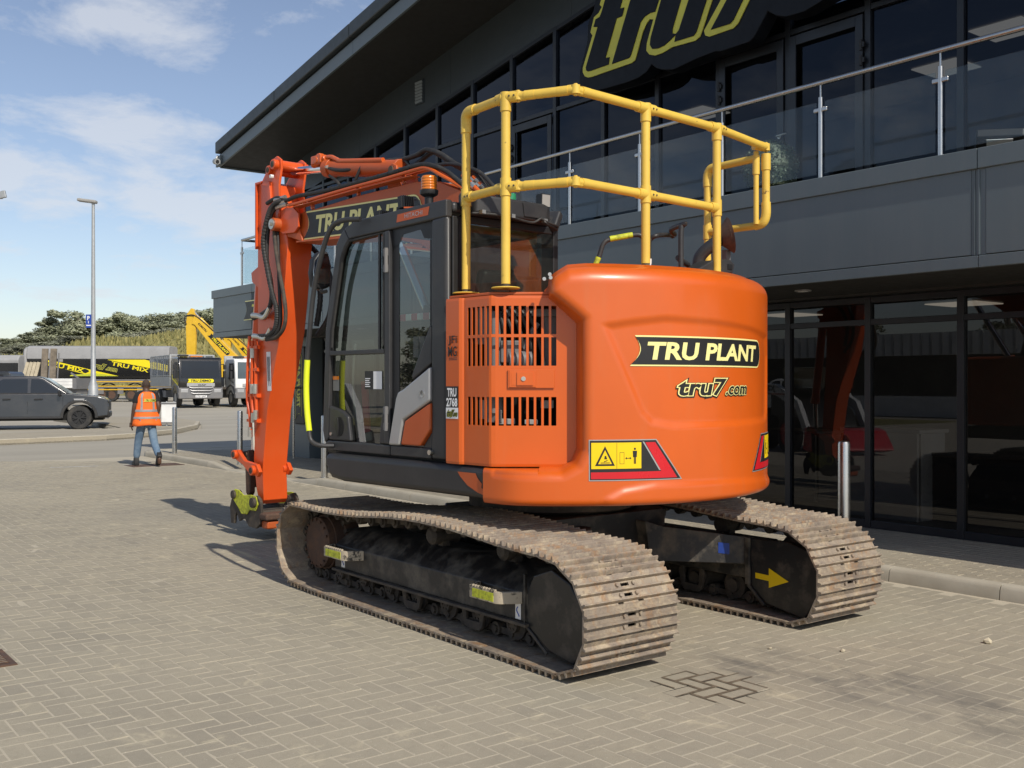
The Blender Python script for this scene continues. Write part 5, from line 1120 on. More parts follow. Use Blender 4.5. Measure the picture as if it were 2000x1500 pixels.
# arm
AX0, AX1 = -.125, .155
q = MB(); q.prism([(4.275, 3.685), (4.14, 3.69), (3.98, 3.64), (3.86, 3.30), (3.70, 3.14), (3.655, 3.0), (3.73, 2.5), (3.80, 2.117), (4.067, 1.337), (4.165, .724), (4.145, .40), (4.19, .355), (4.235, .36), (4.30, .50), (4.36, .80), (4.275, 2.1)], AX0, AX1)
arm = up(q, 'arm', M['arm_orange'], bevel=.008, seg=1); arm['label'] = 'orange dipper arm with sunlit rear face'
q = MB()
for x in (AX0-.03, AX1+.004): q.prism([(4.277, 3.69), (4.277, 3.0), (4.255, 3.0), (4.25, 3.668), (4.15, 3.668), (4.14, 3.69)], x, x+.026)
up(q, 'arm_rib', M['arm_orange'], parent=arm, bevel=.003, seg=1)
for x, s in ((AX0-.01, 1), (AX1-.015, 1)):
    q = MB(); q.prism([(4.20, 3.66), (4.03, 3.82), (3.94, 3.885), (3.86, 3.905), (3.78, 3.86), (3.77, 3.78), (3.82, 3.60), (3.80, 3.35), (3.84, 3.18), (3.98, 3.4)], x, x+.025); ear = up(q, 'arm_ear', M['arm_orange'], parent=arm, bevel=.006)
q = MB(); q.prism([(4.10, 3.688), (3.97, 3.66), (3.93, 3.42), (3.885, 3.16), (3.93, 3.15), (3.99, 3.42), (4.02, 3.62), (4.12, 3.64)], AX0-.035, AX0-.005); up(q, 'arm_stiffener', M['arm_orange'], parent=arm, bevel=.005)
pin(3.86, 3.815, .052, AX0-.06, AX1+.06, 'cylinder_pin', arm, 'arm_orange'); pin(3.975, 3.775, .045, AX0-.05, AX1+.05, 'ear_boss', arm, 'arm_orange')
q = MB(); q.cyl((AX0-.03, 3.90, 3.70), (AX0-.06, 3.90, 3.70), .02, n=8); up(q, 'grease_fitting', M['white'], parent=arm)
decal(arm, 'lifting_notice', rect(.40, .085), lambda u, v, e: (AX0-.003-e, 4.00+(-.06)*u+v*1.0, 1.93-u), M['white_ink'])
for k in range(4): decal(arm, 'notice_lines', rect(.30-.05*(k % 2), .007), (lambda kk: (lambda u, v, e: (AX0-.005, 4.015-.06*u+.015*kk+v, 1.88-u)))(k), M['plastic'])
# hoses looping down the arm
hose([(-.16, 3.70, 3.43), (-.20, 3.80, 3.40), (-.22, 3.88, 3.30), (-.23, 3.96, 3.05), (-.22, 3.91, 2.79), (-.21, 3.82, 2.52), (-.20, 3.745, 2.34), (-.20, 3.765, 2.17), (-.20, 3.88, 2.095), (-.20, 4.14, 2.09)], .026, 'ribbed_hose', par=arm, rings=-.14, k=16)
hose([(-.14, 3.70, 3.41), (-.17, 3.78, 3.39), (-.19, 3.91, 3.26), (-.20, 3.95, 2.9), (-.19, 3.89, 2.66), (-.18, 3.88, 2.48), (-.18, 3.96, 2.35), (-.18, 4.26, 2.28)], .024, 'arm_hose', par=arm)
hose([(-.15, 3.86, 3.25), (-.17, 3.84, 3.09), (-.19, 3.73, 2.78), (-.19, 3.63, 2.51), (-.19, 3.585, 2.31), (-.19, 3.62, 2.16), (-.19, 3.76, 2.07), (-.19, 3.97, 2.05)], .02, 'arm_hose', m_='grime', par=arm)
hose([(-.13, 3.85, 3.20), (-.15, 3.80, 2.9), (-.17, 3.74, 2.5), (-.18, 3.70, 2.22), (-.19, 3.80, 2.09), (-.2, 4.0, 2.06)], .018, 'arm_hose', par=arm)
for y, z in ((3.92, 2.31), (3.90, 2.095)):
    q = MB(); q.tube(smooth_path([(-.19, y-.02, z+.06), (-.195, y+.08, z-.03), (-.2, y+.2, z-.01), (-.2, y+.32, z-.0)], 5), .027, 10); up(q, 'hose_sleeve', M['alu'], parent=arm)
for k, (y, z) in enumerate(((3.80, 3.445), (3.79, 3.405), (3.77, 3.37))):
    q = MB(); q.cyl((-.15, y-.14, z+.015), (-.17, y+.03, z), .024, n=8); up(q, 'hose_fitting', M['alu'], parent=boom)
hose([(.28, 3.9, 3.2), (.30, 4.02, 3.11), (.30, 3.94, 2.88), (.30, 3.82, 2.71), (.30, 3.74, 2.5), (.29, 3.80, 2.2)], .03, 'ribbed_hose', par=arm, rings=-.14, k=14)
hose([(.30, 3.95, 3.05), (.34, 3.72, 2.85), (.35, 3.60, 2.6), (.33, 3.62, 2.3), (.3, 3.8, 2.1)], .026, 'arm_hose', par=arm)
# pipes and bucket cylinder down the front of the arm
for i, pts in enumerate(([(-.16, 4.38, 2.10), (-.17, 4.40, 1.78), (-.17, 4.41, 1.46), (-.17, 4.36, 1.30), (-.17, 4.34, 1.12)], [(-.17, 4.30, 2.05), (-.17, 4.31, 1.6), (-.17, 4.31, 1.42), (-.17, 4.27, 1.25)], [(-.16, 4.24, 2.06), (-.16, 4.25, 1.63), (-.16, 4.23, 1.28)])):
    q = MB(); q.tube(smooth_path(pts, 4), .018, 8); up(q, 'arm_pipe', M['arm_orange'], parent=arm)
for y, z in ((4.30, 1.55), (4.24, 1.55), (4.30, 1.92), (4.23, 1.28), (4.28, 1.25), (4.35, 1.10)):
    q = MB(); q.cyl((-.17, y, z-.05), (-.17, y, z+.05), .027, n=8); up(q, 'pipe_fitting', M['alu'], parent=arm)
for z in (1.98, 1.75, 1.48, 1.22):
    q = MB(); q.box(-.165, AX0, 4.20, 4.24, z-.02, z+.02); q.box(-.175, -.165, 4.20, 4.42, z-.015, z+.015); up(q, 'pipe_clamp', M['arm_orange'], parent=arm)
q = MB(); q.cyl((.015, 4.44, 2.75), (.015, 4.62, 1.33), .065, n=20); q.cyl((.015, 4.61, 1.38), (.015, 4.625, 1.28), .075, n=20); bc = up(q, 'bucket_cylinder', M['arm_orange']); q = MB(); q.cyl((.015, 4.62, 1.33), (.015, 4.60, .88), .036, n=16); up(q, 'cylinder_rod', M['chrome'], parent=bc)
for x in (-.07, .075): q = MB(); q.prism([(4.3, 2.86), (4.52, 2.78), (4.50, 2.68), (4.3, 2.58)], x, x+.025); up(q, 'cylinder_lug', M['arm_orange'], parent=bc, bevel=.005)
for x in (-.19, .165):
    q = MB(); q.prism([(4.63, .90), (4.56, .905), (4.40, .80), (4.14, .775), (4.08, .70), (4.13, .645), (4.33, .69), (4.44, .755), (4.60, .80), (4.65, .85)], x-.022, x+.022); lk = up(q, 'linkage_arm', M['arm_orange'], bevel=.008)
    pin(4.595, .855, .048, x-.05, x+.05, 'linkage_boss', lk, 'arm_orange'); pin(4.20, .71, .052, x-.055, x+.03, 'linkage_boss', lk, 'arm_orange')
q = MB(); q.cyl((-.2, 4.595, .855), (.22, 4.595, .855), .03, n=12); up(q, 'linkage_pins', M['rust'])
q = MB(); q.prism([(4.63, .88), (4.55, .90), (4.50, .80), (4.50, .45), (4.55, .40), (4.60, .44)], -.09, -.03); q.prism([(4.63, .88), (4.55, .90), (4.50, .80), (4.50, .45), (4.55, .40), (4.60, .44)], .06, .12); q.box(-.03, .06, 4.51, 4.56, .5, .75); up(q, 'bucket_link', M['rust'], bevel=.01)
# quick coupler
for x in (-.225, .195):
    q = MB(); q.prism([(4.66, .38), (4.70, .30), (4.67, .125), (4.60, .125), (4.585, .21), (4.54, .25), (4.49, .16), (4.43, .19), (4.36, .195), (4.28, .125), (4.12, .12), (4.05, .17), (4.02, .30), (4.03, .40), (4.10, .46), (4.18, .44), (4.30, .33), (4.44, .32), (4.53, .40), (4.60, .42)], x, x+.03); qc = up(q, 'quick_coupler', M['grime'], bevel=.006)
    xs = x-.012 if x < 0 else x+.03
    q = MB(); q.prism([(4.63, .46), (4.56, .495), (4.48, .49), (4.37, .445), (4.20, .46), (4.10, .45), (4.06, .37), (4.11, .30), (4.24, .30), (4.30, .25), (4.42, .245), (4.48, .30), (4.57, .36), (4.63, .40)], xs, xs+.012); up(q, 'coupler_cheek', M['lime'], parent=qc, bevel=.006)
    pin(4.575, .435, .045, x-.035, x+.06, 'coupler_pin', qc, 'grime'); pin(4.14, .385, .052, x-.045, x+.06, 'coupler_pin', qc, 'grime')
q = MB(); q.box(-.195, .195, 4.08, 4.62, .235, .30); q.box(-.195, .195, 4.10, 4.2, .13, .235); up(q, 'coupler_body', M['grime'], bevel=.02)
q = MB(); q.box(-.23, .23, 3.90, 4.06, .215, .29); up(q, 'coupler_bar', M['rust'], bevel=.025, seg=3); q = MB(); q.box(-.20, .19, 3.93, 4.06, .125, .21); up(q, 'coupler_jaw', M['orange_dull'], bevel=.02)
# ---- yellow guard rails and what stands on the hood
Z = lambda p, z: Vector((p[0], p[1], z))
A1, A2, AB, A3, A4, AE, AF, AG = (-1.09, -.315), (-1.145, -.765), (-.95, -1.175), (-.313, -1.175), (.441, -1.166), (1.185, -1.056), (1.177, -.524), (1.11, -1.03)
GR = link('guard_rail', None, EX, (0, 0, 0), (0, 0, ROT)); GR['label'] = 'yellow tube guard rail round the rear deck'
ZT, ZM = 3.36, 2.81
def tube_part(nm, pts, r=.0285, m_='yellow', par=GR, n=16, bev=0): q = MB(); q.tube(pts, r, n); return q.build(nm, M[m_], par)
def post(p, z0, z1, plate=True):
    tube_part('rail_post', [Z(p, z0+.03), Z(p, z1)])
    tube_part('post_stub', [Z(p, z0), Z(p, z0+.035)], .0265, 'grime')
    if plate:
        q = MB(); q.lathe([(.001, 0), (.085, 0), (.09, .004), (.085, .009), (.001, .009)], (p[0], p[1], z0), 20); q.build('base_plate', M['yellow'], GR)
post(A1, 2.185, ZT-.05); post(A2, 2.185, ZT); post(A3, 2.34, ZT); post(A4, 2.34, ZT); post(AF, 2.34, 3.25)
def fit(p, z, nm='rail_fitting', h=.075, r=.0345): tube_part(nm, [Z(p, z-h), Z(p, z+h*.35)], r)
def collar(p, q_, z, t, L=.07):
    a, b = Z(p, z), Z(q_, z); d = (b-a).normalized(); tube_part('rail_fitting', [a+d*.012, a+d*(.012+L)], .0345)
    for k in (.35, .8):
        q = MB(); c0 = a+d*(.012+L*k); o_ = d.cross(Vector((0,0,1))).normalized()*(-.034); q.cyl(c0-o_*.9, c0-o_*1.12, .006, n=6); q.build('grub_screw', M['grime'], GR)
q = MB(); q.tube(smooth_path([Z(A1, ZT-.13), Z(A1, ZT-.06), Z((A1[0]-.006, A1[1]-.012), ZT-.02), Z((A1[0]-.012, A1[1]-.05), ZT), Z((A1[0]-.018, A1[1]-.12), ZT)], 6), .0345, 16); q.build('rail_elbow', M['yellow'], GR)
tube_part('top_rail', [Z((A1[0]-.01, A1[1]-.06), ZT), Z(A2, ZT)]); 
def swivel(p, z, a, b):
    q = MB(); da = (Z(a, z)-Z(p, z)).normalized(); db = (Z(b, z)-Z(p, z)).normalized(); c0 = Z(p, z)
    q.tube([c0+da*.11, c0+da*.045], .030, 14); q.tube([c0+db*.11, c0+db*.045], .030, 14); q.tube([c0+da*.05+Vector((0,0,.011)), c0+Vector((0,0,.011))], .021, 12); q.tube([c0+db*.05-Vector((0,0,.011)), c0-Vector((0,0,.011))], .021, 12)
    q.cyl(c0-Vector((0,0,.036)), c0+Vector((0,0,.036)), .012, n=8); q.cyl(c0-Vector((0,0,.026)), c0+Vector((0,0,.026)), .028, n=14); q.tube([c0+da*.06, c0], .026, 12); q.tube([c0+db*.06, c0], .026, 12); q.build('swivel_joint', M['yellow'], GR)
def rail(a, b, z, nm, c0=0., c1=0.):
    p, q_ = Z(a, z), Z(b, z); d = (q_-p).normalized(); tube_part(nm, [p+d*c0, q_-d*c1])
swivel(AB, ZT, A2, A3); swivel(AB, ZM, A2, A3)
S2 = (A2[0]+.035, A2[1]-.075)
swivel(S2, ZT, A2, AB); swivel(S2, ZM, A2, AB)
rail(S2, AB, ZT, 'top_rail', .07, .07); rail(AB, A3, ZT, 'top_rail', .07, 0); rail(A3, A4, ZT, 'top_rail'); rail(A4, AE, ZT, 'top_rail', 0, .03)
rail(A1, A2, ZM, 'mid_rail'); rail(S2, AB, ZM, 'mid_rail', .07, .07); rail(AB, A3, ZM, 'mid_rail', .07, 0); rail(A3, A4, ZM, 'mid_rail')
for p, o_ in ((A2, A1), (A3, AB), (A3, A4), (A4, A3), (A4, AE), (A2, S2)): collar(p, o_, ZT, 0)
for p, o_ in ((A1, A2), (A2, A1), (A3, AB), (A3, A4), (A4, A3), (A2, S2)): collar(p, o_, ZM, 0)
for p in (A2, A3, A4): fit(p, ZT, h=.085)
for p in (A1, A2, A3, A4): tube_part('rail_fitting', [Z(p, ZM-.055), Z(p, ZM+.055)], .0345)
# return gate at the right end
swivel(AE, ZT, A4, AG)
tube_part('gate_post', [Z(AE, ZT-.05), Z(AE, 2.86)]); tube_part('rail_fitting', [Z(AE, ZT-.05), Z(AE, ZT-.17)], .0345)
q = MB(); q.tube(smooth_path([Z(AE, 2.95), Z(AE, 2.86), Z((AE[0]-.005, AE[1]+.025), 2.80), Z((AE[0]-.01, AE[1]+.09), 2.785)], 6), .0345, 16); q.build('rail_elbow', M['yellow'], GR)
tube_part('gate_rail', [Z((AE[0]-.01, AE[1]+.07), 2.785), Z(AF, 2.785)]); tube_part('rail_fitting', [Z(AF, 2.73), Z(AF, 2.84)], .0345)
q = MB(); q.tube(smooth_path([Z(AF, 3.14), Z(AF, 3.22), Z((AF[0]-.002, AF[1]-.03), 3.272), Z((AF[0]-.005, AF[1]-.10), 3.28)], 6), .0345, 16); q.build('rail_elbow', M['yellow'], GR)
tube_part('gate_rail', [Z((AF[0]-.004, AF[1]-.08), 3.28), Z((AG[0]+.03, AG[1]+.02), 3.28)]); tube_part('gate_post', [Z((AG[0]+.03, AG[1]+.03), 3.33), Z((AG[0]+.03, AG[1]+.03), 2.79)], .020); tube_part('rail_fitting', [Z((AG[0]+.03, AG[1]+.03), 3.30), Z((AG[0]+.03, AG[1]+.03), 3.16)], .0265)
# access handrails, exhaust, mirror on the hood
def htube(nm, pts, r, m_, par=None): q = MB(); q.tube(smooth_path(pts, 5), r, 12); return up(q, nm, M[m_], parent=par)
hr = htube('deck_handrail', [(-.02, -.43, 2.36), (.02, -.46, 2.52), (.04, -.48, 2.60), (.08, -.51, 2.63), (.20, -.61, 2.66), (.245, -.65, 2.655), (.26, -.665, 2.60), (.265, -.67, 2.36)], .017, 'cab')
htube('reflective_sleeve', [(.075, -.507, 2.632), (.20, -.61, 2.662)], .0205, 'lime', hr); htube('reflective_sleeve', [(-.018, -.432, 2.40), (.012, -.455, 2.50)], .0205, 'lime', hr)
htube('deck_handrail', [(.285, -.69, 2.36), (.285, -.69, 2.58), (.295, -.70, 2.635), (.34, -.73, 2.66), (.62, -.62, 2.70), (.66, -.60, 2.69)], .017, 'cab')
htube('deck_handrail', [(.135, -1.10, 2.34), (.135, -1.10, 2.62), (.145, -1.105, 2.665), (.17, -1.10, 2.68), (.40, -.80, 2.70), (.56, -.70, 2.69)], .018, 'cab')
q = MB(); q.cyl((.282, -.69, 2.43), (.282, -.69, 2.49), .022, n=12); up(q, 'handrail_clamp', M['white'], parent=hr)
q = MB(); q.prism([(.20, 2.36), (.26, 2.385), (.40, 2.45), (.60, 2.475), (.66, 2.44), (.64, 2.38), (.56, 2.36)], -1.16, -1.02, 'y'); mr = up(q, 'deck_mirror', M['cab'], bevel=.022, seg=3); q = MB(); q.box(.57, .62, -1.166, -1.161, 2.40, 2.435); up(q, 'mirror_socket', M['ink'], parent=mr); htube('mirror_arm', [(.13, -1.08, 2.45), (.25, -1.02, 2.44), (.36, -.98, 2.43)], .02, 'cab', mr)
ex = MB(); ex.tube(smooth_path([(.84, -.70, 2.34), (.84, -.70, 2.52), (.87, -.76, 2.61), (.94, -.86, 2.69)], 5), .046, 18); exo = up(ex, 'exhaust_pipe', M['cab'])
q = MB(); c0 = Vector((.955, -.885, 2.70)); dd = Vector((.72, -.66, .22)).normalized(); q.cyl(c0-dd*.06, c0+dd*.015, .062, .135, n=28, cap=False); q.cyl(c0-dd*.004, c0, .118, n=28); up(q, 'exhaust_mouth', M['rust'], parent=exo)
q = MB(); q.bar((.99, -.84, 2.34), (.99, -.84, 2.60), .045, .05); up(q, 'exhaust_bracket', M['chassis'], bevel=.004)
# ---------------------------------------------------------------- walking man
def skin_body(name, joints, edges, radii, m_, parent, sub=2):
    me = bpy.data.meshes.new(name); me.from_pydata(joints, edges, []); me.materials.append(m_)
    o = bpy.data.objects.new('tmp_'+name, me); COL.objects.link(o); sk = o.modifiers.new('s', 'SKIN'); sk.use_smooth_shade = True
    sv = me.skin_vertices[0].data
    for i, r in enumerate(radii): sv[i].radius = r if isinstance(r, tuple) else (r, r)
    sv[0].use_root = True
    sd = o.modifiers.new('d', 'SUBSURF'); sd.levels = sd.render_levels = sub
    dg = bpy.context.evaluated_depsgraph_get(); dg.update()
    me2 = bpy.data.meshes.new_from_object(o.evaluated_get(dg)); me2.name = name
    bpy.data.objects.remove(o); me2.polygons.foreach_set('use_smooth', [True]*len(me2.polygons))
    if not me2.materials: me2.materials.append(m_)
    return link(name, me2, parent)
MAN = thing('person', 'person in orange hi-vis vest and blue jeans walking away', 'person', (6.70, 20.42, .0), rad(-6))
# local frame: +y is the way he walks (away), +x his right; left foot ahead, right heel lifting
H_ = 1.0
J = [(0,0,.88), (0,-.005,1.05), (0,.0,1.25), (0,.01,1.40), (0,.02,1.475), (0,.035,1.55), (0,.045,1.60),
     (-.165,.0,1.385), (-.235,-.02,1.14), (-.255,.05,.90), (-.262,.075,.82),
     (.165,.0,1.385), (.215,-.09,1.15), (.19,-.0,.93), (.185,.04,.86),
     (-.085,.0,.84), (-.125,.13,.49), (-.15,.20,.10), (-.155,.30,.05),
     (.085,.0,.84), (.125,-.08,.47), (.165,-.36,.16), (.17,-.34,.05)]
E_ = [(0,1),(1,2),(2,3),(3,4),(4,5),(5,6),(3,7),(7,8),(8,9),(9,10),(3,11),(11,12),(12,13),(13,14),(0,15),(15,16),(16,17),(17,18),(0,19),(19,20),(20,21),(21,22)]
R_ = [(.14,.10),(.135,.095),(.155,.105),(.10,.075),(.055,.055),(.072,.082),(.068,.078),.066,.047,.034,.03,.066,.047,.034,.03,.088,.064,.042,.04,.088,.064,.042,.04]
BODY = skin_body('body', J, E_, R_, M['skin'], MAN)
def ell(c, r, n=14, m_=18):
    q = MB(); q.lathe([(max(1e-4, math.sin(t)), -math.cos(t)) for t in np.linspace(.02, math.pi-.02, n)], (0,0,0), m_); q.v = [(c[0]+v[0]*r[0], c[1]+v[1]*r[1], c[2]+v[2]*r[2]) for v in q.v]; return q
q = ell((0,.045,1.575), (.074,.092,.105)); q.build('head', M['skin'], MAN)
q = ell((0,.038,1.592), (.077,.093,.098)); q.v = [(v[0], min(v[1], .085), max(v[2], 1.545)) for v in q.v]; q.build('hair', M['hair'], MAN)
for s in (-1, 1): q = ell((s*.077,.045,1.565), (.013,.024,.034), 8, 10); q.build('ear', M['skin'], MAN)
def hand(w, s, nm='hand'):
    q = MB(); w = Vector(w); q.bar(w, w+Vector((0,.012,-.085)), .032, .075, up=(1,0,0))
    for k, L in enumerate((.062, .07, .066, .05)):
        a = w+Vector((0,-.028+.019*k,-.082)); q.tube([a, a+Vector((-s*.006,.004,-L*.55)), a+Vector((-s*.018,.006,-L))], .009, 8)
    a = w+Vector((0,.036,-.02)); q.tube([a, a+Vector((0,.026,-.03)), a+Vector((-s*.01,.03,-.06))], .0105, 8); return q.build(nm, M['skin'], MAN, bevel=.006)
hand((-.262,.08,.845), -1); hand((.185,.045,.885), 1)
# jeans, shoes, T-shirt sleeves
jj = [(0,0,.90), (-.085,.0,.84), (-.125,.13,.49), (-.15,.195,.13), (.085,.0,.84), (.125,-.08,.47), (.16,-.33,.20)]
skin_body('jeans', jj, [(0,1),(1,2),(2,3),(0,4),(4,5),(5,6)], [(.145,.112),(.098,.098),(.076,.08),(.064,.068),(.098,.098),(.076,.08),(.062,.066)], M['jeans'], MAN)
q = MB(); q.prism([(-.06, 0), (-.02, .0), (.05, .0), (.20, .0), (.22, .03), (.17, .07), (.06, .10), (.05, .16), (-.05, .16), (-.07, .06)], -.045, .045)
for i, v in enumerate(q.v): q.v[i] = (v[0]-.152, v[1]+.19, v[2])
q.build('shoe', M['boot'], MAN, bevel=.02, seg=3)
q = MB(); pts = [(-.06, 0), (.05, .0), (.20, .0), (.22, .03), (.17, .07), (.06, .10), (.05, .16), (-.05, .16), (-.07, .06)]; c_, s_ = math.cos(rad(-48)), math.sin(rad(-48))
q.prism([(y*c_-z*s_, y*s_+z*c_) for y, z in pts], -.045, .045)
for i, v in enumerate(q.v): q.v[i] = (v[0]+.165, v[1]-.37, v[2]+.165)
q.build('shoe', M['boot'], MAN, bevel=.02, seg=3)
skin_body('tee_shirt', [(0,.0,1.12), (0,.0,1.30), (0,.012,1.425), (-.165,.0,1.385), (-.225,-.012,1.20), (.165,.0,1.385), (.205,-.06,1.21)], [(0,1),(1,2),(2,3),(3,4),(2,5),(5,6)], [(.15,.11),(.165,.115),(.085,.075),.078,.066,.078,.066], M['tee'], MAN)
# vest: a loose tube of cloth, open at the front, flared at the hem
rows = [(1.445, .10, .075), (1.42, .16, .10), (1.36, .205, .125), (1.22, .20, .135), (1.05, .215, .15), (.90, .245, .165), (.79, .275, .18)]
vn = 30; V = []; F = []
rn = random.Random(2)
for k, (z, a, b) in enumerate(rows):
    for i in range(vn+1):
        t = rad(60)-2*math.pi*(300/360)*i/vn-rad(90)*0; t = rad(60)-rad(300)*i/vn
        fl = 1+.03*math.sin(7*t+k)+(.02*math.sin(13*t)*k/6)
        sx = .025*max(0, (1.1-z))*2.2
        V.append((a*fl*math.cos(t)*1.0+sx*.9, b*fl*math.sin(t), z+.012*math.sin(3*t)*(k == 6)))
for k in range(len(rows)-1):
    for i in range(vn):
        tc_ = rad(60)-rad(300)*(i+.5)/vn
        zc = (rows[k][0]+rows[k+1][0])/2
        if abs(abs(math.degrees(math.atan2(math.sin(tc_), math.cos(tc_))))-0) < 26 and 1.16 < zc < 1.40: continue
        if abs(abs(math.degrees(math.atan2(math.sin(tc_), math.cos(tc_))))-180) < 26 and 1.16 < zc < 1.40: continue
        F.append((k*(vn+1)+i, k*(vn+1)+i+1, (k+1)*(vn+1)+i+1, (k+1)*(vn+1)+i))
q = MB(); q.add(V, F); vest = q.build('hivis_vest', M['vest'], MAN, smooth=60); sd = vest.modifiers.new('sub', 'SUBSURF'); sd.levels = sd.render_levels = 1; so = vest.modifiers.new('solid', 'SOLIDIFY'); so.thickness = .006; so.offset = 1
def vest_pt(t, z, off):
    zs_ = [r[0] for r in rows][::-1]; a = np.interp(z, zs_, [r[1] for r in rows][::-1]); b = np.interp(z, zs_, [r[2] for r in rows][::-1]); k = np.interp(z, zs_, list(range(len(rows)))[::-1])
    fl = 1+.03*math.sin(7*t+k); sx = .025*max(0, (1.1-z))*2.2
    return (a*fl*math.cos(t)+sx*.9+off*math.cos(t), b*fl*math.sin(t)+off*math.sin(t), z)
def tape(t0, t1, z0a, z1a, z0b, z1b, n=22):
    q = MB()
    for i in range(n):
        ta, tb = t0+(t1-t0)*i/n, t0+(t1-t0)*(i+1)/n; f0, f1 = i/n, (i+1)/n
        q.add([vest_pt(ta, z0a+(z0b-z0a)*f0, .014), vest_pt(tb, z0a+(z0b-z0a)*f1, .014), vest_pt(tb, z1a+(z1b-z1a)*f1, .014), vest_pt(ta, z1a+(z1b-z1a)*f0, .014)], [(0,1,2,3)])
    q.build('reflective_tape', M['tape'], vest, recalc=False)
tape(rad(-175), rad(-5), 1.06, 1.105, 1.06, 1.105); tape(rad(-178), rad(0), .925, .965, .925, .965)
for t0 in (-122, -62):
    q = MB()
    for i in range(8):
        za, zb = 1.10+.32*i/8, 1.10+.32*(i+1)/8
        q.add([vest_pt(rad(t0-6), za, .015), vest_pt(rad(t0+6), za, .015), vest_pt(rad(t0+6), zb, .015), vest_pt(rad(t0-6), zb, .015)], [(0,1,2,3)])
    q.build('reflective_tape', M['tape'], vest, recalc=False)
def vfn(u, v, e): p = vest_pt(rad(-110)+u/.17, 1.255+v, .02+e); return p
decal(vest, 'badge', shifted(plate_geo(.19, .055), 0, 0, .0), vfn, M['sign_yellow']); decal(vest, 'badge_lettering', shifted(text_fit('TRU DEMO', .16, .036, .2, .001), .015, .01, .003), vfn, M['ink'])

# ---------------------------------------------------------------- vehicles
def wheel(par, c, r, w, side, spokes=None, rim='chassis', nm='wheel', axis='y'):
    """tyre with rim; axis is local y of the vehicle"""
    wh = link(nm, None, par, c); q = MB(); h = w/2
    q.lathe([(r*.62, -h), (r*.93, -h), (r, -h*.7), (r, h*.7), (r*.93, h), (r*.62, h), (r*.6, h*.3)], (0,0,0), 32, ax='y', cap=False); q.build('tyre', M['tyre'], wh)
    q = MB(); y = side*h
    if spokes:
        q.lathe([(0, y*.55), (r*.60, y*.5), (r*.63, y*.95), (r*.56, y*.95), (r*.54, y*.62), (0, y*.6)], (0,0,0), 28, ax='y')
        for k in range(spokes):
            t = 2*math.pi*k/spokes; q.bar((0, y*.86, 0), (r*.57*math.cos(t), y*.9, r*.57*math.sin(t)), r*.10, .03, up=(0,1,0)); q.bar((0, y*.86, 0), (r*.57*math.cos(t+.3), y*.9, r*.57*math.sin(t+.3)), r*.07, .03, up=(0,1,0))
        q.cyl((0, y*.7, 0), (0, y*.95, 0), r*.12, n=12)
    else:
        q.lathe([(0, y*.75), (r*.18, y*.75), (r*.2, y*.45), (r*.5, y*.35), (r*.62, y*.85), (r*.66, y*.92), (r*.66, y*.8)], (0,0,0), 24, ax='y')
        for k in range(8):
            t = math.pi*k/4; q.cyl((r*.3*math.cos(t), y*.45, r*.3*math.sin(t)), (r*.3*math.cos(t), y*.6, r*.3*math.sin(t)), r*.045, n=6)
    q.build('rim', M[rim], wh); return wh
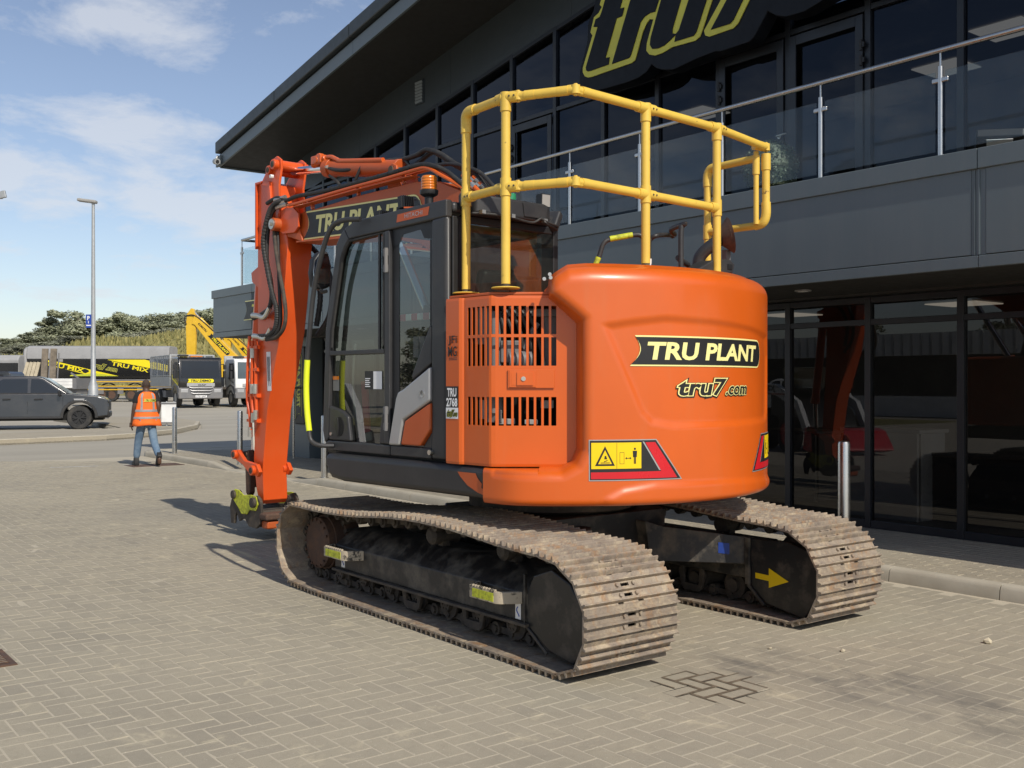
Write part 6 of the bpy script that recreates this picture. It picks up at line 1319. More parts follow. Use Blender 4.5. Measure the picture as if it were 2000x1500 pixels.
# pickup: local +x forward, +y its left; seen side-on from its right
def profile_body(par, nm, pts, hw, m_, top_in=0., z_in=1.0, bev=.05, y0=None):
    q = MB(); q.prism(pts, -hw, hw, 'y')
    for i, v in enumerate(q.v):
        if v[2] > z_in: k = (v[2]-z_in); q.v[i] = (v[0], v[1]*(1-top_in*k), v[2])
    return q.build(nm, m_, par, bevel=bev, seg=3)
def archpts(cx, r, z0, n=10): return [(cx+r*math.cos(t), z0+r*math.sin(t)) for t in np.linspace(math.pi, 0, n)]
def pickup(name, label, loc, rz, paint, group=None, detail=True):
    t = thing(name, label, 'pickup truck', loc, rz, group)
    wb0, wb1, wr = -1.55, 1.55, .40
    low = [(2.47, .45), (2.50, .62), (2.49, .80), (2.44, .98), (2.36, 1.06), (2.1, 1.13), (1.35, 1.20), (1.15, 1.22), (-2.6, 1.20), (-2.72, 1.1), (-2.70, .55), (-2.1, .45)]+archpts(wb0, .49, .42)+[(-1.0, .40), (1.0, .40)]+archpts(wb1, .49, .42)+[(2.1, .40)]
    profile_body(t, 'body', low, .92, paint, .10, .75, .05)
    cabp = [(1.25, 1.18), (.45, 1.74), (.25, 1.795), (-.6, 1.81), (-.98, 1.78), (-1.12, 1.70), (-1.16, 1.18)]
    profile_body(t, 'cabin', cabp, .90, paint, .24, 1.1, .05)
    for s in (-1, 1):
        for pts in ([(1.00, 1.24), (.42, 1.66), (.30, 1.69), (.06, 1.70), (.04, 1.24)], [(-.05, 1.24), (-.03, 1.70), (-.80, 1.69), (-.95, 1.60), (-.93, 1.24)]):
            q = MB(); q.add([(x, s*(.905*(1-.24*(z-1.1))+.004), z) for x, z in pts], [tuple(range(len(pts)))]); q.build('side_window', M['dark_glass'], t, smooth=None)
        q = MB(); q.bar((.0, s*(.905*(1-.24*.15)+.006), 1.22), (-.0, s*(.905*(1-.24*.6)+.006), 1.72), .09, .01, up=(0,1,0)); q.build('door_pillar', paint, t)
        d = MB(); d.add([(x, s*.9235, z) for x, z in ((1.02, .55), (1.03, .552), (1.05, 1.12), (1.04, 1.12))], [(0,1,2,3)]); d.add([(x, s*.9235, z) for x, z in ((-.05, .52), (-.04, .52), (-.04, .95), (-.05, .95))], [(0,1,2,3)]); d.build('door_gap', M['ink'], t, smooth=None)
        q = MB(); q.bar((.16, s*.93, 1.02), (.42, s*.93, 1.03), .03, .05); q.bar((-.80, s*.93, 1.02), (-.56, s*.93, 1.03), .03, .05); q.build('door_handle', M['plastic'], t, bevel=.01)
        q = MB(); q.bar((.92, s*.9, 1.22), (.98, s*1.02, 1.24), .05, .04); q.bar((.96, s*1.0, 1.22), (.94, s*1.13, 1.22), .09, .17); q.build('wing_mirror', M['plastic'], t, bevel=.03)
        q = MB(); q.box(-1.0, 1.0, min(s*.80, s*.97), max(s*.80, s*.97), .36, .43); q.build('side_step', M['plastic'], t, bevel=.02)
        for cx in (wb0, wb1):
            q = MB(); pts = [(cx+.50*math.cos(a), .42+.50*math.sin(a)) for a in np.linspace(rad(185), rad(-5), 14)]+[(cx+.60*math.cos(a), .42+.60*math.sin(a)) for a in np.linspace(rad(-3), rad(183), 14)]
            q.prism(pts, min(s*.88, s*.95), max(s*.88, s*.95), 'y'); q.build('wheel_arch', paint, t, bevel=.015)
            wheel(t, (cx, s*.80, wr), wr, .27, s, 6, 'plastic')
        q = MB(); q.prism([(2.30, .86), (2.47, .84), (2.46, .96), (2.36, 1.02), (1.98, 1.00), (2.0, .96)], min(s*.62, s*.895), max(s*.62, s*.895), 'y'); q.build('headlight', M['carglass'], t, bevel=.02)
        q = MB(); q.add([(x, s*.957, z) for x, z in ((1.38, 1.04), (1.72, 1.04), (1.70, .985), (1.40, .985))], [(0,1,2,3)]); q.build('wing_badge', M['silver'], t, smooth=None)
    q = MB(); q.box(2.0, 2.53, -.86, .86, .38, .60); q.build('front_bumper', M['plastic'], t, bevel=.06)
    q = MB(); q.box(2.44, 2.515, -.55, .55, .62, .96); q.build('grille', M['plastic'], t, bevel=.03)
    q = MB(); q.box(-2.4, 2.3, -.7, .7, .30, .62); q.build('underbody', M['dark'], t)
    q = MB(); q.add([(1.22, -.80, 1.215), (1.22, .80, 1.215), (.50, .66, 1.72), (.50, -.66, 1.72)], [(0,1,2,3)]); 
    for i, v in enumerate(q.v): q.v[i] = (v[0]+.025, v[1], v[2]+.012)
    q.build('windscreen', M['dark_glass'], t, smooth=None)
    return t
# front end at about (10.1, 35.1) with its length along the picture plane
fx, fy = VY, -VX
pk = (10.15-2.5*fx, 34.95+2.5*VX); pk = (9.50-1.55*fx, 36.75+1.55*VX)
pickup('pickup_truck', 'dark grey pickup truck parked side-on at the left edge', (pk[0]+.6*VX, pk[1]+.6*VY, gz(9.5, 36.7)-.02), math.atan2(fy, fx)+rad(19), M['carpaint'])
# cage tippers: local +x forward (toward the camera), +y left
def cab_truck(name, label, loc, rz, paint, sc, badge, cage, group, stripe):
    t = thing(name, label, 'lorry', loc, rz, group); t.scale = (sc, sc, sc)
    q = MB(); q.prism([(.0, .62), (1.45, .62), (1.56, .9), (1.55, 1.35), (1.40, 2.32), (1.30, 2.44), (.0, 2.46)], -1.05, 1.05, 'y'); cb_ = q.build('cab', paint, t, bevel=.07, seg=3)
    q = MB(); q.add([(1.563, -.93, 1.42), (1.563, .93, 1.42), (1.425, .90, 2.26), (1.425, -.90, 2.26)], [(0,1,2,3)]); q.build('windscreen', M['carglass'], cb_, smooth=None)
    q = MB(); q.box(.35, .5, -.6, .6, 1.2, 2.0); q.build('cab_seats', M['skirt'], cb_)
    for s in (-1, 1):
        q = MB(); q.add([(x, s*1.054, z) for x, z in ((1.38, 1.42), (1.27, 2.2), (.55, 2.2), (.55, 1.42))], [(0,1,2,3)]); q.build('side_window', M['plastic'], cb_, smooth=None)
        q = MB(); q.bar((1.35, s*1.22, 1.40), (1.35, s*1.22, 1.78), .12, .2); q.bar((1.38, s*1.22, 1.85), (1.38, s*1.22, 2.08), .12, .2); q.bar((1.35, s*1.05, 2.1), (1.35, s*1.22, 2.1), .04, .04); q.build('wing_mirror', M['plastic'], cb_, bevel=.04)
        q = MB(); q.prism([(.80+.56*math.cos(a), .48+.56*math.sin(a)) for a in np.linspace(math.pi, 0, 12)]+[(1.50, .42), (1.62, .62), (1.5, 1.02), (.8, 1.16), (.1, .95)], min(s*.72, s*1.08), max(s*.72, s*1.08), 'y'); q.build('wheel_arch', M['chassis'], cb_, bevel=.03)
        wheel(t, (.80, s*.92, .44), .44, .26, s, None, 'silver'); wheel(t, (-2.55, s*.92, .44), .44, .4, s, None, 'silver')
        q = MB(); q.box(1.56, 1.645, min(s*.62, s*.98), max(s*.62, s*.98), .70, .88); q.build('headlight', M['silver'], cb_, bevel=.03)
        if stripe:
            q = MB(); q.add([(x, s*1.056, z) for x, z in ((1.40, 1.02), (1.40, 1.22), (.15, 1.62), (.15, 1.38))], [(0,1,2,3)]); q.build('door_stripe', M['bright_yellow'], cb_, smooth=None)
        decal(cb_, 'door_lettering', text_fit('TRU DEMO', 1.0, .10, .2, .004), (lambda s_: (lambda u, v, e: ((1.36-u) if s_ < 0 else (.36+u), s_*(1.058+e), 1.12+v+(.3*u if s_ < 0 else .3*(1-u)))))(s), M['ink'])
    q = MB(); q.box(1.40, 1.63, -1.07, 1.07, .40, .95); q.build('bumper', M['chassis'], cb_, bevel=.06)
    for k in range(3):
        q = MB(); q.tube([(1.66, -.58+.05*k, .98-.14*k), (1.68, -.48+.05*k, .94-.14*k), (1.69, .48-.05*k, .94-.14*k), (1.66, .58-.05*k, .98-.14*k)], .025, 8); q.build('grille_bar', M['silver'], cb_)
    q = MB(); q.box(1.555, 1.60, -.56, .56, .60, 1.0); q.build('grille', M['plastic'], cb_, bevel=.03)
    q = MB(); q.box(1.555, 1.60, -.68, .68, 1.0, 1.17); q.build('badge_panel', M['silver'], cb_, bevel=.02)
    ff = lambda u, v, e: (1.603+e, u, v)
    decal(cb_, 'maker_badge', shifted(text_fit('DAF', .36, .075, 0, .004), -.12, 1.045, .002), ff, M['ink'])
    if badge:
        decal(cb_, 'logo_plate', shifted(plate_geo(1.25, .18), -.62, 1.20, .0), lambda u, v, e: (1.575+e, u, v), M['bright_yellow']); decal(cb_, 'logo_lettering', shifted(text_fit(badge, .98, .10, .2, .008), -.50, 1.24, .004), lambda u, v, e: (1.575+e, u, v), M['ink'])
    q = MB(); q.box(1.635, 1.642, -.27, .27, .47, .58); npl = q.build('number_plate', M['white_ink'], cb_)
    decal(npl, 'number_lettering', shifted(text_fit('LT21 UNT', .46, .07, 0, .003), -.23, .49, .0), lambda u, v, e: (1.645+e, u, v), M['ink'])
    q = MB(); q.box(.4, .75, -.3, .3, 2.465, 2.53); q.build('beacon_bar', M['amber'], cb_, bevel=.02)
    q = MB(); q.box(.95, 1.42, -1.0, -.55, 2.47, 2.56); q.build('roof_spoiler', M['plastic'], cb_, bevel=.03)
    q = MB(); q.box(-4.6, .0, -.42, .42, .55, .85); q.box(-3.6, -1.4, -1.0, 1.0, .45, .8); q.build('chassis', M['chassis'], t)
    q = MB(); q.box(-4.6, -.1, -1.1, 1.1, 1.0, 1.08); q.box(-4.6, -.1, -1.1, -1.05, 1.08, 1.5); q.box(-4.6, -.1, 1.05, 1.1, 1.08, 1.5); q.box(-.15, -.1, -1.05, 1.05, 1.08, 1.5); bd = q.build('tipper_body', M['galv'], t)
    if cage:
        for s in (-1.08, 1.08):
            for i in range(10):
                x = -4.55+i*.495; q = MB(); q.bar((x, s, 1.5), (x, s, 2.58), .06 if i % 3 == 0 else .03, .04); q.build('cage_bar', M['galv'], bd)
            for z in (1.55, 2.56): q = MB(); q.bar((-4.58, s, z), (-.1, s, z), .05, .05); q.build('cage_rail', M['galv'], bd)
            msh = MB()
            for i in range(56): msh.bar((-4.55+i*.08, s, 1.55), (-4.55+i*.08, s, 2.56), .008, .008)
            for i in range(12): msh.bar((-4.55, s, 1.6+i*.08), (-.1, s, 1.6+i*.08), .008, .008)
            msh.build('cage_mesh', M['galv'], bd, smooth=None, kind='stuff')
        for i in range(6): q = MB(); q.bar((-.12, -1.05+i*.42, 1.5), (-.12, -1.05+i*.42, 2.58), .05, .05); q.build('cage_bar', M['galv'], bd)
        q = MB(); q.bar((-.12, -1.1, 2.58), (-.12, 1.1, 2.58), .06, .06); q.build('cage_rail', M['galv'], bd)
    else:
        q = MB(); q.box(-.16, -.10, -1.1, 1.1, 1.08, 2.6); q.build('headboard', M['galv'], bd)
    return t
GRP = 'works lorries parked across the yard'
M['black_gloss'] = mat('black_lorry_paint', (.010, .010, .011), .2, coat=.5, dirt=(.12, .11, .09), dscale=1, damt=.12)
va = math.atan2(-VY, -VX)             # pointing straight back at the camera
cab_truck('cage_tipper', 'black cab lorry with mesh cage body facing the camera', (22.15, 59.35, gz(22, 59)), va+rad(31), M['black_gloss'], 1.16, 'TRU DEMO', True, GRP, True)
cab_truck('cab_lorry', 'white cab lorry half hidden behind the orange arm', (25.2, 58.9, gz(24.8, 58)), va+rad(33), M['white'], 1.14, '', False, GRP, False)
# low loader with folded ramps, tipper trailer behind it
def place(px, d): t = (px-1000)/2030.; return d*(VX+VY*t), d*(VY-VX*t)
rz_side = math.atan2(-VX, VY)         # local +x runs to the right in the picture, +y away
M['ramp_dark'] = mat('dusty_ramp_steel', (.20, .165, .125), .8, var=.25, vscale=2, dirt=(.07, .06, .05), dscale=3, damt=.7)
x, y = place(80, 73); LL = thing('low_loader_trailer', 'grey and yellow low loader trailer with folded timber ramps', 'trailer', (x, y, gz(x, y)), rz_side+rad(2))
q = MB(); q.box(-.4, 11.5, .0, 2.5, .92, 1.05); q.box(.2, 11.5, .4, 2.1, .60, .92); q.build('deck', M['chassis'], LL)
for z, m_ in ((1.02, 'plant_yellow'), (.78, 'plant_yellow')): q = MB(); q.box(1.7, 11.5, -.03, -.005, z, z+.07); q.build('side_rail', M[m_], LL)
for i in range(7): q = MB(); q.box(2.6+i*1.36, 3.0+i*1.36, -.02, .05, .5, .95); q.build('outrigger', M['chassis'], LL)
for i in range(4): wheel(LL, (3.55+i*1.36 if i else 4.25, .16, .46), .46, .32, -1, None, 'rust')
rw = [(3.7, 0), (5.9, 0), (7.95, 0)]
for i, (a, b) in enumerate(((-.95, .35), (-.05, 1.0), (.55, 1.9))):
    rp = MB(); 
    if i == 0:
        for k in range(4): rp = MB(); rp.bar((-1.45+k*.27, .1, .95), (-1.05+k*.26, .35, 2.75), .22, .08, up=(0,1,0)); rp.build('ramp_plank', M['ramp'], LL)
    else:
        rp.bar((a+.2, .1, 1.25), (a+.25, .25, 3.7), .42, .16, up=(0,1,0)); rp.build('ramp', M['ramp_dark'], LL, bevel=.02)
        rp = MB(); rp.cyl((a+.55, .0, 1.0), (a+.62, .2, 3.4), .05, n=10); rp.build('ramp_strut', M['chassis'], LL)
q = MB(); q.bar((2.1, -.05, 2.0), (3.3, -.02, 1.1), .1, .1); q.build('ramp_stay', M['chassis'], LL)
x, y = place(60, 79); TT = thing('tipper_trailer', 'long black and yellow tipper trailer with grey sheeted top', 'trailer', (x, y, gz(x, y)), rz_side+rad(3))
M['tt_black'] = mat('black_trailer_side', (.014, .014, .015), .3, coat=.3, var=.05)
L0, L1 = -.25, 10.3
q = MB(); q.prism([(.12, 1.55), (.0, 1.75), (.0, 3.30), (2.5, 3.30), (2.5, 1.55)], L0, L1); body = q.build('trailer_body', M['tt_black'], TT, bevel=.03)
q = MB(); q.prism([(-.04, 3.05), (-.04, 3.45), (.05, 3.95), (.35, 4.08), (2.2, 4.08), (2.5, 3.9), (2.5, 3.05)], L0-.05, L1+.05); q.build('sheet_cover', M['trailer_grey'], body, bevel=.06)
q = MB(); q.prism([(.1, 1.6), (.0, 3.4), (.1, 3.8), (.5, 4.0), (2.0, 4.0), (2.4, 3.6), (2.4, 1.6)], L0-.35, L0-.06); q.build('tailgate', M['trailer_grey'], body, bevel=.12, seg=3)
fT = lambda u, v, e: (u, -.006-e, v)
def poly(nm, pts, m_, e): decal(body, nm, ([(a, b, e) for a, b in pts], [tuple(range(len(pts)))]), fT, M[m_])
for u0 in (.9, 5.75):
    poly('stripe', [(u0, 3.02), (u0+.9, 2.90), (u0+4.2, 2.1), (u0+5.6, 1.78), (u0+3.6, 1.78), (u0+3.0, 1.95), (u0, 2.72)] if u0 < 2 else [(u0, 3.02), (u0+2.8, 3.02), (u0+4.5, 2.6), (u0+4.5, 2.1), (u0+4.0, 2.2), (u0, 3.0)], 'bright_yellow', .002)
    decal(body, 'stripe_label', ([(u0+.1, 2.62, .004), (u0+3.2, 1.98, .004), (u0+3.45, 2.10, .004), (u0+3.42, 2.22, .004), (u0+3.2, 2.30, .004), (u0+.1, 2.92, .004)], [(0,1,2,3,4,5)]), fT, M['tt_black'])
    g, f = text_fit('TRU MIX', 2.75, .30, .25, .012); decal(body, 'stripe_lettering', ([(u0+.25+a, 2.60+b-.205*a, .007) for a, b, _ in g], f), fT, M['bright_yellow'])
poly('lower_stripe', [(3.0, 1.86), (4.9, 1.98), (6.6, 1.76), (2.9, 1.76)], 'lime', .003)
for nm, off, m_, e in (('logo_outline', .03, 'sign_yellow', .004), ('logo_lettering', .006, 'ink', .007)):
    for s_, a0, w, h, b0 in (('tru7', 4.55, .95, .42, 2.42), ('.com', 5.6, .8, .24, 2.24)):
        g, f = text_fit(s_, w, h, .3, off); decal(body, nm, ([(a0+a, b0+b-.2*a, e) for a, b, _ in g], f), fT, M[m_])
for xx in (2.1, 8.9): q = MB(); q.box(xx, xx+.3, -.05, .0, 2.85, 3.05); q.build('marker_lamp', M['inwall'], body)
q = MB(); q.box(L0, L1, .3, 2.2, 1.25, 1.55); q.box(1.5, L1, -.02, .02, 1.38, 1.52); q.build('chassis', M['chassis'], TT)
q = MB(); q.box(1.5, L1, -.05, -.025, 1.30, 1.38); q.build('side_rail', M['plant_yellow'], TT)
for i in range(3):
    wheel(TT, (3.7+i*2.05*.98, .2, .55), .55, .36, -1, None, 'silver'); q = MB(); cx = 3.7+i*2.01
    q.prism([(cx+.62*math.cos(a), .58+.62*math.sin(a)) for a in np.linspace(math.pi, 0, 12)]+[(cx+.68*math.cos(a), .58+.68*math.sin(a)) for a in np.linspace(0, math.pi, 12)], .0, .5, 'y'); q.build('mudguard', M['plastic'], TT)
# flat white dropside body beside the pickup and dark vehicles at the far left
x, y = place(74, 62); DS = thing('dropside_lorry', 'white dropside flatbed just behind the pickup roofline', 'lorry', (x, y, gz(x, y)), rz_side)
q = MB(); q.box(-4, 2.05, 0, 2.2, 1.05, 1.62); bd = q.build('dropside_body', M['white'], DS, bevel=.02)
for z in (1.24, 1.43): q = MB(); q.box(-4, 2.05, -.006, .0, z-.006, z+.006); q.build('board_joint', M['chassis'], bd)
q = MB(); q.box(2.06, 2.3, .0, 2.2, 1.0, 1.65); q.build('corner_post', M['chassis'], bd); q = MB(); q.box(-4, 2.2, .3, 1.9, .6, 1.04); q.build('chassis', M['chassis'], DS)
for xx in (1.0, -2.4): wheel(DS, (xx, .2, .45), .45, .3, -1, None, 'silver')
x, y = place(-30, 60); VN = thing('dark_van', 'dark vehicle roof rising behind the pickup at the far left', 'van', (x, y, gz(x, y)), rz_side)
profile_body(VN, 'body', [(-3.0, .4), (2.0, .4), (2.02, 1.0), (1.9, 1.9), (1.75, 2.02), (-3.0, 2.05)], .95, M['carpaint'], .08, 1.0, .06)
q = MB(); q.add([(x_, -.925, z) for x_, z in ((-1.6, 1.35), (1.5, 1.35), (1.45, 1.85), (-1.6, 1.85))], [(0,1,2,3)]); q.build('side_window', M['plastic'], VN, smooth=None)
for xx in (-2.0, 1.2): wheel(VN, (xx, -.8, .36), .36, .25, -1, None, 'silver')
x, y = place(-40, 78); CT = thing('covered_trailer', 'grey sheeted trailer top at the far left edge', 'trailer', (x, y, gz(x, y)), rz_side)
q = MB(); q.prism([(.1, 1.4), (0, 3.0), (.3, 3.35), (2.1, 3.35), (2.4, 3.0), (2.4, 1.4)], -4, 2.9); q.build('sheet_cover', M['trailer_grey'], CT, bevel=.1)
q = MB(); q.box(-4, 2.9, -.03, .0, 1.5, 2.75); q.build('trailer_side', M['tt_black'], CT)
for xx in (-2, 0, 1.6): wheel(CT, (xx, .2, .5), .5, .36, -1, None, 'silver')
# yellow long reach excavators behind the lorries
def far_digger(label, px, d, sc, flip=1):
    x, y = place(px, d); t = thing('yellow_excavator', label, 'excavator', (x, y, gz(x, y)), rz_side, 'yellow excavators behind the lorries'); t.scale = (sc, sc, sc)
    q = MB(); q.prism([(-.30, 1.2), (-.42, 6.0), (-.30, 6.9), (.02, 7.35), (.22, 7.3), (.34, 6.9), (.42, 6.0), (.30, 1.2)], -.2, .2, 'y'); q.build('dipper_arm', M['plant_yellow'], t, bevel=.03)
    q = MB(); q.prism([(.10, 6.05), (.30, 6.72), (.55, 6.75), (3.9, 3.35), (4.25, 2.2), (4.1, 1.4), (3.5, 1.4), (3.2, 2.35), (.35, 5.95)], -.3, .3, 'y'); bm_ = q.build('boom', M['plant_yellow'], t, bevel=.03)
    q = MB(); q.cyl((.12, 0, 7.2), (.8, 0, 6.45), .06, n=10); q.build('cylinder_rod', M['chrome'], t); q = MB(); q.cyl((.75, 0, 6.5), (2.0, 0, 5.2), .13, n=12); q.build('arm_cylinder', M['plant_yellow'], t)
    q = MB(); q.tube(smooth_path([(-.35, -.25, 6.0), (-.5, -.25, 6.5), (-.2, -.25, 6.75), (.6, -.3, 6.6), (2.3, -.3, 5.1), (2.6, -.3, 4.75)], 4), .05, 8); q.build('hoses', M['rubber'], t)
    def fb(u, v, e): a = rad(-45.5); return (1.45+u*math.cos(a)-v*math.sin(a), -.306-e, 5.02+u*math.sin(a)+v*math.cos(a))
    decal(bm_, 'logo_ground', plate_geo(2.3, .36), fb, M['ink']); decal(bm_, 'logo_lettering', shifted(text_fit('TRU PLANT', 1.85, .2, .2, .01), .3, .08, .01), fb, M['bright_yellow'])
    def fb2(u, v, e): a = rad(-45.5); return (.62+u*math.cos(a)-v*math.sin(a), -.306-e, 6.02+u*math.sin(a)+v*math.cos(a))
    decal(bm_, 'maker_lettering', text_fit('KOMATSU', .95, .16, 0, .01), fb2, M['ink'])
    q = MB(); q.prism([(2.6, 1.2), (2.6, 2.9), (3.0, 3.1), (3.9, 3.1), (4.1, 2.6), (4.1, 1.2)], -1.6, -.5, 'y'); q.box(2.6, 6.6, -.45, 1.5, 1.2, 2.3); q.build('upper_body', M['plant_yellow'], t, bevel=.06)
    q = MB(); q.box(2.2, 6.2, -1.5, -.9, .05, .95); q.box(2.2, 6.2, .9, 1.5, .05, .95); q.box(3.2, 5.4, -.9, .9, .5, 1.2); q.build('crawler_track', M['grime'], t, bevel=.2, seg=3)
far_digger('yellow excavator boom rising above the black cab lorry', 374, 88, 1.02); far_digger('second yellow excavator boom partly under the building overhang', 444, 93, .84)

# ---------------------------------------------------------------- street furniture on the left
x, y = 12.17, 43.6; z0 = gz(x, y)
LP = thing('street_lamp', 'tall grey street lamp carrying a blue parking sign', 'street lamp', (x, y, z0))
q = MB(); q.lathe([(.19, 0), (.19, 1.35), (.10, 1.6), (.085, 4), (.06, 8.6), (.06, 8.85)], n=20); q.build('pole', M['galv'], LP)
q = MB(); hv = Vector((-VY, VX, 0)); q.bar(Vector((0, 0, 8.80))-hv*.14, Vector((0, 0, 8.9))+hv*.62, .28, .13); lh = q.build('lamp_head', M['inwall'], LP, bevel=.05, seg=3)
q = MB(); q.bar(Vector((0, 0, 8.755))+hv*.05, Vector((0, 0, 8.835))+hv*.42, .18, .015); q.build('lamp_lens', M['white'], lh)
sx = hv*.14
ps = thing('parking_sign', 'small blue parking sign fixed to the lamp post', 'sign', (x+sx.x-VX*.07, y+sx.y-VY*.07, z0), rz_side)
q = MB(); q.box(-.13, .09, -.01, .01, 3.72, 4.26); q.build('sign_plate', M['blue'], ps, bevel=.004)
decal(ps, 'sign_letter', shifted(text_fit('P', .09, .15, 0, .006), -.065, 4.04, .002), lambda u, v, e: (u, -.012-e, v), M['white_ink']); decal(ps, 'sign_bar', ([(-.12, 3.80, 0), (.08, 3.80, 0), (.08, 3.84, 0), (-.12, 3.84, 0)], [(0,1,2,3)]), lambda u, v, e: (u, -.012-e, v), M['white_ink']); decal(ps, 'sign_arrow', ([(-.035, 3.90, 0), (-.01, 3.90, 0), (-.01, 4.0, 0), (-.035, 4.0, 0)], [(0,1,2,3)]), lambda u, v, e: (u, -.012-e, v), M['white_ink'])
x, y = place(-12, 41); FLD = thing('floodlight_mast', 'grey floodlight on a mast just beyond the left edge', 'floodlight', (x, y, gz(x, y)), rz_side)
q = MB(); q.lathe([(.12, 0), (.06, 9.0)], n=14); q.build('pole', M['galv'], FLD); q = MB(); q.bar((.16, -.1, 8.86), (.52, -.1, 8.95), .12, .28); q.build('lamp_head', M['galv'], FLD, bevel=.02); q = MB(); q.bar((0, -.1, 8.75), (.4, -.1, 8.76), .03, .03); q.build('bracket', M['galv'], FLD)
x, y = place(318, 35.0); SB = thing('notice_board', 'white sign board on grey rails behind the bollard', 'sign', (x, y, gz(x, y)+.08), rz_side)
q = MB(); q.box(-.05, .45, -.012, .012, .12, .82); q.build('board', M['white'], SB, bevel=.01)
for z in (.10, .76): q = MB(); q.box(-.06, .46, -.03, -.012, z, z+.05); q.build('rail', M['chassis'], SB)
for xx in (.12, .36): q = MB(); q.cyl((xx, .03, -.1), (xx, .03, .85), .025, n=10); q.build('leg', M['galv'], SB)
def a_board(label, px, d, m_, word):
    x, y = place(px, d); t = thing('folding_sign', label, 'sign', (x, y, gz(x, y)+.10), rz_side+rad(12), 'folding floor signs by the pickup')
    q = MB(); q.prism([(0, 0), (.02, 0), (.16, .56), (.14, .56)], -.13, .13, 'x'); q.build('front_panel', M[m_], t, bevel=.008)
    q = MB(); q.prism([(.30, 0), (.28, 0), (.14, .56), (.16, .56)], -.13, .13, 'x'); q.build('back_panel', M[m_], t, bevel=.008)
    if word:
        for k, w_ in enumerate(word): decal(t, 'lettering', text_fit(w_, .16, .08, 0, .003), (lambda kk: (lambda u, v, e: (-.08+u, (.36-.2*kk+v)*.25-.006-e, .36-.2*kk+v)))(k), M['ink'])
a_board('yellow folding floor sign in front of the pickup bumper', 190, 40.2, 'bright_yellow', ('WET', 'FLOOR')); a_board('dark folding floor sign next to the yellow one', 203, 40.6, 'chassis', None)

# ---------------------------------------------------------------- hill and trees
def foliage_mat(name, ca, cb):
    m, nt, p = new_mat(name); oi = nn(nt, 'ShaderNodeObjectInfo'); at = nn(nt, 'ShaderNodeAttribute', attribute_name='var')
    c = mixc(nt, at.outputs['Fac'], ca, cb); hs = nn(nt, 'ShaderNodeHueSaturation'); nt.links.new(ramp(nt, oi.outputs['Random'], 0, 1, .75, 1.3), hs.inputs['Value']); nt.links.new(c, hs.inputs['Color'])
    nt.links.new(hs.outputs[0], p.inputs['Base Color']); p.inputs['Roughness'].default_value = .75; return m
M['leaf'] = foliage_mat('hazed_tree_leaves', (.20, .22, .135), (.29, .30, .195)); M['bush'] = foliage_mat('pale_bush_leaves', (.20, .21, .15), (.29, .295, .21))  # tree leaf colour lightened and greyed to stand for distance haze
M['bark'] = mat('bark', (.12, .10, .08), .9, var=.3)
m, nt, p = new_mat('rough_meadow'); P = wpos(nt)
c = mixc(nt, ramp(nt, noise(nt, .12, 6, .65, P), .35, .65), (.14, .135, .045), (.235, .21, .085)); c = mixc(nt, ramp(nt, noise(nt, 1.5, 6, .75, P), .42, .68, 0, .7), c, (.33, .29, .08)); c = mixc(nt, ramp(nt, noise(nt, .9, 5, .7, P), .55, .72, 0, .7), c, (.07, .085, .03))
nt.links.new(c, p.inputs['Base Color']); p.inputs['Roughness'].default_value = 1; M['meadow'] = m
def hill_z(d, u):
    base = .5
    s = max(0., min(1., (d-100)/34.)); s = s*s*(3-2*s)
    top = np.interp(u, [-140, -75, -64, -58, -54.5, -50.5, -46.6, -38.9, -20, 30, 120], [3.0, 4.2, 4.6, 4.9, 5.7, 6.6, 7.1, 7.8, 8.6, 8.6, 8.0])
    return base+s*top+(.25*math.sin(u*.31)+.2*math.sin(d*.4+u*.13))*s
q = MB(); us = np.linspace(-160, 130, 70); ds = np.linspace(98, 260, 40)
for d in ds:
    for u in us: x, y = uv2xy(d, u); q.v.append((x, y, hill_z(d, u)-(.06 if d < 99 else 0)))
n = len(us)
for i in range(len(ds)-1):
    for j in range(n-1): q.f.append((i*n+j, i*n+j+1, (i+1)*n+j+1, (i+1)*n+j)); q.m.append(0)
hill = q.build('grassy_hill', M['meadow'], kind='structure', recalc=False)
rn = random.Random(11); q = MB(); va_ = []
for i in range(26000):
    d = rn.uniform(101, 150); u = rn.uniform(-75, -12); x, y = uv2xy(d, u); z = hill_z(d, u); h = rn.uniform(.25, .75)*(1+.6*math.sin(u*.5)*math.sin(d*.37)); w = rn.uniform(.12, .35); a = rn.uniform(0, 3.1)
    q.add([(x-w*math.cos(a), y-w*math.sin(a), z-.05), (x+w*math.cos(a), y+w*math.sin(a), z-.05), (x+rn.uniform(-.15, .15), y, z+h)], [(0,1,2)]); va_.append(rn.random())
M['tall_grass'] = foliage_mat('tall_grass_blades', (.13, .13, .045), (.30, .265, .10))
me = q.mesh('tall_grass', M['tall_grass'], None, False); at = me.attributes.new('var', 'FLOAT', 'FACE'); at.data.foreach_set('value', va_); link('tall_grass', me, None, kind='stuff')
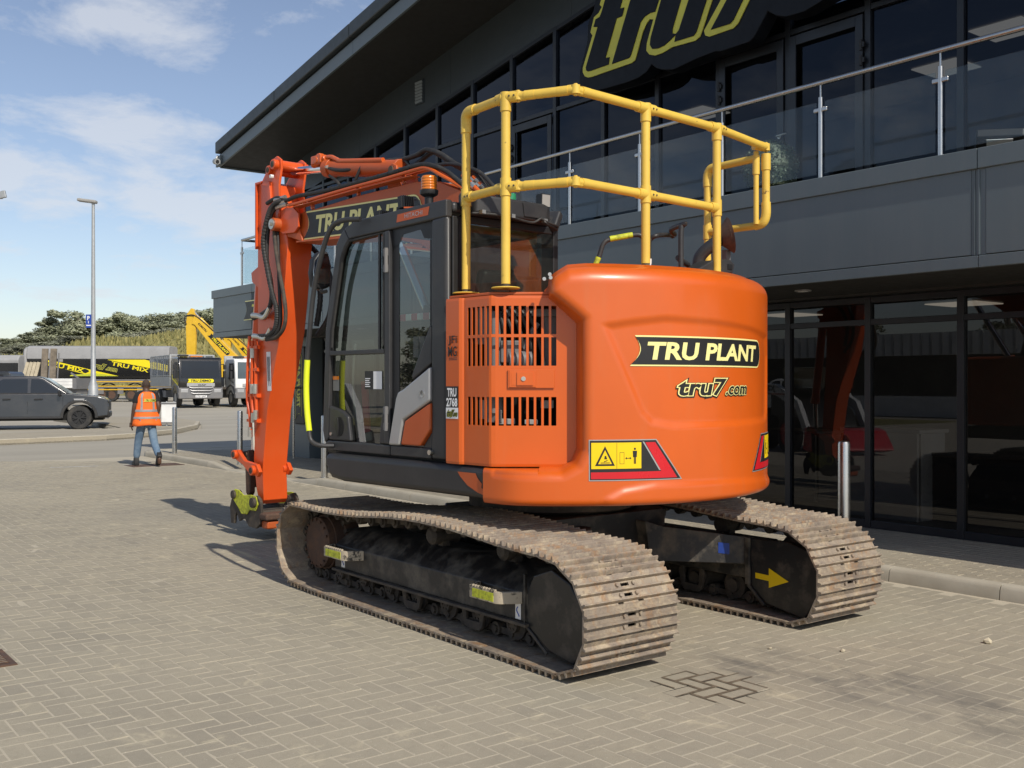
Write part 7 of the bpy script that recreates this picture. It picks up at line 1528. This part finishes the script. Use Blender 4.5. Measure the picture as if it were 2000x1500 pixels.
def crown_mesh(seed, w, h, n, leaf, m_, lobes=9):
    rn = random.Random(seed); ls = []
    for i in range(lobes):
        a = rn.uniform(0, 6.28); z = rn.uniform(-.5, .52)*h; r = rn.uniform(.1, .62)*w*(1-.75*max(0, z/h)); ls.append((Vector((r*math.cos(a), r*math.sin(a), z)), rn.uniform(.12, .30)*w*(1-.45*max(0, z/h))))
    V = []; F = []; A = []
    for i in range(n):
        c0, r0 = rn.choice(ls); d = Vector((rn.gauss(0,1), rn.gauss(0,1), rn.gauss(0,.9))).normalized(); p = c0+d*r0*rn.uniform(.55, 1.08)
        a = Vector((rn.gauss(0,1), rn.gauss(0,1), rn.gauss(0,1))).normalized(); b = a.cross(d).normalized()
        if b.length < .1: continue
        s = leaf*rn.uniform(.6, 1.4); k = len(V); V += [p-a*s, p+b*s*.6, p+a*s, p-b*s*.6]; F.append((k, k+1, k+2, k+3)); A.append(rn.random())
    me = bpy.data.meshes.new('crown'); me.from_pydata([tuple(v) for v in V], [], F); me.materials.append(m_); at = me.attributes.new('var', 'FLOAT', 'FACE'); at.data.foreach_set('value', A); return me
CRN = [crown_mesh(21+i, 1., 1.5, 8500, .034, M['leaf'], 30) for i in range(5)]+[crown_mesh(41+i, 1.2, .9, 5500, .036, M['bush'], 24) for i in range(2)]
q = MB(); q.tube(smooth_path([(0, 0, -.3), (.02, .01, .3), (-.03, .02, .8), (.02, .0, 1.5)], 4), .045, 8)
for a in range(4): q.tube([(0, 0, .5+.2*a), (.25*math.cos(a*1.7), .25*math.sin(a*1.7), .9+.25*a)], .018, 6)
TRK = q.mesh('trunk', M['bark'], 60)
rn = random.Random(9); tn = 0
def tree(px, d, top, w, kind, label):
    x, y = place(px, d); u = x*VY-y*VX; z = hill_z(d, u) if d > 98 else gz(x, y); h = max(1.5, top-z)
    t = thing('bush' if kind >= 5 else 'tree', label, 'bush' if kind >= 5 else 'tree', (x, y, z), rn.uniform(0, 6.28), 'trees and bushes along the skyline beyond the yard')
    hh = h/(2.25 if kind < 5 else 1.55)
    c0 = link('crown', CRN[kind], t, (0, 0, h*.52)); c0.scale = (w, w, hh*.98); b0 = link('trunk', TRK, t); b0.scale = (w*.5, w*.5, h*.45)
tops = [(-60, 150, 8.6), (-15, 152, 8.2), (22, 156, 9.0), (55, 160, 10.4), (85, 165, 9.4), (106, 168, 12.9), (124, 172, 12.6), (142, 165, 14.6), (158, 170, 12.6), (178, 168, 11.6), (196, 174, 12.6), (214, 168, 13.0), (232, 176, 12.6), (250, 166, 13.6), (268, 172, 12.7), (286, 168, 13.3), (304, 176, 13.0), (322, 168, 13.7), (340, 172, 13.5), (358, 166, 13.0), (376, 174, 14.0), (394, 168, 14.6), (412, 172, 15.0)]
ORD = ['first', 'second', 'third', 'fourth', 'fifth', 'sixth', 'seventh', 'eighth', 'ninth', 'tenth', 'eleventh', 'twelfth', 'thirteenth', 'fourteenth']
cnt = {}
for i, (px, d, top) in enumerate(tops):
    w = rn.uniform(6.0, 8.2); side = 'left of the lamp post' if px < 175 else ('right of the lamp post' if px < 365 else 'behind the yellow booms'); cnt[side] = cnt.get(side, 0)+1
    if px > 430: lab = 'dark green tree hidden behind the building and arm'
    else: lab = ORD[cnt[side]-1]+' skyline tree from the left, '+side
    tree(px, d, top, w, rn.randrange(5), lab)
cnt = {}
for i, (px, d, top, w) in enumerate(sorted([(-30, 125, 4.6, 4.5), (8, 128, 5.4, 4.2), (40, 130, 6.0, 4.2), (66, 132, 5.4, 3.5), (92, 130, 6.6, 4.6), (120, 134, 7.2, 5.0), (146, 132, 6.4, 4.4), (168, 136, 6.6, 4.0), (310, 150, 9.6, 3.4), (345, 150, 10.0, 3.6), (210, 156, 9.2, 4.), (250, 156, 9.6, 4.2), (400, 150, 10.2, 4.0), (280, 156, 9.8, 4.)])):
    side = 'low on the bank left of the lamp post' if px < 175 else 'along the top of the grassy hill'; cnt[side] = cnt.get(side, 0)+1
    tree(px, d, top, w, 5+i % 2, ORD[cnt[side]-1]+' scrubby bush from the left, '+side)
# ---------------------------------------------------------------- across the yard, seen mirrored in the dark glass
SH_ = thing('warehouse', 'low warehouse with ribbed roof band mirrored in the ground floor glass', 'building', (-28, 26, 0))
q = MB(); q.box(-8, 0, -8, 16, 0, 3.0); wl = q.build('wall', M['frame'], SH_); q = MB(); q.box(-8, .02, -8, 16, -.02, 1.0); q.build('lower_wall', M['white'], SH_)
q = MB(); q.box(-8.3, .3, -8.3, 16.3, 3.0, 4.1); rf = q.build('roof', M['white'], SH_)
for i in range(48): q = MB(); q.box(.3, .36, -8.2+i*.51, -8.1+i*.51, 3.02, 4.08); q.build('roof_rib', M['galv'], rf)
pickup('pickup_truck', 'white pickup truck mirrored in the ground floor glass', (-22, 31.5, .05), rad(80), M['white'], None, False)
q = MB(); q.add([(-24, 8, -.02), (-17, 8, -.02), (-17, 40, -.02), (-24, 40, -.02)], [(0,1,2,3)]); q.build('grass_verge', M['meadow'], smooth=None, kind='structure')
for i, (x, y, s) in enumerate(((-44, 24, 5.5), (-46, 33, 6.0), (-42, 42, 5.0), (-44, 14, 5.0), (-40, 54, 5.5))):
    t = thing('tree', ORD[i]+' tree beyond the warehouse, seen only mirrored in the glass', 'tree', (x, y, 0), i*1.3, 'trees behind the warehouse'); c0 = link('crown', CRN[i % 5], t, (0, 0, 3.4)); c0.scale = (s*.9, s*.9, 2.3+.3*(i % 3)); b0 = link('trunk', TRK, t); b0.scale = (3, 3, 4)
LD = thing('compact_loader', 'white compact loader with red trim mirrored in the ground floor glass', 'loader', (-2.2, 15.6, 0), rad(-60))
q = MB(); q.prism([(-1.2, .45), (-1.2, 1.35), (-.6, 1.5), (.9, 1.0), (1.2, .6), (1.1, .4)], -.6, .6, 'y'); bd = q.build('body', M['plastic'], LD, bevel=.04)
for s in (-.72, .72):
    q = MB(); q.prism([(-1.25, 1.35), (-1.2, 1.62), (-.4, 1.6), (.9, 1.2), (1.55, .45), (1.45, .3), (1.3, .4), (.8, 1.0), (-.4, 1.32)], s-.06, s+.06, 'y'); la = q.build('lift_arm', M['white'], LD, bevel=.02)
    decal(la, 'maker_lettering', text_fit('JCB', .55, .16, .1, .012), (lambda s_: (lambda u, v, e: ((-1.0+u if s_ < 0 else -.45-u), s_+(-.064 if s_ < 0 else .064), 1.40+v)))(s), M['ink'])
    q = MB(); q.box(-1.1, .2, s-.065 if s < 0 else s+.06, s-.06 if s < 0 else s+.065, 1.34, 1.37); q.build('red_stripe', M['red'], la)
    for xx in (-.75, .6): wheel(LD, (xx, s*1.15, .42), .42, .32, 1 if s > 0 else -1, None, 'red')
q = MB(); q.prism([(1.5, .1), (1.9, .05), (2.3, .12), (2.25, .2), (1.9, .55), (1.6, .6)], -.9, .9, 'y'); q.build('bucket', M['red'], LD, bevel=.02)
q = MB(); q.box(-.6, .3, -.5, .5, 1.45, 2.0); q.build('cab', M['carglass'], LD)
